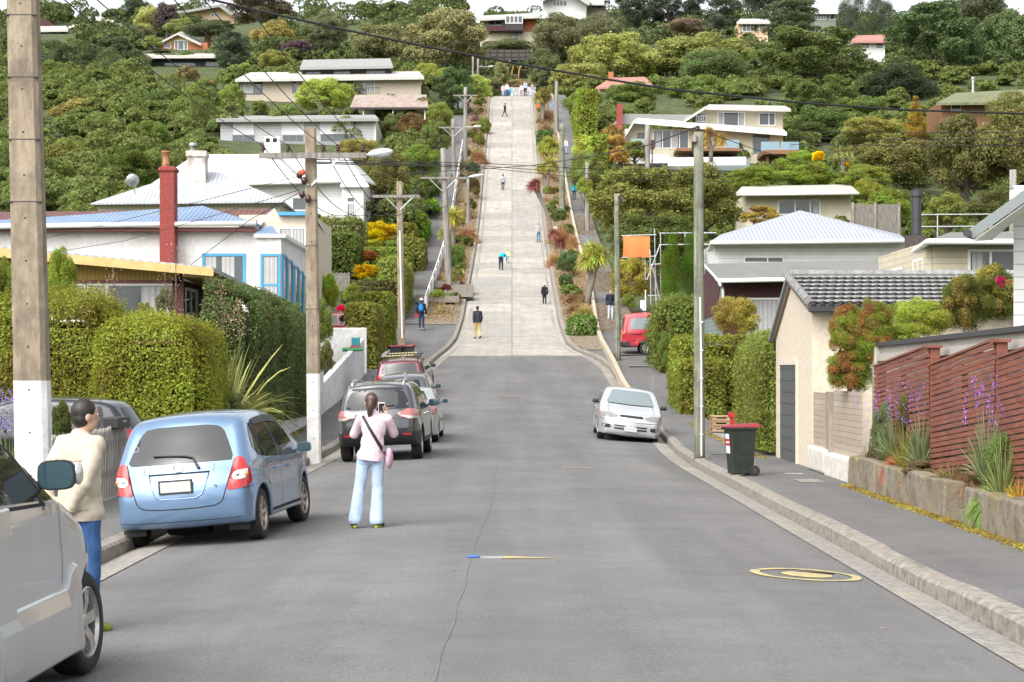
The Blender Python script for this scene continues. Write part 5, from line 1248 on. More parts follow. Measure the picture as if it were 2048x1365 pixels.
# ------------------------------------------------------------------ buildings
def wb(name, c, per=.18): return striped(name, c, per, 'Z', .12, .65, .55, jagged=True)
def corr(name, c, stain=None, per=.11, dark=.62): return striped(name, c, per, 'X', .6, .5, dark, stain)
HM = {'whiteboard': wb('white weatherboard', (.76,.76,.75)), 'cream': wb('cream weatherboard', (.62,.56,.42)), 'creamstucco': noisy('cream stucco', (.56,.48,.37), (.66,.58,.47), 10, .85, bump=.35, bscale=60),
 'stucco': noisy('white roughcast', (.70,.69,.68), (.82,.82,.81), 9, .85, bump=.7, bscale=45, c3=(.58,.56,.54), big=.6), 'redboard': wb('red brown weatherboard', (.11,.028,.022), .16), 'maroon': striped('maroon boards', (.075,.022,.026), .12, 'X', .5, .7, .6, jagged=True),
 'yellow': striped('ochre boards', (.50,.315,.085), .10, 'X', .4, .7, .7), 'ochre': noisy('ochre paint', (.52,.35,.12), (.62,.44,.19), 5, .6), 'grey': wb('pale grey cladding', (.48,.49,.50), .3), 'greypanel': plain('pale panel', (.62,.63,.65), .6), 'dark': plain('dark cladding', (.035,.032,.03), .7), 'beige': noisy('beige render', (.40,.345,.27), (.50,.43,.35), 5, .85),
 'navy': wb('navy weatherboard', (.06,.075,.105), .25), 'brick': noisy('orange brick', (.30,.10,.05), (.48,.19,.09), 14, .9), 'peach': plain('peach paint', (.60,.43,.28), .7), 'greenwall': plain('grey green paint', (.20,.24,.20), .7), 'grassgreen': striped('grey green boards', (.20,.24,.235), .16, 'Z', .4, .7, .5, jagged=True),
 'bluetrim': plain('bright blue trim', (.06,.30,.50), .5), 'redpaint': noisy('red painted roughcast', (.20,.032,.028), (.31,.055,.045), 14, .75, bump=.7, bscale=70), 'maroontrim': plain('maroon trim', (.16,.035,.03), .5), 'greytrim': plain('grey trim', (.22,.25,.25), .5), 'brownwood': noisy('brown timber', (.16,.075,.035), (.30,.15,.075), 8, .7, stretch=(.3,1,3)),
 'r_blue': corr('blue corrugated roof', (.17,.27,.46), (.27,.36,.50), .17, .5), 'r_silver': corr('silver corrugated roof', (.50,.54,.58), (.42,.43,.44), .22, .6), 'r_white': corr('white corrugated roof', (.82,.82,.83), (.72,.73,.74)), 'r_grey': corr('weathered corrugated roof', (.26,.255,.23), (.19,.185,.16), .12, .5),
 'r_bluegrey': corr('blue grey corrugated roof', (.42,.44,.50), (.37,.39,.45), .2), 'r_rust': corr('rusting corrugated roof', (.46,.42,.39), (.33,.20,.15), .2), 'r_maroon': corr('maroon tile roof', (.13,.038,.03), (.20,.07,.055), .25, .45), 'r_pale': corr('pale metal roof', (.60,.585,.54), (.50,.48,.44), .2), 'r_slate': plain('grey flat roof', (.27,.27,.26), .7), 'r_pink': corr('faded red roof', (.50,.25,.20), (.42,.19,.15), .25), 'r_green': noisy('mossy tile roof', (.10,.12,.06), (.20,.20,.11), 3, .9)}
def part(t, name, mb, mat, smooth=False, bevel=0, parent=None):
 o = mb.build(name, mat, parent or t, smooth=smooth, bevel=bevel)
 if parent is None: o.location = -t.location
 return o
RECT = []
class House:
 def __init__(s, name, label, px, Y, cat='house', py=None):
  x = (px-1024)/F*Y; s.Y = Y; s.t = thing(name, label, cat, (x, Y, groundz(x, Y)))
 def box(s, name, x0, y0, x1, y1, Y, d, mat, deep=0, bevel=0):
  a = at(x0, y0, Y); b = at(x1, y1, Y); m = MB(); zb = b.z-deep
  if name in ('wall','lower_storey') and Y > 60: zb = min(zb, groundz(a.x, Y)-.4, groundz(b.x, Y)-.4)
  RECT.append((x0, y0, x1, y0+(min(y1,y0+60)-y0)*.8, Y)); m.box((a.x, Y, zb), (b.x, Y+d, a.z)); return part(s.t, name, m, mat, bevel=bevel)
 def poly(s, name, pts, Y, d, mat):
  m = MB(); m.poly([at(x, y, Y) for x, y in pts], (0, d, 0)); return part(s.t, name, m, mat)
 def faces(s, name, fs, mat, th=.12):
  m = MB()
  for f in fs:
   q = [at(*p) for p in f]; n = (q[1]-q[0]).cross(q[2]-q[0]); m.poly(q, (0, 0, -th) if abs(n.z) > .12*n.length else (0, th, 0))
  return part(s.t, name, m, mat)
 def wbox(s, name, a, b, mat, bevel=0):
  m = MB(); m.box(a, b); return part(s.t, name, m, mat, bevel=bevel)
 def window(s, x0, y0, x1, y1, Y, mull=(), frame='white', fw=.07, curtain=(), trans=(), name='window'):
  a = at(x0, y0, Y); b = at(x1, y1, Y); m = MB(); q0, q1 = Y-.06, Y+.02
  m.box((a.x-fw, q0, b.z-fw), (b.x+fw, q1, b.z)); m.box((a.x-fw, q0, a.z), (b.x+fw, q1, a.z+fw)); m.box((a.x-fw, q0, b.z), (a.x, q1, a.z)); m.box((b.x, q0, b.z), (b.x+fw, q1, a.z))
  for k in mull: x = a.x+(b.x-a.x)*k; m.box((x-fw*.45, q0+.005, b.z), (x+fw*.45, q1, a.z))
  for k in trans: z = b.z+(a.z-b.z)*k; m.box((a.x, q0+.01, z-fw*.4), (b.x, q1, z+fw*.4))
  w_ = part(s.t, name, m, HM.get(frame) or M[frame])
  m = MB(); m.box((a.x, Y-.025, b.z), (b.x, Y-.012, a.z)); o = m.build('pane', M['glass'], w_)
  for c0, c1 in curtain:
   m = MB(); n = 12
   m.add([(a.x+(b.x-a.x)*(c0+(c1-c0)*i/n), Y-.034-.006*(i%2), z) for i in range(n+1) for z in (b.z+.03, a.z-.02)], [(2*i,2*i+2,2*i+3,2*i+1) for i in range(n)]); m.build('curtain', M['curtain'], w_)
  return w_
 def swindow(s, X, ya, yb, z0, z1, mull=(), frame='bluetrim', fw=.08, curtain=True, tr=()):
  m = MB(); q0, q1 = X-.02, X+.06
  m.box((q0,ya-fw,z0-fw),(q1,yb+fw,z0)); m.box((q0,ya-fw,z1),(q1,yb+fw,z1+fw)); m.box((q0,ya-fw,z0),(q1,ya,z1)); m.box((q0,yb,z0),(q1,yb+fw,z1))
  for k in mull: y = ya+(yb-ya)*k; m.box((q0,y-fw/2,z0),(q1-.005,y+fw/2,z1))
  for k in tr: z = z0+(z1-z0)*k; m.box((q0,ya,z-fw/2),(q1-.01,yb,z+fw/2))
  w_ = part(s.t, 'window', m, HM.get(frame) or M[frame]); m = MB(); m.box((X+.012,ya,z0),(X+.025,yb,z1)); m.build('pane', M['glass'], w_)
  if curtain: m = MB(); m.box((X+.026,ya+.05,z0+.03),(X+.032,ya+(yb-ya)*.42,z1-.03)); m.build('curtain', M['curtain'], w_)
def gutter(h, pts, r=.06, mat=None, name='gutter'):
 m = MB(); m.tube([at(*p) for p in pts], r, 8); return part(h.t, name, m, mat or M['white'], smooth=True)
# ---- left side, from the front to the top
h = House('house', 'red brown boarded house with an ochre fascia behind the bright hedge on the left', 200, 47)
h.poly('wall', [(-170,700),(-170,470),(362,545),(362,720)], 47, .25, HM['redboard'])
h.poly('gable_panel', [(-170,482),(160,520),(352,546),(352,560),(-170,560)], 46.93, .06, HM['yellow'])
h.box('beam', -170, 560, 362, 567, 46.90, .1, HM['maroontrim'])
h.window(40, 572, 168, 640, 47, (.5,), fw=.06, curtain=((.02,.3),(.72,.98))); h.window(180, 572, 352, 665, 47, (.2,), fw=.07, curtain=((.02,.18),(.60,.98)))
h.faces('roof', [[(-190,474,46.2),(424,534,46.2),(560,600,58.5),(-20,520,58.5)]], HM['r_silver'], .10)
h.faces('fascia', [[(-190,478,46.14),(427,537,46.14),(427,553,46.14),(-190,498,46.14)]], HM['ochre'], .03)
x_ = (362-1024)/F*47; h.wbox('side_wall', (x_-.22, 47.25, 0.4), (x_-.02, 57, at(362,552,47).z-.1), HM['redboard'])
h.faces('soffit', [[(362,552,47),(426,553,46.3),(500,590,53),(440,590,53)]], HM['ochre'], .03)
h.swindow(x_, 47.5, 49.1, 2.75, 3.9, (.5,), 'white', .07, False); h.swindow(x_, 51.4, 52.6, 2.75, 3.7, (.5,), 'white', .07, False)
m = MB(); m.box((x_-.2,46.9,1.0),(x_+.08,47.1,4.1)); part(h.t, 'corner_post', m, HM['redboard'])
h = House('house', 'white roughcast house with a blue roof, red chimney and bright blue windows', 350, 68)
h.box('wall', -160, 455, 512, 700, 68, 9, HM['stucco'], 1)
h.box('fascia', -170, 457, 512, 463, 67.55, .4, HM['maroontrim']); gutter(h, [(-170,455,67.4),(512,447,67.4)], .09)
h.faces('roof', [[(-170,459,67.4),(512,446,67.4),(405,412,71.5),(60,437,71.5),(-170,450,70)],[(512,446,67.4),(560,468,77),(405,412,71.5)]], HM['r_blue'], .06)
m = MB(); a = at(321,334,67.5); b = at(351,560,67.5); m.box((a.x,67.3,b.z),(b.x,67.95,a.z)); m.box((a.x-.05,67.25,a.z-.18),(b.x+.05,68.0,a.z-.05)); c_ = part(h.t, 'chimney', m, HM['redpaint'], bevel=.03)
m = MB(); p = at(332,334,67.6); m.lathe([(.13,0),(.15,.1),(.15,.12),(.12,.14),(.13,.48),(.17,.5),(.17,.55),(.1,.56)], p, 'z', 16); m.build('chimney_pot', noisy('terracotta', (.28,.12,.05), (.38,.18,.085), 8, .8), c_, smooth=True)
h.window(410, 513, 486, 562, 68, (), 'bluetrim', .10, ((.45,.78),(.02,.3)))
xa = at(512,0,66.5).x; xb = at(562,0,66.5).x
h.wbox('bay', (xa, 66.5, 1.8), (xb, 76, at(0,474,66.5).z), HM['stucco']); h.wbox('bay_roof_edge', (xa-.05, 66.35, at(0,476,66.5).z), (xb+.18, 76.2, at(0,469,66.5).z), M['white'])
h.faces('bay_roof', [[(510,468,66.4),(556,469,66.4),(545,452,70),(520,455,70)]], HM['r_blue'], .04)
h.window(526, 513, 556, 640, 66.5, (), 'bluetrim', .09, ((.05,.95),), (.55,))
zt = at(0,513,66.5).z
for q0, q1 in ((66.75,67.9),(68.2,69.6),(70.2,71.6),(71.9,73.2),(73.5,75.0)): h.swindow(xb, q0, q1, 2.3, zt-.0-.06*(q0-66.7), (), 'bluetrim', .10, True, (.35,))
h = House('house', 'cream house with a maroon tiled roof behind the white house with blue windows', 560, 82)
h.box('wall', 478, 430, 628, 640, 82, 8, HM['creamstucco'], 1); h.box('cornice', 556, 424, 630, 431, 81.7, .3, HM['bluetrim'])
h.faces('roof', [[(-160,447,81.4),(516,446,81.4),(548,419,85),(-160,426,85)]], HM['r_maroon'], .1)
h.faces('barge_board', [[(514,444,81.2),(548,418,85),(552,420,85),(522,449,81.2)],[(548,417,83),(590,480,83),(584,482,83),(547,422,83)]], M['offwhite'], .05)
h.poly('gable_soffit', [(522,450),(549,424),(583,482)], 83.4, .1, HM['ochre'])
h.window(560, 458, 609, 510, 82, (.5,), fw=.06, curtain=((.03,.45),(.55,.97)))
h.faces('side_eave', [[(626,425,81.8),(632,432,81.5),(654,468,88),(648,462,88)]], M['offwhite'], .12)
h = House('house', 'cottage with a silver hip roof and a stained white chimney on the left slope', 380, 103)
h.box('wall', 196, 408, 560, 470, 103, 7, HM['cream'], 1); h.box('fascia', 184, 406, 570, 411, 102.6, .2, HM['greytrim'])
h.faces('roof', [[(181,407,102.3),(568,403,102.3),(436,344,106),(372,345,106)],[(568,403,102.3),(600,430,111),(436,344,106)],[(181,407,102.3),(372,345,106),(250,385,111)]], HM['r_silver'], .08)
m = MB(); a = at(374,302,104.5); b = at(411,372,104.5); m.box((a.x,104.5,b.z),(b.x,105.4,a.z)); m.box((a.x-.06,104.42,a.z-.32),(b.x+.06,105.48,a.z));
c_ = part(h.t, 'chimney', m, noisy('peeling white chimney', (.42,.36,.31), (.70,.68,.66), 3, .9, c3=(.30,.24,.2), big=1.2), bevel=.02)
m = MB(); p = at(386,302,104.9); m.lathe([(.17,0),(.17,.22),(.21,.23),(.21,.42),(.1,.44)], p, 'z', 14); m.build('chimney_pot', M['steel'], c_, smooth=True)
m = MB(); p = at(265,361,102); m.lathe([(.0,-.10),(.24,-.06),(.36,.02),(.35,.03),(.23,-.04),(.0,-.075)], (0,0,0), 'y', 20)
sd_ = m.build('satellite_dish', M['steel'], h.t, smooth=True); sd_.location = p-h.t.location; sd_.rotation_euler = (.35,0,.35)
m = MB(); m.tube([p+Vector((0,.05,0)), p+Vector((.05,.3,-.25)), p+Vector((.05,.4,-.7))], .03, 6); part(h.t, 'dish_arm', m, M['steel'])
h = House('villa', 'large white weatherboard villa with a white iron roof on the left slope', 560, 138)
h.box('wall', 330, 364, 727, 450, 138, 10, HM['whiteboard'], 1)
h.faces('roof', [[(296,372,137.2),(728,361,137.2),(690,309,143),(392,309,143)],[(728,361,137.2),(760,372,148),(690,309,143)]], HM['r_white'], .12); gutter(h, [(296,374,137.1),(730,362,137.1)], .12)
h.box('bay', 684, 372, 727, 450, 136.4, 1.6, HM['whiteboard'], 1); h.faces('bay_roof', [[(680,372,136),(738,372,136),(722,350,138.5),(690,350,138.5)]], HM['r_white'], .1)
h.window(586, 397, 612, 420, 138, (), fw=.08); h.window(695, 396, 708, 404, 136.4, (), fw=.08); h.window(695, 409, 708, 440, 136.4, (), fw=.08, curtain=((.2,.9),))
h.box('vent_box', 528, 274, 559, 308, 141.5, .8, M['white']); h.box('vent_opening', 531.5, 277, 539.5, 285, 141.47, .02, M['under']); h.box('vent_opening', 545.5, 277, 553.5, 285, 141.47, .02, M['under'])
h = House('house', 'long flat roofed pale grey modern house above the white villa', 600, 187)
h.box('wall', 441, 240, 748, 330, 187, 9, HM['grey'], 1); h.faces('roof', [[(432,239,186.2),(757,237,186.2),(750,230,196),(440,232,196)]], HM['r_slate'], .28)
for a, b in ((466,508),(563,608),(640,706)): h.box('white_panel', a, 243, b, 270, 186.94, .05, HM['greypanel'])
h.window(466, 272, 508, 303, 187, (.5,), 'greytrim', .06); h.window(566, 272, 606, 283, 187, (.33,.66), 'greytrim', .05); h.window(642, 270, 706, 283, 187, (.33,.66), 'greytrim', .05)
h.box('lower_band', 510, 284, 706, 320, 186.9, .08, corr('grey corrugated band', (.33,.33,.34)))
h.faces('end_wall', [[(748,238,187),(752,236,187),(775,300,196),(768,305,196)]], M['offwhite'], 3)
h = House('house', 'two storey beige house with a dark glazed upper floor on the left slope', 640, 218)
h.box('wall', 481, 158, 720, 238, 218, 8, HM['beige'], 1); h.box('wall', 720, 158, 842, 200, 218, 8, HM['beige'], 1)
h.faces('roof', [[(470,159,217),(848,154,217),(838,143,226),(500,145,226)]], HM['r_pale'], .3)
h.window(484, 163, 523, 188, 218, (.62,), 'darksteel', .06, ((.03,.58),)); h.window(586, 163, 600, 186, 218, (), 'darksteel', .06, ((.5,.95),)); h.window(709, 165, 748, 184, 218, (.5,), 'white', .08, ((.05,.4),(.6,.95)))
h.box('upper_storey', 603, 134, 782, 152, 223, 6, HM['dark']); h.faces('upper_roof', [[(600,135,222),(786,132,222),(780,117,231),(606,120,231)]], HM['r_slate'], .3)
h.window(612, 138, 641, 150, 223, (.5,), 'darksteel', .05); h.window(668, 138, 700, 150, 223, (.5,), 'darksteel', .05); h.window(733, 136, 770, 149, 223, (.5,), 'darksteel', .05)
m = MB()
for i in range(13): p = at(708+i*4.2, 176, 216.6); q = at(708+i*4.2, 188, 216.6); m.tube([p,q], .03, 5)
m.tube([at(706,176,216.6), at(762,176,216.6)], .05, 5); part(h.t, 'balcony_rail', m, M['darksteel'])
h = House('cottage', 'low cottage with a rust stained veranda roof below the beige house', 785, 202)
h.box('wall', 700, 214, 850, 250, 203.5, 5, HM['beige'], 1); h.faces('roof', [[(700,214,200.5),(857,214,200.5),(853,190,205.5),(710,190,205.5)]], HM['r_rust'], .1); h.box('fascia', 700, 215, 858, 219, 200.4, .2, HM['dark'])
m = MB()
for x in (727,786,850): m.tube([at(x,218,200.8), at(x,240,200.8)], .07, 8)
part(h.t, 'veranda_post', m, M['white']) if False else [part(h.t, 'veranda_post', (lambda mm: (mm.tube([at(x,218,200.8), at(x,240,200.8)], .07, 8), mm)[1])(MB()), M['white']) for x in (727,786,850)]
h = House('house', 'navy weatherboard house with a flat roof and deck rail high on the left', 360, 292)
h.box('wall', 306, 112, 438, 160, 292, 8, HM['navy'], 2); h.faces('roof', [[(272,113,290),(452,112,290),(446,107,300),(284,108,300)]], HM['r_pale'], .35)
h.window(331, 128, 389, 140, 292, (.5,.8), fw=.10); h.window(413, 126, 436, 141, 292, (.5,), fw=.10)
m = MB()
for i in range(14): m.tube([at(392+i*3.8, 138, 289), at(392+i*3.8, 150, 289)], .05, 5)
m.tube([at(390,138,289), at(444,138,289)], .07, 5); part(h.t, 'deck_rail', m, M['offwhite'])
h = House('house', 'small orange brick house with a gabled front and chimney on the upper left', 355, 322)
h.box('wall', 300, 86, 415, 110, 322, 8, HM['brick'], 2); h.poly('gable', [(317,86),(355,68),(395,86)], 322, .3, HM['ochre']); h.faces('roof', [[(312,88,321),(355,66,321),(362,63,330),(322,84,330)],[(355,66,321),(402,88,321),(408,84,330),(362,63,330)],[(280,95,321),(318,92,321),(320,86,328),(284,88,328)]], HM['r_pale'], .35)
h.window(350, 82, 374, 99, 322, (.25,.75), fw=.12); h.window(330, 86, 341, 96, 322, (), fw=.1); h.box('chimney', 409, 66, 420, 92, 326, 1, HM['brick'])
h = House('house', 'cream house with a low sloping roof on the left skyline', 410, 372)
h.poly('wall', [(343,48),(343,28),(440,12),(468,34),(468,48)], 372, 8, HM['peach']); h.faces('roof', [[(338,27,370),(438,9,370),(446,8,380),(346,23,380)],[(438,9,370),(474,35,370),(478,32,380),(446,8,380)]], HM['r_slate'], .5); h.window(422, 28, 436, 34, 372, (.5,), fw=.1); h.window(388, 32, 400, 37, 372, (.5,), fw=.1)
h.box('wing', 456, 18, 492, 36, 378, 5, HM['grey']); h.window(468, 24, 484, 32, 378, (.5,), fw=.1)
h = House('house', 'dark gabled house with tall glazing on the far left ridge', 195, 362)
h.poly('wall', [(140,78),(140,54),(186,38),(240,48),(240,78)], 362, 8, HM['dark']); h.faces('roof', [[(135,55,360),(186,36,360),(192,33,370),(142,51,370)],[(186,36,360),(246,49,360),(250,46,370),(192,33,370)]], HM['r_pale'], .4); h.window(166, 48, 200, 70, 362, (.3,.6), fw=.15); h.window(143, 58, 158, 65, 362, (.5,), fw=.1)
h = House('house', 'low brick house with a long pale roof left of the dark gabled house', 100, 352)
h.box('wall', 78, 60, 132, 82, 352, 7, HM['brick'], 2); h.faces('roof', [[(74,61,350),(136,60,350),(132,52,358),(80,53,358)]], HM['r_pale'], .35); h.window(84, 64, 104, 72, 352, (.5,), fw=.1)
h.poly('rear_gable', [(76,55),(80,34),(98,42),(110,55)], 359, 4, HM['maroon'])
m = MB(); a = at(396,160,252); b = at(440,198,252); m.box((a.x,252,b.z-1),(b.x,252.2,a.z)); o = part(thing('fence', 'rust red corrugated iron fence below the navy house', 'fence', (a.x,252,b.z)), 'iron_sheet', m, corr('rust red iron', (.36,.115,.075), (.26,.10,.07), .35))
# ---- right side
h = House('house', 'cream house with a dark projecting bay beyond the head of the street', 1015, 302)
h.box('wall', 960, 38, 1074, 84, 302, 7, HM['cream'], 2); h.faces('roof', [[(952,38,300),(1080,32,300),(1076,26,310),(958,32,310)]], HM['r_pale'], .35); h.box('bay', 1010, 46, 1046, 61, 299.6, 2.4, HM['dark']); h.box('brick_end', 1047, 40, 1074, 62, 301.8, .3, HM['brick'])
h.window(1012, 33, 1044, 46, 299.6, (.25,.5,.75), fw=.12); h.window(977, 42, 1003, 52, 302, (.5,), fw=.1); h.window(1028, 70, 1038, 80, 302, (), fw=.1); h.box('balcony', 968, 52, 1010, 62, 300.5, 1.5, HM['maroon'])
h = House('house', 'white gabled house on the skyline above the head of the street', 1140, 345)
h.poly('wall', [(1086,40),(1086,2),(1130,-18),(1172,6),(1172,40)], 345, 8, HM['whiteboard']); h.window(1106, 3, 1133, 12, 345, (.25,.5,.75), fw=.1); h.faces('roof', [[(1080,2,343),(1130,-22,343),(1136,-26,354),(1088,-2,354)],[(1130,-22,343),(1178,8,343),(1184,4,354),(1136,-26,354)]], HM['r_pale'], .35)
h = House('house', 'pale hip roofed house just right of the white skyline house', 1195, 352); h.box('wall', 1174, 6, 1212, 30, 352, 6, HM['cream'], 2); h.faces('roof', [[(1168,8,350),(1218,8,350),(1208,-4,356),(1180,-4,356)]], HM['r_pale'], .3); h.window(1184, 10, 1204, 16, 352, (.5,), fw=.1)
h = House('house', 'house with a faded red hip roof peeping over the hedge on the right', 1250, 238)
h.box('wall', 1198, 174, 1300, 200, 238, 7, HM['cream'], 2); h.faces('roof', [[(1190,176,237),(1308,172,237),(1290,154,242),(1222,156,242)]], HM['r_pink'], .2); h.box('chimney', 1217, 144, 1227, 165, 240, .8, HM['brick'])
h = House('house', 'big cream house with two floors of windows, decks and glass rails on the right slope', 1420, 188)
h.box('upper_storey', 1400, 220, 1566, 270, 190, 8, HM['cream']); h.faces('upper_roof', [[(1368,240,188.5),(1412,212,188.5),(1418,209,199),(1380,236,199)],[(1412,214,188.5),(1582,218,188.5),(1570,212,199),(1418,209,199)]], HM['r_pale'], .3)
h.window(1437, 226, 1488, 251, 190, (.2,.78), fw=.1, curtain=((.0,.17),(.82,1))); h.window(1519, 228, 1549, 250, 190, (.62,), fw=.1); h.window(1393, 233, 1411, 243, 189.9, (.25,.5,.75), fw=.08)
h.box('wall', 1250, 258, 1566, 335, 187, 3, HM['cream']); h.poly('gable_wall', [(1240,300),(1240,292),(1268,244),(1300,248),(1300,335),(1240,335)], 186.9, 3, HM['creamstucco'])
h.faces('roof', [[(1238,290,185.5),(1268,240,185.5),(1276,236,192),(1246,286,192)],[(1268,241,185.5),(1574,266,185.5),(1566,258,190),(1276,236,190)]], HM['r_white'], .3)
h.faces('rear_roof', [[(1222,250,193),(1250,228,193),(1384,230,193),(1376,246,193)]], HM['r_slate'], .3); h.box('chimney', 1234, 208, 1245, 258, 192, .8, HM['redpaint'])
h.window(1308, 262, 1376, 296, 187, (.25,.5,.75), 'white', .09, ((.05,.2),(.5,.7))); h.window(1507, 271, 1538, 306, 187, (.5,), 'greytrim', .08); h.window(1276, 268, 1287, 280, 186.9, (), 'darksteel', .06)
h.wbox('deck', (at(1352,0,184).x, 183.2, at(0,304,184).z), (at(1478,0,184).x, 187, at(0,298,184).z), HM['brownwood']); h.wbox('deck', (at(1522,0,184).x, 182, at(0,313,184).z), (at(1600,0,184).x, 187, at(0,305,184).z), HM['brownwood'])
gl = glassy('blue balcony glass', (.20,.30,.36), .05, .8)
for a, b in ((1522,1558),(1562,1598)): h.box('glass_rail', a, 284, b, 304, 182.1, .04, gl)
h.box('glass_rail', 1452, 280, 1478, 298, 183.3, .04, gl); h.box('glass_rail', 1262, 278, 1290, 300, 184.5, .04, plain('green screen', (.25,.33,.28), .5))
for x in (1535,1590): h.wbox('deck_post', (at(x,0,183).x-.12, 183, at(0,340,183).z), (at(x,0,183).x+.12, 183.24, at(0,313,183).z), HM['brownwood'])
h.faces('awning', [[(1228,311,182),(1336,309,182),(1336,318,180.5),(1228,320,180.5)]], M['white'], .4); h.faces('awning', [[(1336,316,180),(1492,314,180),(1492,322,178.5),(1336,324,178.5)]], M['white'], .4)
h.box('lower_storey', 1236, 318, 1500, 350, 182.5, 4, HM['greytrim'])
h = House('bungalow', 'cream weatherboard bungalow with a pale low roof on the right slope', 1600, 142)
h.box('wall', 1492, 388, 1702, 470, 142, 8, HM['cream'], 1); h.faces('roof', [[(1470,388,140.5),(1718,386,140.5),(1700,369,149),(1484,373,149)]], HM['r_pale'], .2); gutter(h, [(1470,390,140.4),(1718,388,140.4)], .1, M['offwhite'])
h.window(1558, 402, 1638, 428, 142, (.4,.78), fw=.1, curtain=((.85,.98),))
t = thing('fence', 'tall weathered grey board fence beside the cream bungalow', 'fence', (at(1750,0,126).x, 126, at(0,470,126).z))
m = MB();
for i in range(34): a = at(1702+i*2.95, 408+random.uniform(0,1.5), 126); b = at(1704.6+i*2.95, 480, 126); m.box((a.x,126,b.z),(b.x,126.04,a.z))
part(t, 'board_panel', m, noisy('grey fence board', (.13,.115,.10), (.26,.24,.21), 6, .9, stretch=(3,1,.3)))
for x in (1705,1750,1797): m = MB(); m.box((at(x,0,126).x-.07,125.88,at(0,480,126).z),(at(x,0,126).x+.07,125.98,at(0,405,126).z)); part(t, 'post', m, M['concrete'])
h = House('house', 'white house under a large blue grey hip roof on the right', 1610, 94)
h.box('wall', 1430, 486, 1812, 560, 94, 8, HM['whiteboard'], 1); h.faces('roof', [[(1420,484,93),(1816,481,93),(1600,421,99)],[(1816,481,93),(1800,470,106),(1600,421,99)],[(1420,484,93),(1600,421,99),(1440,470,106)]], HM['r_bluegrey'], .08); gutter(h, [(1420,486,92.9),(1816,483,92.9)], .09)
h.window(1490, 516, 1565, 524, 94, (.6,), fw=.06)
h.faces('side_eave', [[(1420,486,93),(1432,492,94),(1425,520,101),(1412,510,101)]], M['offwhite'], .1)
h = House('house', 'dark brown boarded house with a weathered corrugated roof and a curtained window on the right', 1540, 69)
h.box('wall', 1446, 560, 1800, 700, 69, 6, HM['maroon'], 1); h.faces('roof', [[(1440,559,68),(1768,553,68),(1800,518,73),(1411,528,73)]], HM['r_grey'], .06); gutter(h, [(1438,562,67.9),(1768,556,67.9)], .08)
h.faces('barge_board', [[(1409,527,73),(1440,560,67.9),(1440,568,67.9),(1409,534,73)]], M['white'], .06)
xw = at(1446,0,69).x
h.wbox('side_wall', (xw-.1, 69, 1.2), (xw-.005, 76, at(0,570,69).z+.2), HM['grassgreen'])
m = MB(); m.poly([(xw-.13,69,at(0,575,69).z),(xw-.13,73.5,at(0,575,69).z+1.0),(xw-.13,76,at(0,575,69).z+.3),(xw-.13,76,at(0,575,69).z-1.0),(xw-.13,70,at(0,600,69).z-.5)], (.02,0,0)); part(h.t, 'gable_boards', m, HM['maroon'])
h.window(1497, 600, 1622, 671, 69, (.76,), fw=.07, curtain=((.02,.70),(.8,.98)))
m = MB(); m.tube([at(1437,562,67.8), at(1440,570,67.8), at(1446,576,68.8), at(1447,640,68.8)], .05, 8); part(h.t, 'downpipe', m, M['white'])
h = House('house', 'cream weatherboard house with a big window and a black flue behind the garage', 1900, 53)
h.box('wall', 1868, 480, 2060, 600, 53, 6, HM['cream'], 1)
xw = at(1868,0,53).x
h.wbox('side_wall', (xw-.2, 53.2, 1.6), (xw-.01, 60, at(0,482,53).z-.05), HM['cream']);
h.swindow(xw-.19, 53.6, 54.8, 4.0, 5.0, (.5,), 'white', .07, False); h.swindow(xw-.19, 56.5, 58, 4.0, 4.9, (.5,), 'white', .07, False)
m = MB()
h.faces('roof', [[(1858,481,52.3),(2060,481,52.3),(2060,463,57),(1900,465,57)],[(1858,481,52.3),(1900,465,57),(1852,490,64),(1758,552,64)]], HM['r_grey'], .10); gutter(h, [(1758,552,63.9),(1856,484,52.2),(2060,484,52.2)], .09)
h.box('fascia', 1870, 486, 2060, 494, 52.7, .2, HM['greytrim'])
h.window(1940, 504, 2056, 552, 53, (.35,), fw=.07, curtain=((.03,.22),))
m = MB(); a = at(1824,470,57); b = at(1845,520,57); m.box((a.x-.08,57,b.z-1),(b.x+.12,57.7,a.z)); c_ = part(h.t, 'chimney', m, noisy('dark brick', (.04,.03,.03), (.09,.07,.065), 12, .9))
m = MB(); p = at(1833,470,57.3); m.tube([p, p+Vector((0,0,1.15))], .15, 14); m.tube([p+Vector((0,0,1.15)), p+Vector((.01,0,1.33))], .19, 14); m.tube([p+Vector((0,0,.45)), p+Vector((0,0,.5))], .165, 14); part(h.t, 'flue', m, M['darksteel'], smooth=False)
for x0, y0, x1, y1, w0, lab, Y, wall, roof in ((1477,42,1536,84,0,'small peach coloured house high on the right among dark trees',325,'peach','r_pale'),(1630,22,1672,52,0,'grey green hut with a flat white roof on the right skyline',345,'greenwall','r_white'),(1706,80,1770,104,0,'white house with a salmon pink roof between the big dark trees',318,'whiteboard','r_pink')):
 h = House('house', lab, (x0+x1)/2, Y); h.box('wall', x0, y0+2, x1, y1, Y, 6, HM[wall], 2)
 h.faces('roof', [[(x0-4,y0+3,Y-1),(x1+5,y0+3,Y-1),(x1-2,y0-(4 if 'pink' not in roof else 10),Y+5),(x0+4,y0-(4 if 'pink' not in roof else 9),Y+5)]], HM[roof], .3)
 h.window(x0+(x1-x0)*.15, y0+7, x0+(x1-x0)*.5, y0+21 if y1-y0 > 35 else y0+17, Y, (.35,.7), fw=.1); h.window(x0+(x1-x0)*.72, y0+7, x0+(x1-x0)*.93, y0+17, Y, (), fw=.1)
h = House('house', 'house with a mossy green tiled roof and steel flue at the right edge', 1950, 195)
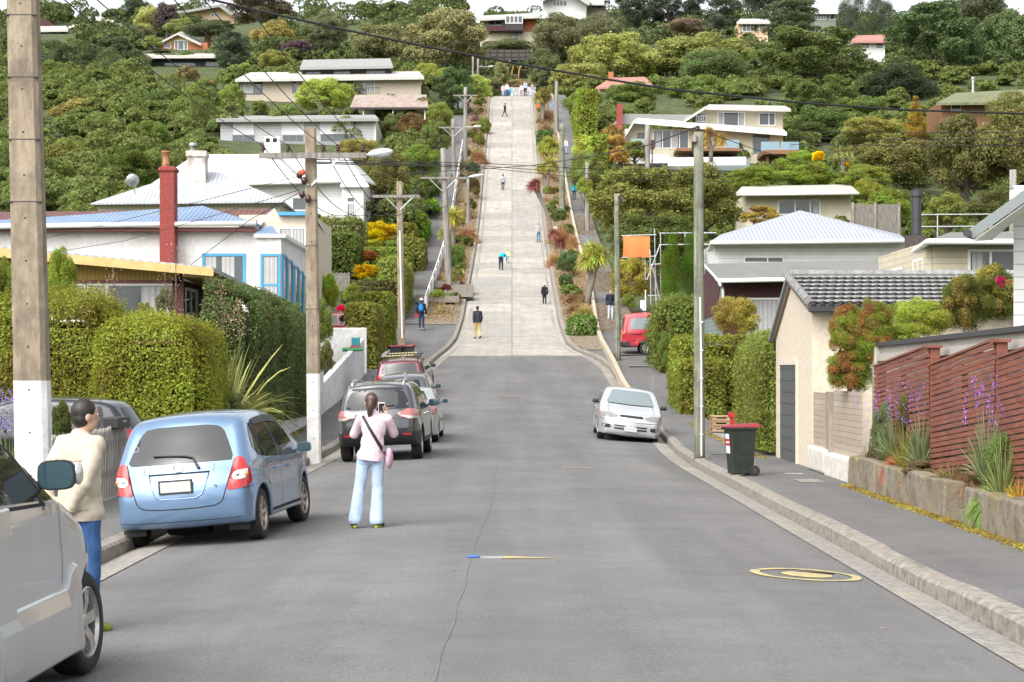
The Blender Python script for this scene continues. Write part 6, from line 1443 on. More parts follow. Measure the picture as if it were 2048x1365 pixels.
h.box('wall', 1882, 203, 2080, 250, 195, 7, HM['brownwood'], 2); h.faces('roof', [[(1872,206,193.5),(2090,204,193.5),(2070,178,201),(1912,186,201)]], HM['r_green'], .25); h.window(1903, 207, 1920, 222, 195, (), fw=.08)
m = MB(); p = at(1946,186,196); m.tube([p, p+Vector((0,0,1.4))], .13, 10); m.tube([p+Vector((0,0,1.4)), p+Vector((0,0,1.6))], .2, 10); part(h.t, 'flue', m, M['steel'])
# ---- the garage, the fences and the house at the right edge
M['tile'] = noisy('grey roof tile', (.16,.16,.158), (.30,.30,.29), 9, .85, bump=.3)
GX0, GX1 = 5.78, 10.8; GYa, GYb, GYr = 36.6, 41.6, 39.3
g = thing('garage', 'cream garage with a scalloped grey tile roof and dark roller door on the right', 'garage', (8, 39, .2))
zE, zR, zF = 3.18, 3.86, 2.66
m = MB(); m.poly([(GX0,GYa,-.1),(GX0,GYb,-.1),(GX0,GYb,zF),(GX0,GYr,zR-.12),(GX0,GYa,zE-.08)], (.22,0,0)); m.box((GX0+.22,GYa,-.1),(GX1,GYa+.2,zE-.1)); part(g, 'wall', m, HM['creamstucco'])
m = MB(); m.box((GX0-.04,GYb-3.2,-.05),(GX0+.03,GYb-3.1,2.12)); m.box((GX0-.04,GYb-.75,-.05),(GX0+.03,GYb-.65,2.12)); m.box((GX0-.04,GYb-3.1,2.02),(GX0+.03,GYb-.75,2.12)); d_ = part(g, 'door_frame', m, HM['creamstucco'])
m = MB(); m.box((GX0-.02,GYb-3.09,-.05),(GX0-.004,GYb-.76,2.01)); m.build('garage_door', striped('dark garage door', (.075,.085,.082), .24, 'Z', .6, .5, .4, jagged=True), d_)
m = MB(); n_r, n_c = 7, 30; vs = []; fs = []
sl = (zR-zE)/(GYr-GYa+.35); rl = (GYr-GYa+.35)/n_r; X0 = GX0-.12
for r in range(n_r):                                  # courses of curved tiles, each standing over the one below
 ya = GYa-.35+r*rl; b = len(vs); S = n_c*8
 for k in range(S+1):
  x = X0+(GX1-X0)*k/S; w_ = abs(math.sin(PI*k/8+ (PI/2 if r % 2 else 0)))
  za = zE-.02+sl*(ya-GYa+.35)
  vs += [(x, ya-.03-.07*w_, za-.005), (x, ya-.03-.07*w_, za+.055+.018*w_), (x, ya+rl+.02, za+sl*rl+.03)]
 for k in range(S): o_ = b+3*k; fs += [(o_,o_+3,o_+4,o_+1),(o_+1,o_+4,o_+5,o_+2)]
m.add(vs, fs); m.mi = [1,0]*(len(fs)//2); part(g, 'tile_roof', m, [M['tile'], M['trim']], smooth=False)  # lip faces coloured dark: the shadow under each tile lip is painted in
m = MB(); m.poly([(X0,GYr,zR),(GX1,GYr,zR),(GX1,GYb+.3,zF-.05),(X0,GYb+.3,zF-.05)], (0,0,-.08)); m.poly([(X0,GYa-.3,zE),(GX1,GYa-.3,zE),(GX1,GYr,zR),(X0,GYr,zR)], (0,0,-.08)); part(g, 'roof_deck', m, HM['greytrim'])
m = MB()
for i in range(26): x = X0+i*.2; m.tube([(x,GYr,zR+.04),(x+.21,GYr,zR+.045)], [.075,.085], 8)
part(g, 'ridge_tile', m, M['tile'])
m = MB()
for i in range(14):
 q = i/14; q1 = (i+1.05)/14; ya, yb = GYa-.36+(GYr-GYa+.36)*q, GYa-.36+(GYr-GYa+.36)*q1; m.tube([(X0-.02,ya,zE+.07+(zR-zE)*q),(X0-.02,yb,zE+.06+(zR-zE)*q1)], [.085,.075], 8)
part(g, 'verge_tile', m, M['tile'])
m = MB(); m.box((X0,GYa-.42,zE-.16),(GX1,GYa-.30,zE-.005)); part(g, 'gutter', m, M['darksteel'], bevel=.02)
m = MB(); m.tube([(GX0+.85,GYa-.36,zE-.1),(GX0+.85,GYa-.06,zE-.25),(GX0+.85,GYa-.06,.4)], .05, 10); part(g, 'downpipe', m, HM['creamstucco'], smooth=True)
m = MB(); m.poly([(GX0-.06,GYa-.1,zE-.16),(GX0-.06,GYr,zR-.2),(GX0-.06,GYb+.2,zF-.16),(GX0-.06,GYb+.2,zF-.02),(GX0-.06,GYr,zR-.05),(GX0-.06,GYa-.1,zE-.02)], (.05,0,0)); part(g, 'barge_board', m, plain('brown barge board', (.20,.15,.12), .6))
fx = 5.80
def fz(Y, py): return EYE+(HOR-py)/F*Y
t = thing('board_fence', 'unpainted pale board fence on a white plastered base beside the garage', 'fence', (fx, 34, .1))
palew = striped('pale bare boards', (.40,.34,.27), .105, 'Z', .4, .85, .55, (.30,.25,.20), jagged=True, c_alt=(.30,.245,.19))
m = MB(); m.box((fx,34.75,.45),(fx+.04,36.55,fz(35.5,786))); m.box((fx,31.7,.42),(fx+.04,34.25,fz(33,783))); part(t, 'board_panel', m, palew)
for y in (34.35,34.62): m = MB(); m.box((fx-.08,y-.07,.38),(fx+.06,y+.07,fz(34.5,784))); part(t, 'post', m, noisy('weathered post', (.22,.18,.14), (.36,.31,.25), 8, .9, stretch=(1,1,.2)))
m = MB(); m.box((fx-.14,34.5,.02),(fx+.12,36.5,.47)); m.box((fx-.14,31.7,-.02),(fx+.12,34.48,.43)); part(t, 'plaster_base', m, noisy('white plaster', (.50,.46,.40), (.68,.65,.60), 6, .9, bump=.5), bevel=.05)
redw = noisy('red stained slat', (.15,.045,.025), (.245,.085,.05), 7, .7, stretch=(1,.35,3), c3=(.16,.06,.05), big=1)
t = thing('slat_fence', 'red stained slatted fence in stepped panels along the right footpath', 'fence', (5.95, 25, .3))
fxx = 5.95; random.seed(5)
for (ya, yb, za, zb_) in ((31.2,27.15,1.93,2.21),(27.0,23.45,1.95,2.24),(23.3,19.2,2.02,2.36)):
 for i in range(25):
  m = MB(); d = i*.074; jit = random.uniform(-.006,.006); ga, gb = za-d+jit, zb_-d+jit
  if ga < .38: break
  m.bar((fxx+random.uniform(-.004,.004), ya, ga), (fxx+random.uniform(-.004,.004), yb, gb), .022, .056); part(t, 'slat', m, redw)
 m = MB(); m.box((fxx+.02,yb-.08,.2),(fxx+.15,yb+.10,zb_+.03)); m.box((fxx-.03,yb-.12,zb_+.03),(fxx+.18,yb+.14,zb_+.07)); part(t, 'post', m, redw)
 m = MB(); m.box((fxx+.03,(ya+yb)/2-.05,.2),(fxx+.09,(ya+yb)/2+.05,(za+zb_)/2-.1)); part(t, 'batten', m, redw)
 m = MB(); m.bar((fxx, ya, za+.055), (fxx, yb+.1, zb_+.055), .06, .03); part(t, 'capping', m, redw)
m = MB(); m.box((fxx+.08,31.3,.2),(fxx+.22,31.5,2.0)); part(t, 'end_post', m, redw)
m = MB()
for y in (22.2,21.98): m.box((fxx-.045,y-.03,1.35),(fxx-.03,y+.03,1.75))
t2 = thing('timber_fence', 'grey timber fence with a dark sloping cap behind the red slats', 'fence', (6.25, 26, .3))
gb = striped('grey vertical boards', (.42,.40,.37), .16, 'Y', .4, .85, .6, (.33,.31,.28), jagged=True)
m = MB(); m.poly([(6.3,32.6,.3),(6.3,22.8,.3),(6.3,22.8,fz(22.8,660)),(6.3,32.6,fz(32.6,692))], (.04,0,0)); part(t2, 'board_panel', m, gb)
m = MB(); m.bar((6.3,32.7,fz(32.6,690)),(6.3,22.7,fz(22.8,655)),.14,.07); part(t2, 'capping', m, plain('dark capping', (.05,.052,.055), .7))
m = MB(); m.bar((6.26,32.5,fz(32.6,716)),(6.26,22.8,fz(22.8,686)),.05,.12); part(t2, 'rail', m, plain('pale rail', (.40,.37,.33), .8))
m = MB(); m.box((6.2,32.5,.3),(6.36,32.7,fz(32.6,694))); part(t2, 'post', m, plain('pale post', (.42,.39,.35), .8))
h = House('house', 'white weatherboard house with a deep grey eave cut off by the right edge', 2080, 27)
xw = at(2027,0,27).x
m = MB(); m.poly([(xw,27,.3),(xw+4,27,.3),(xw+5.2,31.5,.3),(xw+1.35,31.5,.3)], (0,0,4.25)); m.poly([(xw,27.02,4.5),(xw,27.02,at(0,440,27).z+.02),(xw+4,27.02,7.1),(xw+4,27.02,4.5)], (0,.2,0)); part(h.t, 'wall', m, HM['whiteboard'])
h.faces('roof', [[(1936,461,26.0),(2260,228,26.0),(2252,236,27.2),(1950,470,27.2)]], HM['r_grey'], .05)
h.faces('barge_board', [[(1936,463,25.95),(2260,230,25.95),(2260,256,25.95),(1946,478,25.95)]], HM['greytrim'], .05)
h.faces('soffit', [[(1948,480,25.98),(2260,256,25.98),(2250,268,26.98),(2010,440,26.98),(1986,478,26.98)]], M['offwhite'], .02)
m = MB(); m.tube([at(1934,466,25.9), at(1946,472,27.2)], .06, 8); part(h.t, 'gutter', m, M['darksteel'])
# ------------------------------------------------------------------ poles and cables
M['polecon'] = noisy('weathered concrete pole', (.21,.165,.12), (.36,.295,.215), 5, .92, 9, bump=.5, bscale=40, stretch=(1.5,1.5,.4), c3=(.13,.105,.08), big=1.3)
M['polewood'] = noisy('grey timber pole', (.15,.135,.12), (.32,.30,.28), 7, .9, 8, bump=.6, stretch=(2,2,.12))
M['polegreen'] = noisy('green treated timber pole', (.115,.125,.085), (.27,.28,.21), 6, .9, 9, bump=.7, stretch=(2.4,2.4,.14), c3=(.06,.06,.05), big=2.2)
M['polewhite'] = noisy('white painted band', (.66,.66,.64), (.80,.80,.79), 4, .8, 9, bump=.3, c3=(.5,.48,.45), big=3)
def pole(label, px, ytop, ybase, Y, w, kind, base_z=None, white=None, lean=0, taper=.72, name='power_pole', seams=()):
 p = at(px, ybase, Y); p.z = base_z if base_z is not None else p.z; top = at(px+lean, ytop, Y); ht = top.z-p.z; dx = top.x-p.x
 t = thing(name, label, 'pole', p); m = MB(); mat = {'con':M['polecon'],'wood':M['polewood'],'green':M['polegreen']}[kind]
 def sec(z): k = 1-(1-taper)*z/ht; return w*k/2, dx*z/ht
 zs = [-.4]+([white] if white else [])+[ht]
 def seg(z0, z1):
  q = MB()
  if kind == 'con':
   n = 10; vs = []
   for i in range(n+1):
    z = z0+(z1-z0)*i/n; r, o = sec(max(0,z)); c = r*.28
    vs += [(o+a, b, z) for a, b in ((-r+c,-r*.8),(r-c,-r*.8),(r,-r*.8+c),(r,r*.8-c),(r-c,r*.8),(-r+c,r*.8),(-r,r*.8-c),(-r,-r*.8+c))]
   fs = [(i*8+k, i*8+(k+1)%8, (i+1)*8+(k+1)%8, (i+1)*8+k) for i in range(n) for k in range(8)]+[tuple(range(7,-1,-1)), tuple(n*8+k for k in range(8))]
   q.add(vs, fs)
  else:
   n = 8; q.tube([(sec(max(0,z0+(z1-z0)*i/n))[1], 0, z0+(z1-z0)*i/n) for i in range(n+1)], [sec(max(0,z0+(z1-z0)*i/n))[0] for i in range(n+1)], 14)
  return q
 if white:
  seg(-.4, white).build('white_band', M['polewhite'], t); seg(white, ht).build('shaft', mat, t)
 else: seg(-.4, ht).build('shaft', mat, t, smooth=kind != 'con')
 if kind == 'con':
  m = MB(); r0 = w*.8/2
  for i in range(int(ht/.62)):
   z = .35+i*.62; r, o = sec(z); m.lathe([(.014,-r*.8-.003),(.0,-r*.8-.0035)], (o,0,z), 'y', 8)
  m.build('bolt_holes', M['under'], t)
  for z in seams:
   r, o = sec(z); m = MB(); m.box((o-r-.004,-r*.8-.004,z),(o+r+.004,-r*.4,z+.014)); m.build('strap', M['darksteel'], t)
 t['h'] = ht; del t['h']
 return t, p, Vector((dx, 0, ht))
def crossarm(t, z, half, off=0, mat=None, n=4, y=-.2, th=.12, brace=True, ins=True, tilt=0, sx=0):
 m = MB(); m.bar((sx+off-half, y, z-tilt), (sx+off+half, y, z+tilt), .10, th); m.build('crossarm', mat or M['polewood'], t)
 if brace:
  for s in (1,-1): m = MB(); m.bar((sx+s*.55*half, y-.02, z-.06), (sx+.03*s, -.12, z-.06-half*.5), .03, .05); m.build('brace', M['steel'], t)
 out = []
 if ins:
  for i in range(n):
   x = sx+off-half*.93+2*half*.93*i/(n-1)
   if abs(x-sx) < .15: x += .22
   m = MB(); m.lathe([(.018,0),(.02,.05),(.055,.055),(.06,.075),(.03,.09),(.055,.10),(.055,.125),(.028,.14),(.042,.15),(.04,.175),(0,.185)], (x,y,z+th/2), 'z', 12); m.build('insulator', M['insul'], t, smooth=True); out.append(Vector((x,y,z+th/2+.16)))
 return out
def lamp(t, a, b, L=.7):
 m = MB(); m.tube([a, b], .03, 8); o = m.build('lamp_arm', M['steel'], t)
 a = Vector(a); b = Vector(b); d = (b-a).normalized(); m = MB(); R = d.to_track_quat('X', 'Z').to_matrix()
 m.ell(b+d*L*.5, (L*.55,.15,.10), 16, 10, rot=R); h = m.build('lamp_head', plain('lamp shell', (.62,.64,.64), .4), t, smooth=True)
 m = MB(); m.ell(b+d*L*.6-Vector((0,0,.045)), (L*.38,.125,.085), 14, 8, rot=R); m.build('lamp_lens', glassy('lamp lens', (.42,.45,.44), .15), h, smooth=True)
WN = [0]
def wire(label, pts, r=.012, sag=.0, group=None):
 q = []
 pts = [Vector(p) for p in pts]
 for a, b in zip(pts, pts[1:]):
  n = 14
  for i in range(n+(1 if b is pts[-1] else 0)): t_ = i/n; p = a.lerp(b, t_); p.z -= sag*4*t_*(1-t_); q.append(p)
 m = MB(); m.tube(q, r, 6); o = m.build('cable', M['wire'], smooth=True); return tag(o, label, 'cable', group)
pole('thick concrete power pole with a tall white band nearest on the left', 70, -60, 985, 27.6, .50, 'con', .05, 1.72, lean=-25, taper=.84, seams=(4.3,5.2,6.1,7.0))
P2, p2, t2_ = pole('concrete power pole with a white band, crossarm and lamp behind the blue hatchback', 629, 257, 900, 42.0, .31, 'con', .05, 1.78, lean=-8, taper=.78, seams=(3.2,4.6,5.6))
zc = at(0,314,42).z-.05; ins2 = crossarm(P2, zc, 1.18, .08, n=5, y=-.24, sx=t2_.x)
lamp(P2, (t2_.x+1.15,-.24,zc), (t2_.x+1.30,-.24,zc+.02), .52)
for i, (x, z, mt) in enumerate(((-.22,-.42,'insul'),(-.12,-.55,'insul'),(-.16,-.85,'insul'),(-.03,-.95,'insul'))): m = MB(); m.ell((t2_.x+x,-.2,zc+z), (.07,.06,.09), 10, 8); m.build('fuse_holder', M[mt], P2, smooth=True)
m = MB(); m.ell((t2_.x-.16,-.22,zc-.37), (.08,.06,.07), 10, 8); m.build('fuse_cap', plain('orange plastic', (.55,.09,.02), .5), P2, smooth=True)
P3, p3, t3_ = pole('slim concrete power pole with a white conduit behind the maroon wagon', 804, 363, 712, 83, .32, 'con', 1.75, lean=-5, taper=.8)
c3 = crossarm(P3, at(0,394,83).z-1.75, 1.05, -.15, n=4, sx=t3_.x)
m = MB(); m.tube([(.02,-.16,1.5),(t3_.x*.8,-.16,6.2)], .035, 8); m.build('conduit', M['white'], P3)
P4, p4, t4_ = pole('bare grey timber power pole with a crossarm and lamp in the left planter', 898, 297, 590, 116.5, .44, 'wood', prof(116.5), lean=-12)
c4_ = crossarm(P4, at(0,357,116.5).z-prof(116.5), 1.5, .1, n=4, sx=t4_.x); lamp(P4, (t4_.x+1.4,-.2,at(0,357,116).z-prof(116)), (t4_.x+1.6,-.2,at(0,356,116).z-prof(116)), .9)
P5, p5, t5_ = pole('grey pole with a street lamp arm by the white fence', 908, 238, 370, 176, .40, 'wood', prof(176), lean=-2)
crossarm(P5, at(0,256,176).z-prof(176), 1.6, .3, n=3, sx=t5_.x); lamp(P5, (t5_.x+1.0,-.2,at(0,255,176).z-prof(176)), (t5_.x+1.9,-.2,at(0,254,176).z-prof(176)), .7)
P6, p6, t6_ = pole('tall brown timber pole standing at the foot of the upper left bank', 930, 175, 330, 187, .48, 'wood', prof(187), lean=1)
crossarm(P6, at(0,192,187).z-prof(187), 1.2, 0, n=4, sx=t6_.x)
pole('thin timber pole with a dark crossarm among the brown tussocks on the left', 936, 358, 460, 150, .30, 'wood', prof(150));
pole('left of two thin grey poles above the head of the street', 946, 113, 200, 250, .35, 'wood', prof(250)-1); PK, pk_, tk_ = pole('right of two thin grey poles above the head of the street', 956, 118, 200, 252, .40, 'wood', prof(252)-1)
lamp(PK, (0,-.2,at(0,135,252).z-pk_.z), (1.4,-.2,at(0,134,252).z-pk_.z), .7)
P7, p7, t7_ = pole('large green tinged timber pole with a white conduit on the right footpath', 1399, 265, 908, 40.8, .24, 'green', .02, lean=-2, taper=.86)
m = MB(); m.bar((-.13,-.15,t7_.z-.15),(-.02,.9,t7_.z-.30),.11,.14); m.build('crossarm', M['polewood'], P7)
m = MB(); m.lathe([(.02,0),(.02,.05),(.055,.055),(.06,.08),(.03,.09),(.05,.10),(.05,.13),(0,.15)], (-.04,0,t7_.z), 'z', 12); m.build('insulator', M['insul'], P7, smooth=True)
m = MB(); m.tube([(.03,-.13,.05),(.03,-.125,2.0),(.0,-.115,3.45)], .017, 8); m.build('conduit', M['white'], P7)
for z in (.5,1.1,1.7,2.3,2.9): m = MB(); m.box((-.005,-.15,z),(.06,-.105,z+.03)); m.build('saddle_clip', M['white'], P7)
P8, p8, t8_ = pole('leaning timber pole in front of the red van', 1236, 388, 725, 86, .27, 'green', pathz(4.5,86)-.1, lean=-3, taper=.8)
m = MB(); m.bar((0,-.1,t8_.z-.05),(.25,.5,t8_.z-.3),.1,.12); m.build('crossarm', M['polewood'], P8); m = MB(); m.lathe([(.02,0),(.05,.05),(.05,.1),(.03,.12),(.04,.16),(0,.2)], (.05,0,t8_.z), 'z', 10); m.build('insulator', M['insul'], P8, smooth=True)
P9, p9, t9_ = pole('grey timber pole carrying a dark switch in front of the big cream house', 1295, 250, 400, 124, .42, 'wood', at(0,480,124).z)
m = MB(); m.box((.2,-.2,t9_.z-1.6),(.45,.1,t9_.z-1.0)); m.tube([(.3,-.05,t9_.z-1.0),(.3,-.05,t9_.z-4)], .05, 6); m.build('switch_box', M['insul'], P9)
pole('green painted pole beside the upper right footpath', 1124, 248, 410, 160, .55, 'green', prof(160)); pole('brown timber pole near the top of the right verge', 1113, 163, 275, 207, .50, 'wood', prof(207)); pole('short grey pole at the edge of the big olive tree', 1174, 325, 400, 150, .40, 'wood', prof(150))
pole('dark timber pole with tangled wires at the right edge', 2026, 340, 420, 70, .35, 'wood', 1.0)
a2 = [p2+v for v in ins2]
for i, (px, py) in enumerate(((112,0),(178,0),(336,0),(398,0),(478,0))): wire('service wire running from the upper left to insulator %s on the lamp crossarm' % ('one','two','three','four','five')[i], [at(px,py-14,24+i*.4), a2[i]], .008, .12, 'wires from the near pole to the lamp crossarm')
a3 = [p3+v for v in c3]; a4 = [p4+v for v in c4_]
for i in range(4):
 wire('drooping wire between the lamp pole and the slim concrete pole', [a2[i], a3[i]], .012, 1.3, 'drooping wires between the left poles'); wire('drooping wire between the slim concrete pole and the grey timber pole', [a3[i], a4[i]], .016, 1.3, 'drooping wires up to the grey pole')
def pw(label, pts, r=.012): wire(label, [at(*p) for p in pts], r, 0)
pw('thick black cable crossing the whole view above the roofs', [(330,-22,34),(500,18,34.5),(690,60,35),(860,95,35.5),(1024,126,36),(1200,157,36.5),(1348,180,37),(1600,206,38),(1800,220,39),(2080,229,40)], .021)
pw('cable from the right green pole down to the right edge', [(1389,256,40.8),(1500,296,45),(1650,340,50),(1800,372,56),(1935,394,62)], .010)
pw('cable from the right green pole across the street to the left', [(1389,256,40.8),(1300,290,52),(1180,314,66),(1060,332,80),(900,342,100),(700,352,120)], .016)
for i, yy in enumerate((265,278,291)): pw('%s of three level wires over the trees on the right' % ('top','middle','lowest')[i], [(1572,yy-2,184),(1800,yy+1,150),(2080,yy,110)], .03)
for i, (a, b) in enumerate(((327,338),(332,348),(335,358))): pw('%s of three wires crossing the middle of the slope' % ('upper','middle','lower')[i], [(612,a-8,42),(960,a,90),(1180,b,110),(1480,b+6,120)], .016)
pw('slack wire from the leaning pole to the conifers', [(1240,390,86),(1290,420,88),(1340,458,92),(1395,490,96)], .012)
for i, x in enumerate((0,1)): pw('%s house wire from the lamp pole to the blue roofed house' % ('upper','lower')[x], [(600,352+i*28,42),(420,398+i*36,50),(250,440+i*42,58),(90,478+i*30,64)], .008)
pw('wire from the lamp pole down to the ochre eave', [(600,385,42),(500,440,44),(375,535,46.5)], .009)
# ------------------------------------------------------------------ walls, fences, street things
M['wallwhite'] = noisy('white painted wall', (.62,.62,.61), (.80,.80,.79), 5, .85, 9, bump=.5, bscale=25, c3=(.52,.50,.47), big=1.2)
def wallY(name, label, cat, x, ya, yb, za, zb_, th, mat, base=-.3, n=8):
 m = MB(); vs = []
 for i in range(n+1): q = i/n; y = ya+(yb-ya)*q; z = za+(zb_-za)*q; vs += [(x-th,y,base),(x,y,base),(x,y,z),(x-th,y,z)]
 m.add(vs, [(i*4+k, i*4+(k+1)%4, i*4+4+(k+1)%4, i*4+4+k) for i in range(n) for k in range(4)]+[(3,2,1,0),tuple(n*4+k for k in range(4))])
 o = m.build(name, mat, bevel=.03); return tag(o, label, cat)
wallY('garden_wall', 'low white wall under the dark rounded hedge on the left', 'wall', -6.16, 42.6, 57.6, .95, 1.25, .22, M['wallwhite'])
wallY('gate_pillar', 'tall white pillar section at the near end of the sloping white wall', 'wall', -6.14, 57.8, 62.0, 2.35, 2.45, .26, M['wallwhite'])
wallY('garden_wall', 'white wall sloping up beside the left footpath in front of the clipped hedge', 'wall', -6.17, 62.1, 79.5, 1.45, 3.2, .22, M['wallwhite'])
o = MB(); a = at(636,656,80.2); b = at(733,770,80.2); o.box((a.x,80.2,b.z),(b.x,80.45,a.z)); tag(o.build('retaining_wall', M['wallwhite'], bevel=.03), 'white retaining wall holding up the red car on the left', 'wall')
t = thing('garden_seat', 'small red and turquoise child seat on the gravel behind the white wall', 'toy', at(711,707,74)); m = MB(); m.box((-.2,-.15,.12),(.2,.15,.3)); m.build('seat', plain('dull red plastic', (.30,.07,.08), .5), t, bevel=.03); m = MB(); m.box((-.17,.1,.3),(.17,.17,.62)); m.build('backrest', plain('turquoise plastic', (.03,.30,.36), .5), t, bevel=.03); m = MB(); m.tube([(-.5,-.1,.14),(.3,-.1,.16)], .08, 10); m.build('bar', plain('green plastic', (.06,.28,.10), .5), t)
def pickets(label, pts, Y0, Y1, x, n, h, mat, rail=True, base=None):
 t = thing('picket_fence', label, 'fence', (x, (Y0+Y1)/2, .1))
 for i in range(n):
  y = Y0+(Y1-Y0)*i/(n-1); m = MB(); z0 = -.05; hh = h+random.uniform(-.015,.015); w_ = abs(Y1-Y0)/n*.68
  m.add([(-.012,y-w_/2-t.location.y,z0),(.012,y-w_/2-t.location.y,z0),(.012,y+w_/2-t.location.y,z0),(-.012,y+w_/2-t.location.y,z0),(-.012,y-w_/2-t.location.y,hh-.06),(.012,y-w_/2-t.location.y,hh-.06),(.012,y+w_/2-t.location.y,hh-.06),(-.012,y+w_/2-t.location.y,hh-.06),(-.012,y-t.location.y,hh),(.012,y-t.location.y,hh)],
    [(0,3,2,1),(0,1,5,4),(1,2,6,5),(2,3,7,6),(3,0,4,7),(4,5,9,8),(6,7,8,9),(5,6,9),(7,4,8)]); m.build('picket', mat, t)
 for z in (.3,h-.25): m = MB(); m.box((-.06,Y0-t.location.y,z),(-.02,Y1-t.location.y,z+.07)); m.build('rail', mat, t)
 return t
greypk = noisy('weathered grey picket', (.16,.15,.135), (.32,.30,.275), 8, .9, stretch=(3,3,.3))
pickets('weathered grey picket fence between the man and the blue hatchback', None, 24.6, 29.3, -5.95, 42, .98, greypk)
t = thing('letter_box', 'long black letter box fixed on top of the grey picket fence', 'letter box', (-5.95, 28.6, 1.05)); m = MB(); m.box((-.12,-.42,0),(.12,.42,.17)); m.build('box_body', M['trim'], t, bevel=.02); m = MB(); m.box((.118,-.12,.09),(.126,.12,.12)); m.build('slot', M['steel'], t)
t = thing('picket_fence', 'grey picket fence in the hedge garden left of the slope', 'fence', at(671,575,97))
for i in range(14): m = MB(); x = -.62+i*.1; m.box((x-.03,0,-.2),(x+.03,.03,.72+.03*(i%2))); m.build('picket', greypk, t)
for z in (.1,.5): m = MB(); m.box((-.68,.03,z),(.75,.07,z+.07)); m.build('rail', greypk, t)
t = thing('white_fence', 'white board fence climbing beside the upper left footpath', 'fence', (FXL(150), 150, prof(150))); m = MB()
y = 106.0
while y < 196:
 x = FXL(y); y2 = y+2.3; m.poly([(x,y,prof(y)+.15),(x,y2,prof(y2)+.15),(x,y2,prof(y2)+1.15),(x,y,prof(y)+1.12)], (-.05,0,0)); y = y2+.03
o = m.build('board_panel', M['wallwhite'], t); o.location = -t.location
y = 106.0
for k in range(20): x = FXL(y); m = MB(); m.box((x-.02,y-.06,prof(y)),(x+.09,y+.06,prof(y)+1.22)); o = m.build('post', M['wallwhite'], t); o.location = -t.location; y += 4.66
extr('edge_wall_right', frange(70,90,2)+frange(92,240,3), lambda y: [(WX(y)-.09,prof(y)-.3),(WX(y)-.09,prof(y)+.16+.24*sstep(74,84,y)),(WX(y)+.10,prof(y)+.16+.24*sstep(74,84,y)),(WX(y)+.10,prof(y)-.3)], noisy('pale edge wall', (.36,.30,.22), (.50,.43,.33), 4, .9, 8, bump=.4), None)
tag(bpy.data.objects['edge_wall_right'], 'pale concrete edge wall climbing between the right verge and the steps', 'wall'); bpy.data.objects['edge_wall_right'].name = 'edge_wall'
t = thing('steps', 'long flight of worn steps climbing the upper right footpath', 'steps', (5.7, 120, prof(120))); mstep = noisy('worn step', (.11,.085,.06), (.24,.20,.15), 5, .9, 8, bump=.4)
y = 100.0; run = 0
for k in range(96):
 y2 = y+.42; m = MB(); m.box((WX(y)+.12,y,prof(y)-.1),(6.6,y2+.1,prof(y2)+.245)); o = m.build('tread', mstep, t); o.location = -t.location; y = y2
 if k in (23,47,71): y += 6
for (px, py, Y, wx, wy, lab) in ((876,606,111,1.25,.8,'pale timber planter box with a green shrub at the foot of the left verge'),(918,592,113.5,.85,.7,'front timber planting frame right of the grey timber pole'),(918,580,116,.85,.7,'rear timber planting frame right of the grey timber pole'),(888,570,118,1.0,.8,'timber planter with ground cover around the grey timber pole')):
 p = at(px,py,Y); p.z = prof(Y)+.15; t = thing('planter_box', lab, 'planter', p); fr_ = M['concrete']
 for n_, a, b in (('side',(-wx,-wy,0),(wx,-wy+.1,.38)),('side',(-wx,wy-.1,0),(wx,wy,.5)),('side',(-wx,-wy+.1,0),(-wx+.1,wy-.1,.44)),('side',(wx-.1,-wy+.1,0),(wx,wy-.1,.44))): m = MB(); m.box(a,b); m.build(n_, M['kerb'], t)
 m = MB(); m.box((-wx+.1,-wy+.1,0),(wx-.1,wy-.1,.3)); m.build('earth', M['soil'], t)
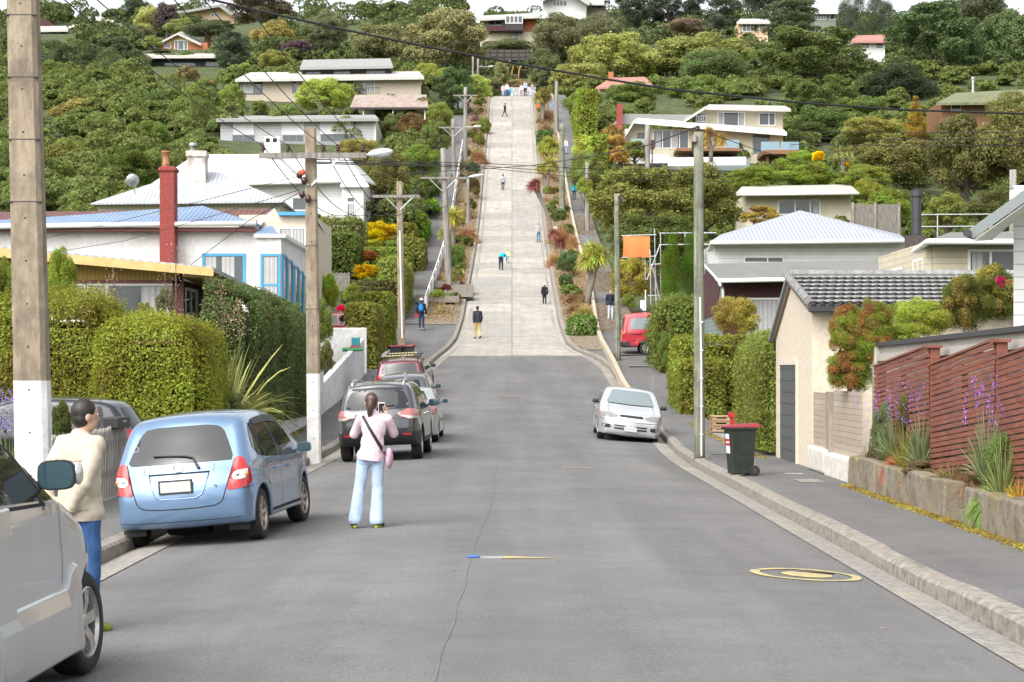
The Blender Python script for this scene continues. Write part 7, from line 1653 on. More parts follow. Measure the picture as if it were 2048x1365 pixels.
def bin_(label, loc, rz, s, col, lid, lab=True):
 t = thing('wheelie_bin', label, 'bin', loc, rz); t.scale = (s,s,s); m = MB(); w0,d0,w1,d1,h = .36,.40,.46,.52,.90
 vs = [(-d0/2,-w0/2,.04),(d0/2-.06,-w0/2,.04),(d0/2-.06,w0/2,.04),(-d0/2,w0/2,.04),(-d0/2+.0,-w0/2,.10),(d0/2-.0,-w0/2,.16),(d0/2,w0/2,.16),(-d0/2,w0/2,.10),(-d1/2,-w1/2,h),(d1/2-.02,-w1/2,h),(d1/2-.02,w1/2,h),(-d1/2,w1/2,h)]
 m.add(vs, [(3,2,1,0)]+[(i,(i+1)%4,4+(i+1)%4,4+i) for i in range(4)]+[(4+i,4+(i+1)%4,8+(i+1)%4,8+i) for i in range(4)]+[(8,9,10,11)])
 m.build('bin_body', col, t, bevel=.02)
 m = MB(); m.box((-d1/2-.04,-w1/2-.025,h-.04),(d1/2,w1/2+.025,h+.005)); m.build('rim', col, t, bevel=.012)
 m = MB(); vs = [(-d1/2-.075,-w1/2-.03,h+.006),(d1/2+.05,-w1/2-.03,h+.006),(d1/2+.05,w1/2+.03,h+.006),(-d1/2-.075,w1/2+.03,h+.006),(-d1/2-.02,-w1/2+.03,h+.045),(d1/2+.02,-w1/2+.03,h+.075),(d1/2+.02,w1/2-.03,h+.075),(-d1/2-.02,w1/2-.03,h+.045)]
 m.add(vs, [(3,2,1,0),(4,5,6,7)]+[(i,(i+1)%4,4+(i+1)%4,4+i) for i in range(4)]); m.build('lid', lid, t, bevel=.012)
 m = MB(); m.tube([(d1/2+.07,-w1/2+.03,h+.03),(d1/2+.07,w1/2-.03,h+.03)], .022, 8); m.build('handle', lid, t)
 for s_ in (1,-1):
  m = MB(); m.lathe([(.0,-.03),(.095,-.03),(.10,-.02),(.10,.02),(.095,.03),(0,.03)], (d0/2-.0,s_*(w0/2+.045),.10), 'y', 20); o = m.build('wheel', M['rubber'], t); m = MB(); m.lathe([(.05,s_*.031),(.052,s_*.034),(.03,s_*.036),(0,s_*.036)], (d0/2,s_*(w0/2+.045),.10), 'y', 16); m.build('hub', M['darksteel'], o)
 if lab:
  m = MB(); x = lambda z: -d0/2-(d1-d0)/2*(z-.1)/(h-.1)-.004
  m.add([(x(.42),-.10,.42),(x(.42),.14,.42),(x(.78),.14,.78),(x(.78),-.10,.78)], [(0,1,2,3)]); l_ = m.build('sticker', M['white'], t)
  for z0, z1 in ((.56,.61),(.64,.69)): m = MB(); m.add([(x(z0)-.003,-.10,z0),(x(z0)-.003,.14,z0),(x(z1)-.003,.14,z1),(x(z1)-.003,-.10,z1)], [(0,1,2,3)]); m.build('stripe', plain('red print', (.5,.03,.04), .5), l_)
 return t
bingreen = noisy('dark green plastic', (.012,.018,.013), (.022,.03,.022), 6, .5); redlid = plain('red plastic lid', (.24,.02,.032), .45)
p_ = at(1481,948,34.6); bin_('dark green wheelie bin with a red lid standing on the right footpath', (p_.x, 34.6, pathz(p_.x,34.6)), .18, .98, bingreen, redlid)
p_ = at(790,712,82.5); bin_('dark wheelie bin with a red lid left of the slim concrete pole', (p_.x, 82.5, pathz(p_.x,82.5)), .3, 1.05, M['trim'], redlid); p_ = at(815,712,82.7); bin_('dark wheelie bin with a red lid right of the slim concrete pole', (p_.x, 82.7, pathz(p_.x,82.7)), -.2, 1.05, M['trim'], redlid, False)
p_ = at(1477,852,51); t = thing('flower_pot', 'red plastic flower pot with trailing plants in the gap between the hedges', 'pot', (p_.x,51,.22)); m = MB(); m.lathe([(0,0),(.17,0),(.24,.42),(.28,.43),(.29,.55),(.25,.55),(.23,.5),(0,.5)], n=24); m.build('pot', plain('red plastic', (.42,.03,.025), .4), t, smooth=False); o = link('plant', bl('spray'), None, t); o.location = (0,0,.5); o.scale = (.32,.32,.25); o.color = (.12,.13,.02,1)
p_ = at(1452,845,53); t = thing('pallet', 'short stack of bare timber pallets beside the red pot', 'pallet', (p_.x,53,.2));
for k in range(3):
 m = MB(); m.box((-.42,-.4,k*.15+.10),(.42,.4,k*.15+.13)); m.box((-.42,-.4,k*.15),(.42,-.3,k*.15+.05)); m.box((-.42,.3,k*.15),(.42,.4,k*.15+.05));
 for x in (-.4,-.03,.33): m.box((x,-.38,k*.15+.05),(x+.09,.38,k*.15+.10))
 m.build('pallet_deck', noisy('bare pallet wood', (.30,.19,.10), (.46,.32,.19), 7, .85, stretch=(.4,2,2)), t)
p_ = at(1494,812,52); t = thing('letter_box', 'pale grey letter box on a post by the red flower pot', 'letter box', (p_.x,52,.2)); m = MB(); m.box((-.03,-.03,0),(.03,.03,.75)); m.build('post', M['concrete'], t); m = MB(); m.box((-.2,-.13,.75),(.2,.13,1.05)); m.build('box_body', M['greybox'] if 'greybox' in M else M['steel'], t, bevel=.01)
m = MB(); m.box((5.55,47,.02),(7.4,52.5,.165)); tag(m.build('driveway', M['concrete'], bevel=.03), kind='structure')
m = MB(); m.box((5.5,46.2,.05),(5.95,47.2,.24)); tag(m.build('step_block', M['white'], bevel=.02), 'white painted concrete step block at the mouth of the driveway', 'step')
for i,(px,py,w_,mt,lab) in enumerate(((1618,946,.42,M['kerb'],'pale concrete access cover in the right footpath'),(1588,933,.34,M['steel'],'narrow steel access cover near the white plastered base'),(1437,897,.36,M['darksteel'],'dark narrow slot cover beyond the wheelie bin'))):
 Y = 1.8*F/(py-HOR); x = (px-1024)/F*Y; m = MB(); m.box((x-w_/2,Y-(.38 if i == 0 else .07),0),(x+w_/2,Y+(.38 if i == 0 else .07),.012)); o = m.build('access_cover', mt, bevel=.004); o.location = (0,0,pathz(x,Y)+.002); tag(o, lab, 'cover')
for px, py, lab in ((670,745,'pale access cover in the left footpath by the white wall'),(1280,738,'pale access cover in the right footpath by the red van')):
 Y = gy(py); x = (px-1024)/F*Y; m = MB(); m.box((x-.5,Y-.5,0),(x+.5,Y+.5,.01)); o = m.build('access_cover', M['offwhite']); o.location = (0,0,pathz(x,Y)+.004); tag(o, lab, 'cover')
def road_patch(name, x0, x1, y0, y1, mat, dz=.006, n=3, ny=3): return strip(name, frange(y0,y1,(y1-y0)/ny), lambda y: x0, lambda y: x1, lambda x, y: roadz(x,y)+dz, mat, n, None)
def ring(name, cx, cy, r0, r1, mat, dz, lab=None):
 m = MB(); n = 64; vs = []
 for k in range(n): a = 2*PI*k/n; vs += [(cx+r*math.cos(a), cy+r*math.sin(a), roadz(cx+r*math.cos(a), cy+r*math.sin(a))+dz) for r in (r0*(1+.012*math.sin(5*a)), r1*(1+.01*math.sin(7*a)))]
 m.add(vs, [(2*k,2*k+1,(2*k+3)%(2*n),(2*k+2)%(2*n)) for k in range(n)]); return m.build(name, mat)
cy = 1.98*F/(1140-HOR); cx = (1612-1024)/F*cy
tag(ring('road_marking', cx, cy, .45, .545, M['yellow'], .007), 'worn yellow painted ring around a cover on the right of the road', 'road marking')
t = ring('valve_cover', cx+.01, cy, .0, .25, M['yellow'], .006); tag(t, 'sunken cover painted yellow inside the yellow ring', 'cover')
m = MB(); m.tube([(cx-.28+.56*i/20, cy+.17*math.sin(PI*i/20)+.03, roadz(cx,cy)+.006) for i in range(21)], .007, 6); tag(m.build('crack', M['under'], t), None)
ya = 1.94*F/(1114-HOR); m = MB(); xa = (1003-1024)/F*ya; xb = (1120-1024)/F*ya; m.add([(xa,ya-.12,roadz(xa,ya)+.007),(xa+.02,ya+.13,roadz(xa,ya)+.007),(xb,ya-.07,roadz(xb,ya)+.007)], [(0,2,1)]); tag(m.build('road_marking', M['yellow']), 'pale yellow painted arrowhead in the middle of the road', 'road marking')
m = MB(); xa = (961-1024)/F*ya; m.box((xa+.0,ya-.05,roadz(xa,ya)),(xa+.23,ya+.05,roadz(xa,ya)+.012)); tag(m.build('hydrant_cover', M['steel']), 'small steel hydrant cover between the blue mark and the yellow arrowhead', 'cover')
m = MB(); xa = (946-1024)/F*ya; m.ell((xa,ya+.06,roadz(xa,ya)+.008), (.075,.075,.014), 16, 6); tag(m.build('road_stud', plain('blue road stud', (.03,.13,.42), .4)), 'blue road stud at the left end of the hydrant mark', 'road stud')
for px, py, w_, lab in ((1017,795,.72,'slotted drain grate across the crown of the road'),(1157,934,.62,'worn manhole cover right of the road centre')):
 Y = gy(py) if py < 850 else 1.96*F/(py-HOR); x = (px-1024)/F*Y; t = thing('drain_grate', lab, 'grate', (x,Y,roadz(x,Y)+.005)); m = MB(); m.box((-w_/2,-.22,-.01),(w_/2,.22,.002)); m.build('frame', M['concrete'], t)
 for k in range(12): m = MB(); m.box((-w_/2+.04+k*w_/12.5,-.17,.002),(-w_/2+.06+k*w_/12.5,.17,.007)); m.build('bar', M['darksteel'], t)
m = MB(); pts = []
for i in range(120):
 y = 9+i*.62; x = -.30+.02*math.sin(y*.5)+.012*math.sin(y*2.3)-(.18*sstep(30,12,y)); pts.append((x,y))
vs = []
for x, y in pts: w_ = .005+.003*math.sin(y*7); vs += [(x-w_,y,roadz(x,y)+.0045),(x+w_,y,roadz(x,y)+.0045)]
m.add(vs, [(2*i,2*i+1,2*i+3,2*i+2) for i in range(len(pts)-1)]); tag(m.build('seal_joint', noisy('bitumen joint', (.11,.108,.105), (.175,.172,.168), 3, .8)), kind='structure')
pt_ = noisy('concrete patch', (.24,.23,.215), (.33,.315,.295), 6, .9)
for (a, b, y0, y1) in ((945,1020,555,572),(1033,1056,440,449),(985,1022,656,668)):
 Y0, Y1 = gy(y1), gy(y0); tag(road_patch('road_patch', (a-1024)/F*(Y0+Y1)/2, (b-1024)/F*(Y0+Y1)/2, Y0, Y1, pt_, .012), kind='structure')
random.seed(21)
m = MB()
for i in range(70):
 x = random.choice((random.uniform(-4.3,-3.4), random.uniform(3.3,4.0), random.uniform(-3,3.5))); y = random.uniform(13,46); r = random.uniform(.008,.022); z = roadz(x,y)+.004
 m.add([(x-r,y,z),(x,y-r*1.6,z+.004),(x+r,y,z+.006),(x,y+r*1.4,z)], [(0,1,2,3)])
tag(m.build('leaf_litter', noisy('dry leaf', (.30,.25,.16), (.55,.52,.44), 30, .9)), kind='stuff')
mpl = noisy('mossy planter concrete', (.13,.105,.075), (.29,.25,.19), 4, .92, 9, bump=.7, bscale=25, c3=(.16,.13,.05), big=2)
def planter(label, y0, y1, z):
 t = thing('planter_wall', label, 'planter', (5.72,(y0+y1)/2,.12)); m = MB(); yc = t.location.y; n = max(3,int(abs(y1-y0)/.35)); vs = []; random.seed(int(y0*10))
 for i in range(n+1):
  y = y0+(y1-y0)*i/n; a, b, c = (random.uniform(-.025,.025) for _ in range(3)); vs += [(-.13+a,y-yc,-.3),(.16,y-yc,-.3),(.16,y-yc,z+b),(-.11+a*.6,y-yc,z+c)]
 m.add(vs, [(i*4+k, i*4+(k+1)%4, i*4+4+(k+1)%4, i*4+4+k) for i in range(n) for k in range(4)]+[(3,2,1,0),tuple(n*4+k for k in range(4))]); m.build('wall', mpl, t, bevel=.03)
 m = MB(); m.box((.16,min(y0,y1)-yc,-.3),(.5,max(y0,y1)-yc,z-.06)); m.build('earth', M['soil'], t)
planter('weathered planter wall at the far end of the red fence', 31.6, 29.4, .38); planter('longest weathered planter wall section below the red fence', 29.3, 24.6, .37); planter('near weathered planter block at the right edge', 23.6, 19.5, .35)
# ------------------------------------------------------------------ planting
DG=(.024,.042,.013); MG=(.05,.078,.020); YG=(.115,.145,.028); OL=(.078,.086,.028); LG=(.14,.175,.05); BR=(.085,.06,.032)
random.seed(9)
px_hedge('bright yellow green hedge behind the driveway, its taller left half', (-40,612,205,880), 37.6, 2.4, (.105,.118,.025), base=.0, lump=.22, rnd=.5, shaggy=.22, L=.033, top_extra=.35)
px_hedge('bright yellow green hedge behind the driveway, its rounded right end', (188,654,398,872), 36.4, 3.0, (.108,.124,.024), base=.0, lump=.22, rnd=.5, shaggy=.16, L=.031, top_extra=.22)
tree('bushy green shrub against the ochre house just right of the near pole', (85,490,160,660), 40.5, 'shrub', (.11,.155,.03), 2, 'shrub', 'shrub'); tree('leafy green shrub left of the near pole', (-40,500,45,760), 38.5, 'shrub', (.08,.12,.025), 2, 'shrub', 'shrub')
tree('golden green shrub rising above the bright hedge in front of the ochre house', (160,600,228,720), 39.5, 'shrub', (.20,.21,.035), 2, 'shrub', 'shrub'); tree('thin olive bush before the curtained window of the ochre house', (268,600,312,700), 40, 'open', (.13,.135,.04), 2, 'shrub', 'shrub'); tree('slim grey green bush beside the corner of the ochre house', (308,560,352,690), 41, 'open', (.085,.105,.05), 1, 'shrub', 'shrub')
hedge('big dark green rounded hedge over the low white wall on the left', (-7.4,-6.15,45.0,57.5,.55,3.75), (.055,.078,.03), lump=.28, rnd=.9, L=.038, shaggy=.2, cover=3.4, faces='frt')
tuft('large flax with long striped leaves between the bright and dark hedges', 440, 780, 40.6, 2.5, 3.0, 'flax', (.125,.135,.05), 'flax', 'flax', z=.45);
tuft('second smaller flax with drooping leaves beside the bright hedge', 410, 770, 39.9, 1.5, 2.3, 'flax', (.105,.12,.05), 'flax', 'flax', z=.5); tree('low grey green shrub under the flax', (385,765,490,850), 39.5, 'shrub', (.09,.11,.05), 1, 'shrub', 'shrub'); tree('dark creeper bush between the near pole and the charcoal hatchback', (92,800,150,930), 29.3, 'open', (.055,.075,.02), 1, 'shrub', 'shrub')
t = tuft('green lavender bush behind the near pole at the left edge', 22, 930, 30.5, .95, 1.05, 'spray', (.07,.095,.04), 'lavender', 'shrub', z=.1, wrap=True); lav = t
M['petal'] = foliage('petal', trans=.3, bright=(.6,1.5), hue=.02)
def flowers(label, pts, col, size, name='flower_heads', cat='flowers', parent=None):
 if parent: pts = [Vector(q)-parent.location for q in pts] if label is not None else pts
 p = np.array([tuple(q) for q in pts]); V, Q = leaf_quads(p, RNG.normal(0,1,p.shape), size, .7, 1); me = np_mesh(name, V, Q); me.materials.append(M['petal']); o = link(name, me, None, parent); o.color = c4(col); o['kind'] = 'stuff'
 return o
random.seed(4); pts = []
for i in range(46):
 b = at(random.uniform(-45,40), random.uniform(770,845), 30.4)
 for k in range(14): pts.append(b+Vector((random.gauss(0,.018), random.gauss(0,.25), -.016*k)))
flowers('purple lavender flower spikes left of the near pole', pts, (.16,.11,.30), .016, parent=lav)
for i, (px, yt, yb) in enumerate(((226,535,720),(330,545,700),(352,490,700),(440,570,720),(475,600,720))):
 Y = 40.2+i*.15; a = at(px+random.uniform(-8,8),yb,Y); b = at(px,yt,Y); t = thing('flower_stalk', ('tall pinkish seed stalk at the left end above the bright hedge','tall pinkish seed stalk in front of the ochre fascia','tallest pinkish seed stalk in front of the red chimney','pinkish seed stalk by the corner eave','pinkish seed stalk nearest the blue window')[i], 'flower stalk', a)
 m = MB(); m.tube([(0,0,0),(b-a)*.5+Vector((.03,0,0)),b-a], .010, 5); m.build('stem', M['bark'], t)
 pp = []
 for k in range(130):
  q = random.uniform(.35,1); c_ = (b-a)*q; r = .22*(1.1-q)+.05; pp.append(c_+Vector((random.gauss(0,r),random.gauss(0,.08),random.gauss(0,.06))))
 flowers(None, pp, (.22,.145,.11), .018, 'seed_heads', None, t)
GH = (.085,.10,.022)
for lab, box, Y, d, col, kw in (('tall square clipped hedge nearest the left footpath, beside the white wall', (692,607,753,735), 82, 4.2, (.10,.11,.028), {}), ('clipped hedge stepped behind the tall square hedge', (726,585,778,690), 90, 5, (.095,.115,.026), {}),
 ('rounded pale topped hedge right of the slim concrete pole', (757,514,808,625), 104, 9, (.11,.135,.035), dict(rnd=.5)), ('low dark hedge behind the small picket fence', (684,563,786,605), 101, 1.4, (.055,.055,.02), {}),
 ('long level hedge above the golden bushes', (716,496,822,530), 116, 2.0, (.095,.125,.03), {}), ('big shaggy hedge below the white villa', (642,468,712,560), 110, 4, (.06,.085,.024), dict(shaggy=.15)), ('upper shaggy hedge row right under the white villa', (640,440,720,480), 120, 3, (.085,.10,.035), dict(shaggy=.3)),
 ('small flat topped hedge block near the upper left footpath', (812,478,846,535), 127, 5, (.09,.10,.028), {}), ('tall dark fronted hedge with a bright top on the upper left', (808,428,848,500), 141, 8, (.06,.115,.016), dict(shaggy=.2)), ('tallest bright green hedge at the top of the left footpath row', (818,404,872,470), 156, 14, (.075,.155,.018), dict(shaggy=.25))):
 px_hedge(lab, box, Y, d, col, base=groundz(at(box[0],0,Y).x,Y)-.3 if Y > 95 else 1.2, lump=.06, **kw)
hedge('narrow hedge running along the left footpath edge', (-8.2,-7.0,106,139,prof(106)+.1,prof(122)+1.2), (.075,.10,.025), lump=.12, faces='frt', L=.08) if False else None
for i in range(6):
 y = 106+i*6; hedge('clipped hedge length %s along the upper left footpath' % ('first','second','third','fourth','fifth','sixth')[i], (-8.3,-7.0,y,y+5.6,prof(y)-.2,prof(y+3)+1.75+.25*(i%2)), (.07+.01*(i%3),.10,.024), lump=.1, faces='frt', rnd=.25, group='hedge lengths along the upper left footpath')
for lab, box, Y, kind, col in (('big golden yellow bush above the clipped hedges', (716,438,800,500),131,'billow',(.27,.235,.022)), ('smaller yellow green bush at the foot of the golden bush', (722,478,770,502),126,'billow',(.19,.20,.028)), ('orange brown bush between the green hedges', (704,498,764,530),113,'billow',(.19,.105,.035)), ('bright yellow bush with a brown middle', (706,524,760,566),107,'billow',(.30,.245,.022)), ('round light green shrub below the yellow bush', (682,566,728,615),95,'shrub',(.12,.16,.04)),
 ('loose yellow green shrub right of the lamp pole', (630,540,682,640),86,'shrub',(.12,.17,.03)), ('small bright red flowering plant above the red car', (672,608,692,628),84,'shrub',(.42,.01,.06)), ('dark green shrub beside the blue windows', (600,590,670,720),62,'shrub',(.08,.11,.03)), ('thin bush on top of the sloping white wall', (636,680,668,760),60,'open',(.10,.11,.04))):
 tree(lab, box, Y, kind, col, 1, 'bush', 'bush', trunk=False)
T1=(.175,.125,.06); T2=(.105,.07,.038); T3=(.155,.12,.065)
for lab, px, yb, r, h_, col in (('big orange tussock beside the left gutter half way up',936,486,1.35,1.9,T1),('orange tussock at the upper left bend of the kerb',957,328,1.5,2.2,T1),('tussock behind the big orange one on the left',932,440,1.2,1.7,T3),('reddish brown tussock beside the grey timber pole',912,578,.95,1.25,T2),('low brown tussock on the left of the grey pole',884,572,.7,1.0,T3),
 ('tussock below the upper right cabbage tree',1094,246,1.7,2.4,T3),('pale tussock above the clipped green block',1090,268,1.6,1.7,T3),('tussock under the upper spiky tree on the right',1098,365,1.3,1.6,T3),('wide orange tussock by the sitting person',1122,490,1.6,1.9,T1),('orange tussock against the right gutter',1108,535,.9,1.6,T1),('brown tussock under the leaning trunk',1150,612,1.1,1.0,T2),('reddish tussock in front of the leaning trunk',1152,632,.95,1.0,T2),('olive tussock behind the square shrub',1168,640,1.0,1.1,(.16,.15,.05)),('tussock at the edge of the right footpath wall',1144,500,1.0,1.5,T1)):
 Y = gy(yb); tuft(lab, px, yb, Y, r, h_, 'tussock', col, z=prof(Y)+.1)
for lab, box, Y, kind, col in (('round green shrub by the white fence',(896,486,931,552),129,'billow',(.065,.10,.03)),('small leafy shrub in the planter box',(857,578,895,604),110.5,'shrub',(.11,.14,.03)),('small dark red plant behind the planter box',(880,566,905,590),114,'shrub',(.10,.04,.03)),('low green plant around the foot of the grey pole',(880,552,920,576),118,'shrub',(.12,.15,.03)),('blue green shrub on the left verge near the lamp',(929,322,960,352),181,'billow',(.05,.085,.03)),('brown green shrub under the lamp arm',(930,348,962,400),168,'shrub',(.09,.08,.03)),('dark shrub low on the upper left verge',(928,395,955,425),158,'shrub',(.06,.07,.025)),
 ('round blue green shrub right of the orange tussock',(1112,500,1158,556),124,'billow',(.06,.095,.04)),('small round shrub on a short stem on the right verge',(1115,546,1148,580),116,'billow',(.055,.09,.03)),('rounded shrub beside the right edge wall',(1098,414,1136,450),148,'billow',(.07,.10,.035)),('low box shrub on the right verge',(1096,400,1120,412),155,'shrub',(.10,.13,.03)),('brown shrub on the right verge by the path crossing',(1098,372,1122,392),163,'shrub',(.12,.10,.03)),('green shrub on the bank at the upper left bend',(952,232,985,275),208,'shrub',(.10,.13,.03)),('grassy shrub on the upper left bank',(948,262,970,290),198,'shrub',(.11,.12,.03))):
 tree(lab, box, Y, kind, col, 1, 'shrub', 'shrub', trunk=False, base=prof(Y))
px_hedge('square clipped shrub at the foot of the right verge', (1139,634,1190,692), 98.5, 1.5, (.065,.11,.03), base=prof(99), lump=.08, rnd=.25, shaggy=.15); px_hedge('clipped dark green block on the upper right verge', (1076,262,1102,284), 199, 2, (.045,.085,.03), base=prof(199), lump=.1)
def cab(lab, px, yb, heads, col, r, dead=None, kind='head'):
 Y = gy(yb); b = at(px,yb,Y); b.z = prof(Y)+.1; cabbage_tree(lab, b, [(at(bx,by,Y), at(hx,hy,Y), rr*Y/F) for (bx,by,hx,hy,rr) in heads], col, None, kind, dead)
CB=(.155,.185,.045)
cab('cabbage tree with a full spiky head leaning over the right steps',1172,614,((1180,570,1176,520,34),(1186,560,1196,512,38),(1182,565,1184,498,30)),CB,1,(.24,.16,.08))
cab('young cabbage tree with a green head by the white fence',906,505,((906,470,907,432,32),),(.17,.20,.045),1,(.26,.18,.09)); cab('low cabbage tree left of the grey timber pole',890,500,((889,485,890,466,24),),(.18,.19,.06),1,(.28,.2,.1))
cab('leaning cabbage tree with a dark red head over the right gutter',1112,500,((1096,430,1066,372,22),(1094,425,1072,366,18)),(.11,.045,.035),1); cab('small dark red cabbage tree on the right verge',1110,520,((1110,500,1107,466,19),),(.14,.07,.045),1); cab('second dark red cabbage tree behind the round shrub',1122,522,((1122,505,1121,484,20),),(.13,.06,.04),1)
cab('broad cabbage tree half way up the right verge',1100,345,((1098,325,1088,296,24),(1102,322,1106,292,26),(1100,322,1096,284,20)),CB,1,(.24,.16,.07)); cab('cabbage tree beside the green painted pole',1094,390,((1090,360,1082,336,18),(1096,355,1100,326,24)),CB,1,(.22,.15,.07)); cab('slim cabbage tree near the crest on the right',1085,250,((1085,225,1080,195,20),(1086,222,1092,192,20),(1085,222,1086,184,16)),(.13,.13,.04),1,(.2,.13,.07))
for lab, px, yb, r, h_, col in (('dark purple flax on the upper left bank',952,246,1.3,1.9,(.09,.045,.045)),('lower purple flax on the upper left bank',950,270,1.4,1.7,(.085,.045,.04)),('tall green flax on the bank above the crest',1068,172,2.2,3.0,(.11,.13,.05))): Y = gy(yb) if yb > 195 else 262; tuft(lab, px, yb, Y, r, h_, 'flax', col, 'flax', 'flax')
px_hedge('bright clipped hedge behind the right green pole, lower front block', (1366,724,1447,848), 61.5, 5, (.095,.115,.026), base=.2, lump=.08, rnd=.2, shaggy=.12); px_hedge('bright clipped hedge under the curtained window on the right', (1354,676,1552,800), 66, 2.2, (.10,.118,.026), base=.3, lump=.06, rnd=.2, shaggy=.1)
hedge('tall shaggy hedge beside the garage door', (5.62,6.6,41.9,47,.1,2.62), (.092,.112,.03), lump=.14, rnd=.35, L=.035, shaggy=.2, faces='flt')
px_hedge('dark leafy hedge in front of the red van', (1328,600,1402,760), 80, 6, (.065,.085,.022), base=1.0, lump=.22, rnd=.6, shaggy=.35); tree('green shrub at the near end of the red van hedge', (1314,655,1348,752), 79.5, 'shrub', (.075,.11,.028), 1, 'shrub', 'shrub', trunk=False); tree('white flowering bush beside the right footpath', (1338,726,1372,776), 66, 'shrub', (.40,.36,.30), 1, 'shrub', 'shrub', trunk=False)
tree('golden green bush before the curtained window of the brown house', (1424,584,1520,690), 63, 'billow', (.16,.15,.04), 2, 'bush', 'bush')
tree('left of two dark conifers behind the scaffolding', (1318,458,1364,625), 97, 'column', (.045,.085,.013), 2, 'conifer', 'tree'); tree('right of two dark conifers behind the scaffolding', (1358,458,1412,625), 98, 'column', (.04,.078,.013), 2, 'conifer', 'tree')
tree('rounded bush with bronze tips behind the orange sheet', (1218,505,1312,622), 108, 'billow', (.155,.145,.035), 1, 'bush', 'bush')
tree('small fresh green shrub beside the right steps', (1240,585,1272,622), 103, 'shrub', (.09,.12,.03), 1, 'shrub', 'shrub', trunk=False)
def tipped(lab, boxes, Y, col, tip, name='shrub'):
 x0,y0,x1,y1 = boxes[0]; c0 = at((x0+x1)/2, y1, Y); t = thing(name, lab, 'shrub', (c0.x, Y, .2))
 for j, (x0,y0,x1,y1) in enumerate(boxes):
  c = at((x0+x1)/2,(y0+y1)/2,Y)
  for k, (cc, f_) in enumerate(((col,1.0),(tip,.99))):
   o = link('leaves' if k == 0 else 'red_tips', crown('shrub' if k == 0 else 'open', j, 2 if k == 0 else 1), None, t); o.location = c-t.location; o.scale = ((x1-x0)/2*Y/F*f_, (x1-x0)/2*Y/F*f_*.8, (y1-y0)/2*Y/F*f_); o.color = c4(cc); o.rotation_euler = (0,0,j*1.3+k)
 m = MB(); m.tube([(0,0,-.2),(.05,0,.8),(-.05,0,1.8)], [.06,.05,.03], 8); m.build('stem', M['bark'], t); return t
tipped('shrub with red young leaves between the garage and the red fence', [(1644,690,1755,802),(1650,605,1745,735),(1700,590,1795,720),(1690,650,1800,745)], 32.9, (.10,.135,.028), (.155,.105,.035))
tree('light green shrub above the grey timber fence', (1775,590,1910,700), 33.6, 'shrub', (.15,.175,.04), 2, 'shrub', 'shrub', trunk=False); t = tipped('camellia with a few red flowers above the grey timber fence', [(1875,540,1975,690),(1930,525,2045,672)], 33.9, (.055,.075,.02), (.14,.13,.035))
flowers('red camellia blossoms at the right edge', [at(2002,563,32.0)+Vector((random.gauss(0,.05),random.gauss(0,.05),random.gauss(0,.045))) for _ in range(70)], (.17,.006,.016), .026, parent=t)
WEED = {}
for lab, box, Y, k, c in (('leafy weed with a purple tinge in the middle of the red fence',(1815,850,1870,962),27.6,'open',(.085,.095,.045)),('pale dry weed clump right of the middle of the red fence',(1900,925,1962,985),25.0,'open',(.13,.12,.05)),('dark low weed at the foot of the pale board fence',(1728,890,1775,950),31.0,'shrub',(.06,.05,.03)),('leafy weed in the gap between the planter walls',(1942,985,1975,1040),24.1,'shrub',(.08,.11,.03)),('bright leafed shrub filling the gap above the timber fence',(1740,640,1850,735),33.3,'shrub',(.12,.15,.035)),('fresh green shrub against the garage gutter',(1700,640,1770,720),33.6,'shrub',(.10,.14,.03))): tree(lab, box, Y, k, c, 1, 'weed' if 'weed' in lab else 'shrub', 'weed' if 'weed' in lab else 'shrub', trunk=False, base=.3)
tree('tall grey green leafy weed at the far end of the red fence', (1736,800,1806,948), 30.0, 'shrub', (.075,.09,.045), 1, 'weed', 'weed', trunk=False, base=.3); tree('thin yellow green leafy weed beside the grey green one', (1792,775,1838,950), 28.6, 'open', (.09,.10,.03), 1, 'weed', 'weed', trunk=False, base=.3); tree('loose leafy weed at the near planter block', (1962,850,2050,1018), 22.8, 'open', (.075,.10,.035), 1, 'weed', 'weed', trunk=False, base=.3); tree('low brown weed along the middle of the planter', (1800,915,1905,975), 27.0, 'open', (.10,.085,.045), 1, 'weed', 'weed', trunk=False, base=.3)
for lab, px, yb, Y, rx, rz, kind, col in (('bushy grey green weed at the far end of the red fence',1772,930,29.8,.34,.78,'spray',(.085,.105,.05)),('tall yellow green weed beside the grey green one',1812,940,28.2,.36,.9,'spray',(.115,.13,.035)),('reddish weed on the planter wall',1790,942,28.8,.3,.35,'tussock',(.20,.09,.05)),('brown seeding weed in the middle of the planter',1838,955,27.4,.35,.42,'tussock',(.15,.10,.06)),('low olive weed on the planter edge',1905,968,25.6,.5,.36,'spray',(.13,.125,.05)),('dry low weed near the gap in the planter wall',1940,972,24.8,.36,.3,'tussock',(.17,.14,.07)),
 ('tall weed with purple flowers at the right edge',2008,1010,22.6,.36,1.05,'spray',(.09,.115,.045)),('green feathery weed at the near planter block',1985,1015,22.9,.4,.42,'tussock',(.08,.12,.035)),('broad leaved yellowing weed at the right edge',2040,1018,21.9,.34,.48,'flax',(.24,.21,.03)),('small weed hanging over the planter wall',1885,1010,26.1,.16,.38,'spray',(.10,.15,.05)),('weed in the gap of the planter wall',1958,1040,24.1,.22,.3,'spray',(.10,.14,.03)),('weed at the foot of the pale board fence',1738,948,31.2,.28,.62,'spray',(.085,.10,.05))):
 WEED[px] = tuft(lab, px, yb, Y, rx, rz, kind, col, 'weed', 'weed', wrap=px in (2008,1812,1738))
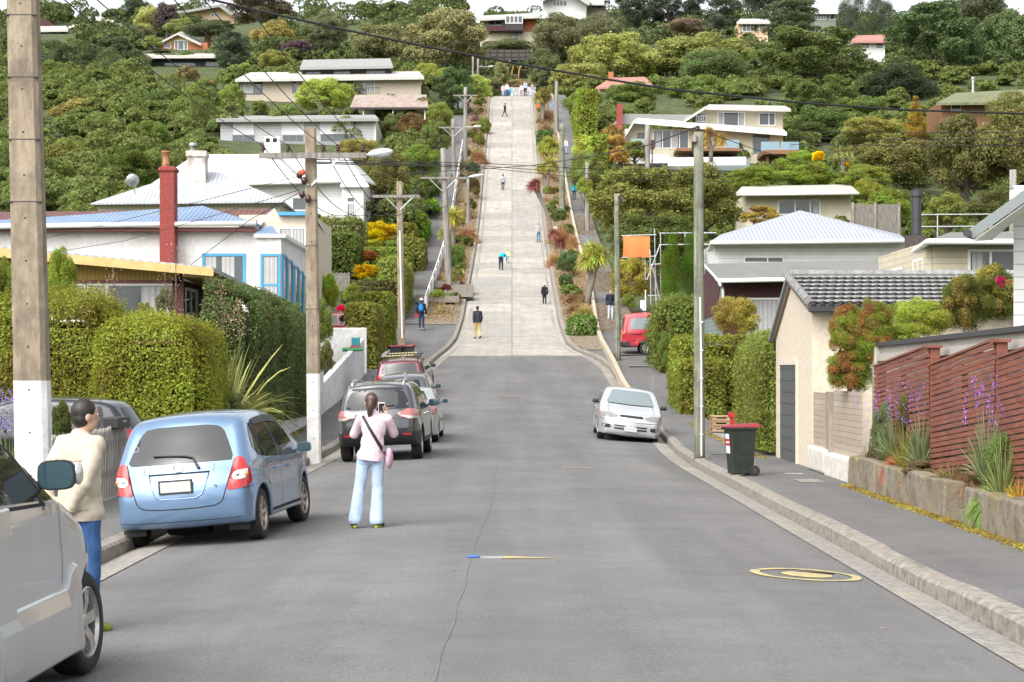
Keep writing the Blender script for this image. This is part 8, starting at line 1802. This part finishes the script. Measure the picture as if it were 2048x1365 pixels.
for lab, px0, px1, y0, y1, Y, n in (('purple flower spikes on the weeds at the right edge',1925,2040,770,880,22.7,13),('purple flower spikes in the middle of the red fence',1780,1835,760,870,28.0,12),('purple flower spikes before the pale board fence',1712,1740,810,890,31.0,5)):
 pts = []
 for i in range(n):
  b = at(random.uniform(px0,px1), random.uniform(y0,y1), Y)
  for k in range(9): pts.append(b+Vector((random.gauss(0,.012)-.008*k, random.gauss(0,.02), .022*k)))
 flowers(lab, pts, (.20,.10,.36), .011, parent=WEED[2008 if px0 > 1900 else (1812 if px0 > 1750 else 1738)])
for lab, px, yb, Y, rz in (('tall purple lavender stems at the far end of the planter',1790,880,29.4,1.0),('tall purple lavender stems in the middle of the red fence',1845,900,27.2,1.1),('tall purple lavender stems at the near planter block',1975,930,23.2,1.2)):
 t = tuft(lab, px, yb+40, Y, .42, rz, 'spray', (.08,.10,.05), 'lavender', 'flowers', wrap=True); pts = []
 for i in range(26):
  a = random.uniform(0,6.28); r = random.uniform(.08,.42); z = rz*random.uniform(.55,1.0)
  for k in range(8): pts.append(Vector((r*math.cos(a)+random.gauss(0,.012), r*math.sin(a)*.5+random.gauss(0,.012), z+.022*k))+t.location)
 flowers(lab, pts, (.17,.09,.30), .012, parent=t)
pts = []
for i in range(5200):
 y = random.uniform(20,31.5); x = 5.56+random.gauss(0,.05)-.10*random.random()**3; pts.append((x,y,pathz(x,y)+.008))
for i in range(2600):
 y = random.uniform(41,58); x = random.choice((5.45,-6.0))+random.gauss(0,.08); pts.append((x,y,pathz(x,y)+.008))
p = np.array(pts); V, Q = leaf_quads(p, np.tile([[0,0,1.0]],(len(p),1)), .022, .6, .8); me = np_mesh('moss', V, Q); me.materials.append(M['leaf']); o = link('moss', me); o.color = (.15,.13,.035,1); tag(o, kind='stuff')
t = thing('scaffold', 'galvanised scaffolding tower with leaning braces beside the conifers', 'scaffolding', at(1318,620,100))
def stick(a, b, r=.03, name='tube'): m = MB(); m.tube([at(*a)-t.location, at(*b)-t.location], r, 8); m.build(name, M['steel'], t)
for a, b in (((1309,458,99),(1312,620,99)),((1321,466,99.5),(1322,620,99.5)),((1300,500,98.5),(1302,610,98.5)),((1290,520,101),(1291,560,101)),((1243,472,98.8),(1312,470,98.8)),((1243,516,98.8),(1312,513,98.8)),((1318,467,99.5),(1432,466,99.5)),((1318,490,101),(1420,489,101)),((1294,560,98.8),(1320,490,98.8)),((1306,535,98.6),(1320,605,98.6)),((1300,530,98.9),(1324,528,98.9)),((1296,592,98.9),(1324,592,98.9)),((1370,464,99.5),(1370,476,99.5)),((1310,575,98.5),(1314,612,98.5))): stick(a, b)
m = MB(); m.box((-.6,-.4,-.02),(.6,.4,.03)); o = m.build('board', M['brownwood'] if 'brownwood' in M else HM['brownwood'], t); o.location = at(1312,532,99.4)-t.location
a = at(1246,473,98.75); b = at(1299,515,98.75); m = MB(); n = 10; vs = []
for i in range(n+1):
 for j in range(5): vs.append((a.x+(b.x-a.x)*i/n+.02*math.sin(j), 98.75-.05*math.sin(PI*j/4)+.02*math.sin(i*.9), a.z+(b.z-a.z)*j/4+.015*math.sin(i*1.3)*(j in (0,4))))
m.add(vs, [(i*5+j, i*5+j+1, i*5+j+6, i*5+j+5) for i in range(n) for j in range(4)]); o = m.build('orange_sheet', plain('orange sheet', (.80,.20,.05), .7, var=.06), smooth=True); tag(o, 'plain orange plastic sheet tied to the scaffold tubes', 'sheet')
t = thing('guard_rail', 'galvanised guard rail with red couplers on the roof line at the right', 'guard rail', at(1900,460,88))
for a, b in (((1823,430,88),(1985,429,88)),((1823,454,88),(1985,453,88)),((1825,425,88),(1825,480,88)),((1875,428,88),(1875,480,88)),((1980,428,88),(1980,470,88))): stick(a, b)
m = MB(); m.box((-1,0,0),(1,1.2,.02));
t = thing('gate_post', 'white painted gate and letter box by the red van', 'gate', at(1285,622,92)); m = MB(); m.box((-.1,0,0),(.1,.2,.5)); m.build('box_body', M['white'], t, bevel=.02); m = MB(); m.box((.12,0,0),(.17,.06,1.0)); m.build('post', M['white'], t)
t = thing('mural_board', 'low pale grey board with mottled paint at the crest of the street', 'board', (at(1045,0,246).x, 246, prof(244))); m = MB(); m.box((-1.7,0,0),(1.7,.1,1.3)); m.build('panel', noisy('mottled grey board', (.22,.25,.24), (.55,.57,.56), 4, .8, lo=.45, hi=.55), t); m = MB(); m.box((-1.75,-.05,1.3),(1.75,.15,1.38)); m.build('capping', M['white'], t)
t = thing('sign', 'small dark blue notice on a post near the crest on the right', 'sign', (at(1105,0,222).x, 222, prof(222))); m = MB(); m.box((-.4,0,.6),(.4,.04,1.9)); m.build('panel', noisy('dark blue notice', (.08,.10,.16), (.3,.33,.4), 6, .6), t); m = MB(); m.box((-.04,.04,0),(.04,.1,1.9)); m.build('post', M['darksteel'], t)
t = thing('board_fence', 'dark grey board fence on the bank above the crest', 'fence', at(1015,125,272)); m = MB(); a = at(972,100,272)-t.location; b = at(1058,120,272)-t.location; m.box((a.x,0,b.z),(b.x,.06,a.z)); m.build('board_panel', striped('dark fence boards', (.13,.115,.10), .2, 'X', .4, .9, .6), t)
for i in range(6): m = MB(); x = a.x+(b.x-a.x)*(i+.5)/6; m.box((x-.07,-.1,b.z-.5),(x+.07,-.005,a.z+.1)); m.build('post', M['trim'], t)
for z in (.25,.7): m = MB(); q = b.z+(a.z-b.z)*z; m.box((a.x,-.06,q),(b.x,-.006,q+.12)); m.build('rail', M['trim'], t)
t = thing('stair', 'orange railed stair climbing the bank above the crest', 'stair', at(1030,165,262)); orr = plain('orange rail', (.42,.16,.04), .6)
for x in (1023,1037): m = MB(); m.tube([at(x,160,262)-t.location, at(x+1,142,264)-t.location, at(x+4,133,266)-t.location], .09, 6); m.tube([at(x,150,262)-t.location, at(x,162,262)-t.location], .07, 6); m.build('handrail', orr, t)
for k in range(5): m = MB(); m.box((-.5,k*.4,k*.35-.2),(.6,k*.4+.4,k*.35-.1)); m.build('tread', M['concrete'], t)
# ------------------------------------------------------------------ trees of the hillside: label, photo box, depth, form, colour
random.seed(15)
def T(*rows):
 for lab, box, Y, kind, col in rows: tree(lab, box, Y, kind, col, 1 if Y < 170 else (1 if (box[2]-box[0]) > 60 else 0))
T(('dark tree at the far left edge of the skyline',(-20,45,32,100),370,'round',DG),('olive tree below the far left skyline',(-30,90,60,190),330,'shrub',OL),('dark bush left of the small brick house on the ridge',(84,38,136,62),378,'wide',(.06,.07,.025)),('left of two thin skyline conifers',(150,16,170,48),388,'cone',(.03,.04,.02)),('right of two thin skyline conifers',(184,18,202,42),390,'cone',(.03,.04,.02)),
 ('spreading dark tree covering the middle of the left hillside',(150,75,305,210),258,'tiers',(.03,.048,.014)),('dark tree left of the spreading dark tree',(75,80,170,215),268,'tiers',(.036,.055,.016)),('dark skyline tree beside the cream house on the left',(242,-12,302,36),392,'round',DG),('tall pale yellow green tree near the cream skyline house',(266,8,330,82),348,'billow',(.19,.20,.06)),('purple brown tree between the pale tree and the cream house',(305,2,362,78),342,'shrub',(.055,.03,.03)),('light green shrub under the cream skyline house',(325,34,400,80),336,'shrub',(.12,.15,.035)),('dark shrub under the right end of the cream skyline house',(392,38,480,68),338,'wide',(.05,.06,.025)),
 ('rounded olive tree left of the orange brick house',(248,48,318,100),330,'shrub',OL),('small round tree left of the orange gable',(282,70,326,104),315,'billow',(.13,.16,.045)),('dark layered pine right of the navy house',(428,62,502,142),276,'tiers',(.025,.04,.016)),('large brown olive tree on the skyline left of centre',(440,-25,606,62),345,'open',(.085,.07,.035)),('yellowing tree below the brown olive skyline tree',(495,40,600,105),312,'shrub',(.17,.15,.04)),('olive tree left of the orange brick chimney',(600,20,700,115),318,'round',(.07,.075,.028)),
 ('purple leaved shrub left of the dark upper floor',(556,78,628,122),285,'shrub',(.075,.035,.045)),('light green tree left of the beige house roof',(505,98,600,152),262,'shrub',(.13,.14,.035)),('dark tree behind the beige house',(612,40,700,125),290,'tiers',(.045,.055,.022)),
 ('yellow green tree in front of the navy house fence',(345,128,402,185),244,'billow',(.125,.11,.04)),('fresh green tree right of the rust red fence',(455,125,512,165),250,'shrub',(.12,.165,.04)),
 ('pale green tree beside the far left willow',(-10,165,90,300),215,'open',(.14,.155,.045)),('pointed green tree behind the near pole',(96,165,142,235),226,'cone',(.055,.085,.025)),('willowy yellow olive tree on the left',(85,185,262,310),196,'open',(.155,.145,.045)),('light crowned tree left of the big dark one',(206,150,325,255),222,'billow',(.125,.155,.04)),('big dark rounded tree in the middle of the left slope',(232,172,392,345),203,'billow',(.042,.072,.016)),('mid green tree left of the pale grey house',(330,160,446,320),198,'shrub',(.085,.115,.03)),
 ('shrubs below the dark bay house at the head of the street',(940,74,1088,128),292,'wide',(.07,.08,.03)),('dark tree in front of the cream skyline house on the left',(360,44,470,82),325,'round',(.05,.065,.022)),('green tree below the orange brick house',(300,104,390,132),296,'wide',(.06,.085,.024)),('tall dark tree between the orange brick house and the near pole',(186,95,260,200),250,'round',(.04,.06,.018)),('tall olive tree left of the pale grey house',(372,185,440,300),192,'round',(.07,.095,.026)),('bright tree in front of the left end of the beige house',(440,165,492,238),210,'billow',(.10,.135,.035)),('olive tree under the navy house deck',(296,150,356,205),240,'shrub',(.085,.10,.03)),('dark green tree right of the rust red fence',(438,150,486,222),233,'round',(.045,.07,.02)),('mid green tree above the satellite dish',(255,232,345,322),179,'billow',(.07,.10,.026)),('green tree left of the navy house',(236,98,306,160),290,'round',(.06,.085,.026)),('bushy tree below the dark gabled ridge house',(118,72,190,122),318,'shrub',(.08,.10,.03)),('dark shrub below the small brick house on the ridge',(60,74,128,128),322,'round',(.05,.07,.022)),('light green shrub right of the dark gabled ridge house',(226,52,266,92),340,'shrub',(.11,.135,.04)),('low dark shrub between the navy house and the orange brick house',(300,96,345,112),305,'wide',(.05,.065,.022)),('dry pinkish shrub on the left slope',(238,248,304,308),190,'open',(.30,.22,.165)),('olive tree low on the left slope',(78,275,200,420),165,'shrub',(.105,.12,.033)),('dark bush left of the satellite dish',(196,290,312,405),158,'billow',(.055,.085,.02)),('green bush behind the silver roofed cottage',(140,290,235,415),170,'shrub',(.085,.115,.03)),('dark tree behind the near pole low on the slope',(-20,280,85,440),160,'round',(.045,.065,.02)),
 ('bright green tree in front of the beige house',(585,152,716,236),207,'billow',(.165,.205,.05)),('small shrub at the left end of the pale grey house',(500,200,542,238),206,'shrub',(.10,.13,.035)),('fresh shrub left of the beige house',(418,180,482,235),212,'shrub',(.115,.155,.04)),
 ('large feathery grey olive tree above the dark upper floor',(792,12,982,165),262,'open',(.13,.13,.055)),('olive tree right of the dark glazed floor',(690,40,830,150),275,'shrub',(.10,.105,.04)),('rusty tipped tree behind the veranda cottage',(752,150,835,196),226,'wide',(.15,.12,.035)),('bright green tree right of the beige house',(812,122,905,202),232,'shrub',(.17,.205,.05)),('dark conifer mass left of the crest',(868,135,962,245),222,'tiers',(.036,.06,.018)),('light green tree right of the dark conifer mass',(918,148,990,218),238,'shrub',(.145,.18,.045)),('light green tree below the veranda cottage',(848,200,910,270),199,'shrub',(.12,.15,.04)),
 ('dark green shrub below the cottage veranda posts',(752,222,830,300),193,'shrub',(.06,.075,.025)),('reddish brown shrub right of the pale grey house',(790,225,862,290),190,'shrub',(.10,.075,.03)),('green shrub mass above the lamp arm',(840,235,905,320),184,'billow',(.085,.115,.035)),('olive tree above the white villa roof end',(664,270,762,345),150,'billow',(.14,.135,.045)),('wide olive tree right of the white villa',(712,295,828,425),147,'shrub',(.085,.088,.03)),('green shrub left of the grey poles',(795,285,888,360),165,'shrub',(.09,.125,.03)),('dark shrub behind the bright hedge tops',(812,345,892,412),158,'shrub',(.06,.085,.022)),('dark shrub right of the villa bay',(726,380,812,448),146,'shrub',(.05,.05,.022)),
 ('palm like tree left of the orange stair',(985,118,1022,185),255,'open',(.12,.135,.05)),('olive shrubs on the bank left of the crest',(940,150,1012,205),250,'shrub',(.09,.09,.04)),('brown bank shrub above the mural board',(1000,155,1068,192),254,'wide',(.14,.11,.055)),('dark shrub on the bank right of the orange stair',(1058,128,1110,185),258,'shrub',(.06,.075,.03)))
T(('olive brown tree right of the dark bay house',(1058,20,1170,140),292,'shrub',(.08,.082,.034)),('dark olive tree in front of the white skyline house',(1138,28,1262,122),300,'round',(.065,.07,.028)),('dark tree above the crest right of the board fence',(1048,92,1125,175),274,'shrub',(.07,.085,.03)),
 ('broad bright yew like tree nearest the street on the right',(1082,118,1232,215),252,'billow',(.155,.165,.05)),('biggest bright rounded tree at the upper centre right',(1115,62,1355,190),268,'billow',(.165,.185,.055)),('second bright rounded tree running into the dark trees',(1290,62,1512,175),272,'billow',(.15,.17,.05)),('dark green rounded tree under the bright ones',(1350,92,1500,185),258,'round',(.06,.09,.028)),
 ('dark pine on the skyline left of centre right',(1205,-45,1305,70),345,'tiers',(.022,.034,.016)),('second dark pine on the right skyline',(1285,-40,1385,62),350,'tiers',(.02,.03,.014)),('third dark pine on the right skyline',(1365,-45,1485,72),348,'tiers',(.02,.032,.014)),('brown shrub under the dark skyline pines',(1325,32,1420,78),318,'wide',(.13,.10,.06)),('feathery pine right of the peach house',(1518,-6,1640,92),300,'tiers',(.045,.062,.022)),('dark skyline pine behind the green hut',(1478,-40,1580,40),362,'round',(.022,.034,.016)),('tall dark cypress right of the green hut',(1672,-30,1735,85),338,'column',(.026,.038,.016)),('second tall dark cypress above the pink roof',(1728,-20,1790,80),342,'column',(.028,.042,.018)),
 ('large dark broadleaf left of the pink roof',(1495,52,1775,205),238,'tiers',(.052,.072,.018)),('huge dark green tree right of the pink roof',(1752,2,1985,195),246,'tiers',(.034,.06,.018)),('tall mid green tree in the upper right corner',(1940,8,2090,190),252,'billow',(.055,.085,.03)),('dark tree on the right skyline behind the huge tree',(1900,-30,2020,70),330,'round',(.04,.05,.02)),('dark hollow tree below the huge dark tree',(1690,130,1900,235),228,'round',(.02,.03,.012)),
 ('green tree right of the big cream house',(1560,152,1720,262),218,'tiers',(.062,.092,.024)),('dark green tree below it over the deck',(1575,205,1712,305),202,'shrub',(.05,.08,.022)),('rounded green tree above the golden conifer',(1640,190,1790,268),212,'billow',(.068,.10,.026)),('golden orange conifer on the right slope',(1798,190,1866,275),196,'cone',(.17,.135,.026)),('yellow olive tree left of the golden conifer',(1675,228,1808,300),190,'billow',(.15,.155,.045)),('big brown olive tree below the golden conifer',(1700,270,1900,385),172,'billow',(.10,.102,.036)),('dark olive feathery tree on the far right slope',(1850,225,2010,430),160,'open',(.075,.078,.028)),('rough olive tree at the right edge under the green roof',(1945,195,2100,400),158,'shrub',(.082,.085,.03)),('light olive shrub at the right edge',(1960,180,2090,260),185,'shrub',(.10,.11,.04)),
 ('bright yellow shrub right of the glass deck',(1622,300,1652,328),152,'shrub',(.36,.29,.02)),('small yellow shrub under the cabbage palm',(1684,322,1702,336),150,'shrub',(.30,.25,.02)),('wide fine leaved olive tree hiding the switch pole',(1150,318,1400,520),121,'open',(.095,.105,.033)),('right half of the fine leaved olive trees',(1300,325,1492,500),126,'open',(.088,.098,.03)),('dark base foliage behind the orange sheet',(1195,420,1420,540),116,'shrub',(.055,.07,.022)),('orange tinted shrub before the cream bungalow',(1475,408,1565,466),112,'open',(.155,.125,.035)),
 ('shrub with pale blossoms right of the upper footpath',(1150,206,1206,262),207,'shrub',(.16,.15,.07)),('orange brown tree beside the green painted pole',(1180,262,1262,330),181,'open',(.20,.15,.045)),('rounded bush left of the big cream house',(1240,278,1300,332),178,'billow',(.105,.125,.035)),('orange fringed bush below the upper hedge',(1215,290,1262,340),172,'shrub',(.20,.14,.04)),('yellow green shrub beside the upper right footpath',(1140,268,1200,345),176,'shrub',(.16,.19,.045)),('green shrub mass right of the green painted pole',(1132,300,1215,395),160,'shrub',(.10,.125,.04)),('fresh shrub left of the grey short pole',(1150,350,1190,400),150,'shrub',(.14,.17,.04)),
 ('green tree behind the weathered board fence',(1706,375,1830,462),136,'shrub',(.10,.135,.03)),('yellowish shrub above the board fence',(1700,355,1770,412),146,'shrub',(.13,.15,.035)),('feathery olive bush behind the guard rail',(1838,385,1945,478),120,'open',(.11,.125,.038)),('dark tree behind the guard rail at the right edge',(1925,370,2070,480),112,'shrub',(.055,.062,.022)),('green tree filling the slope under the glass deck',(1540,300,1660,372),158,'shrub',(.10,.145,.03)))
for i, (x0, x1, yt, Y, col) in enumerate(((1452,1560,332,150,(.105,.145,.032)),(1555,1670,328,151,(.10,.14,.03)),(1665,1790,332,149,(.11,.14,.035)))): tree('%s length of the bright laurel hedge above the cream bungalow' % ('left','middle','right')[i], (x0-14,yt-4,x1+14,yt+58), Y, 'shrub', col, 1, 'laurel_hedge', 'hedge', trunk=False)
for i, (x0, y0, x1, y1, Y, col) in enumerate(((1122,172,1215,262,226,(.095,.135,.03)),(1195,158,1330,240,232,(.08,.115,.026)),(1310,150,1512,232,236,(.075,.11,.026)))): tree('%s part of the tall bright hedge below the yew like trees' % ('left','middle','right')[i], (x0,y0,x1,y1), Y, 'billow', col, 1, 'tall_hedge', 'hedge', trunk=False)
for i, (ya, yb, zt) in enumerate(((196,224,2.6),(176,194,2.2),(160,174,2.0))): hedge('%s clipped yellow green hedge along the upper right footpath' % ('top','middle','lowest')[i], (6.8,9.0,ya,yb,prof(ya)-.5,prof((ya+yb)/2)+zt), (.105,.14,.03), lump=.2, rnd=.5, L=.14, faces='flt')
Y = 150; b = at(1686,345,Y); cabbage_tree('cabbage palm behind the laurel hedge on the right', b, [(at(1684,320,Y), at(1678,305,Y), 22*Y/F), (at(1690,318,Y), at(1698,304,Y), 22*Y/F)], (.12,.13,.05), None, 'head', (.2,.15,.09))
Y = 184; b = at(1225,335,Y); cabbage_tree('cabbage tree beside the green painted pole on the upper right', b, [(at(1222,305,Y), at(1212,270,Y), 22*Y/F), (at(1228,300,Y), at(1236,268,Y), 24*Y/F), (at(1226,300,Y), at(1224,258,Y), 18*Y/F)], (.17,.15,.05), None, 'head', (.25,.17,.08))
Y = 178; b = at(1422,318,Y); cabbage_tree('cabbage tree in front of the big cream house deck', b, [(at(1420,300,Y), at(1408,282,Y), 20*Y/F), (at(1424,296,Y), at(1440,278,Y), 22*Y/F), (at(1422,290,Y), at(1418,262,Y), 18*Y/F)], (.19,.16,.05), None, 'head', (.28,.18,.08))
def woodland(name, spots, size, col):
 Vs = []; Qs = []; nb = 0
 for (x, y, z, r, rz) in spots:
  n = 760; c, rr = lobes_round(10, .6, (.34,.5)); w_ = rr**2/np.sum(rr**2); P_ = []; N_ = []
  for ci, ri, wi in zip(c, rr, w_):
   k = max(3,int(n*wi)); d = _unit(RNG.normal(0,1,(k,3))); d[:,2] = np.abs(d[:,2])*.9-.1; P_.append((ci+d*ri)*np.array([r,r,rz])+np.array([x,y,z])); N_.append(d)
  V, Q = leaf_quads(np.concatenate(P_), np.concatenate(N_), size*RNG.uniform(.8,1.2), .7, .7); Vs.append(V); Qs.append(Q+nb); nb += len(V)
 me = np_mesh(name, np.concatenate(Vs), np.concatenate(Qs)); me.materials.append(M['leaf']); o = link(name, me); o.color = c4(col); return tag(o, kind='stuff')
def spots(x0, x1, y0, y1, n, rng, avoid=True, street=8):
 out = []
 for _ in range(n):
  y = random.uniform(y0,y1); px = random.uniform(x0,x1); x = (px-1024)/F*y
  if abs(x) < street and y < 252: continue
  r = random.uniform(*rng); py = HOR-(groundz(x,y)+r*.35-EYE)*F/y; pr = r*.75*F/y
  if any(Y0 > y and x0-pr < px < x1+pr and y0-pr < py < y1+pr for x0,y0,x1,y1,Y0 in RECT): continue
  out.append((x,y,groundz(x,y)+r*.35,r,r*random.uniform(.7,1.1)))
 return out
random.seed(31)
woodland('added_trees_behind', [(random.uniform(-26,26), random.uniform(-60,-34), random.uniform(1,6), random.uniform(2,4), random.uniform(2,4)) for _ in range(40)], .35, (.05,.065,.025))  # unseen trees, added for car window reflections and to cut sky fill
woodland('far_woodland', spots(-150,2200,262,430,420,(2.2,4.5),street=0), .28, (.048,.065,.025))
woodland('hillside_scrub', spots(-100,880,140,300,760,(1.1,2.2))+spots(1160,2150,140,275,600,(.9,1.9)), .17, (.07,.092,.03))
woodland('lower_scrub', [s for s in spots(-100,2150,100,150,260,(.8,1.5),street=9.5) if not (-13 < s[0] < -6)], .12, (.07,.09,.028))
pts = []
for i in range(9000):
 y = random.uniform(104,243); s = random.random() < .5; x = random.uniform(FXL(y)+.1, kl(y)-.25) if s else random.uniform(kr(y)+.25, WX(y)-.1); pts.append((x,y,prof(y)+.2+random.random()*.12))
p = np.array(pts); V, Q = leaf_quads(p, RNG.normal(0,1,p.shape), .13, .3, .6); me = np_mesh('verge_growth', V, Q); me.materials.append(M['leaf']); o = link('verge_growth', me); o.color = (.17,.13,.06,1); tag(o, kind='stuff')
random.seed(17); vp = []
for i in range(95):
 y = random.uniform(108,240); s = random.random() < .5; x = random.uniform(FXL(y)+.35, kl(y)-.5) if s else random.uniform(kr(y)+.5, WX(y)-.4); r = random.uniform(.22,.55); vp.append((x,y,prof(y)+.1+r*.5,r,r))
woodland('verge_shrubs', vp, .075, (.075,.10,.03))
me0 = bl('tussock'); n0 = len(me0.vertices); c0 = np.empty(n0*3); me0.vertices.foreach_get('co', c0); c0 = c0.reshape(-1,3)[:12*420]; q0 = np.concatenate([np.stack([np.arange(420)*12+2*i, np.arange(420)*12+2*i+1, np.arange(420)*12+2*i+3, np.arange(420)*12+2*i+2],1) for i in range(5)]); Vs = []; Qs = []
for k in range(46):
 y = random.uniform(106,240); s = random.random() < .45; x = random.uniform(FXL(y)+.4, kl(y)-.5) if s else random.uniform(kr(y)+.5, WX(y)-.4); r = random.uniform(.5,.95); Vs.append(c0*np.array([r,r,r*1.25])*np.array([1.0,1.0,1])+np.array([x,y,prof(y)+.12])); Qs.append(q0+k*len(c0))
me = np_mesh('verge_grass', np.concatenate(Vs), np.concatenate(Qs)); me.materials.append(M['blade']); o = link('verge_grass', me); o.color = (.145,.115,.06,1); tag(o, kind='stuff')
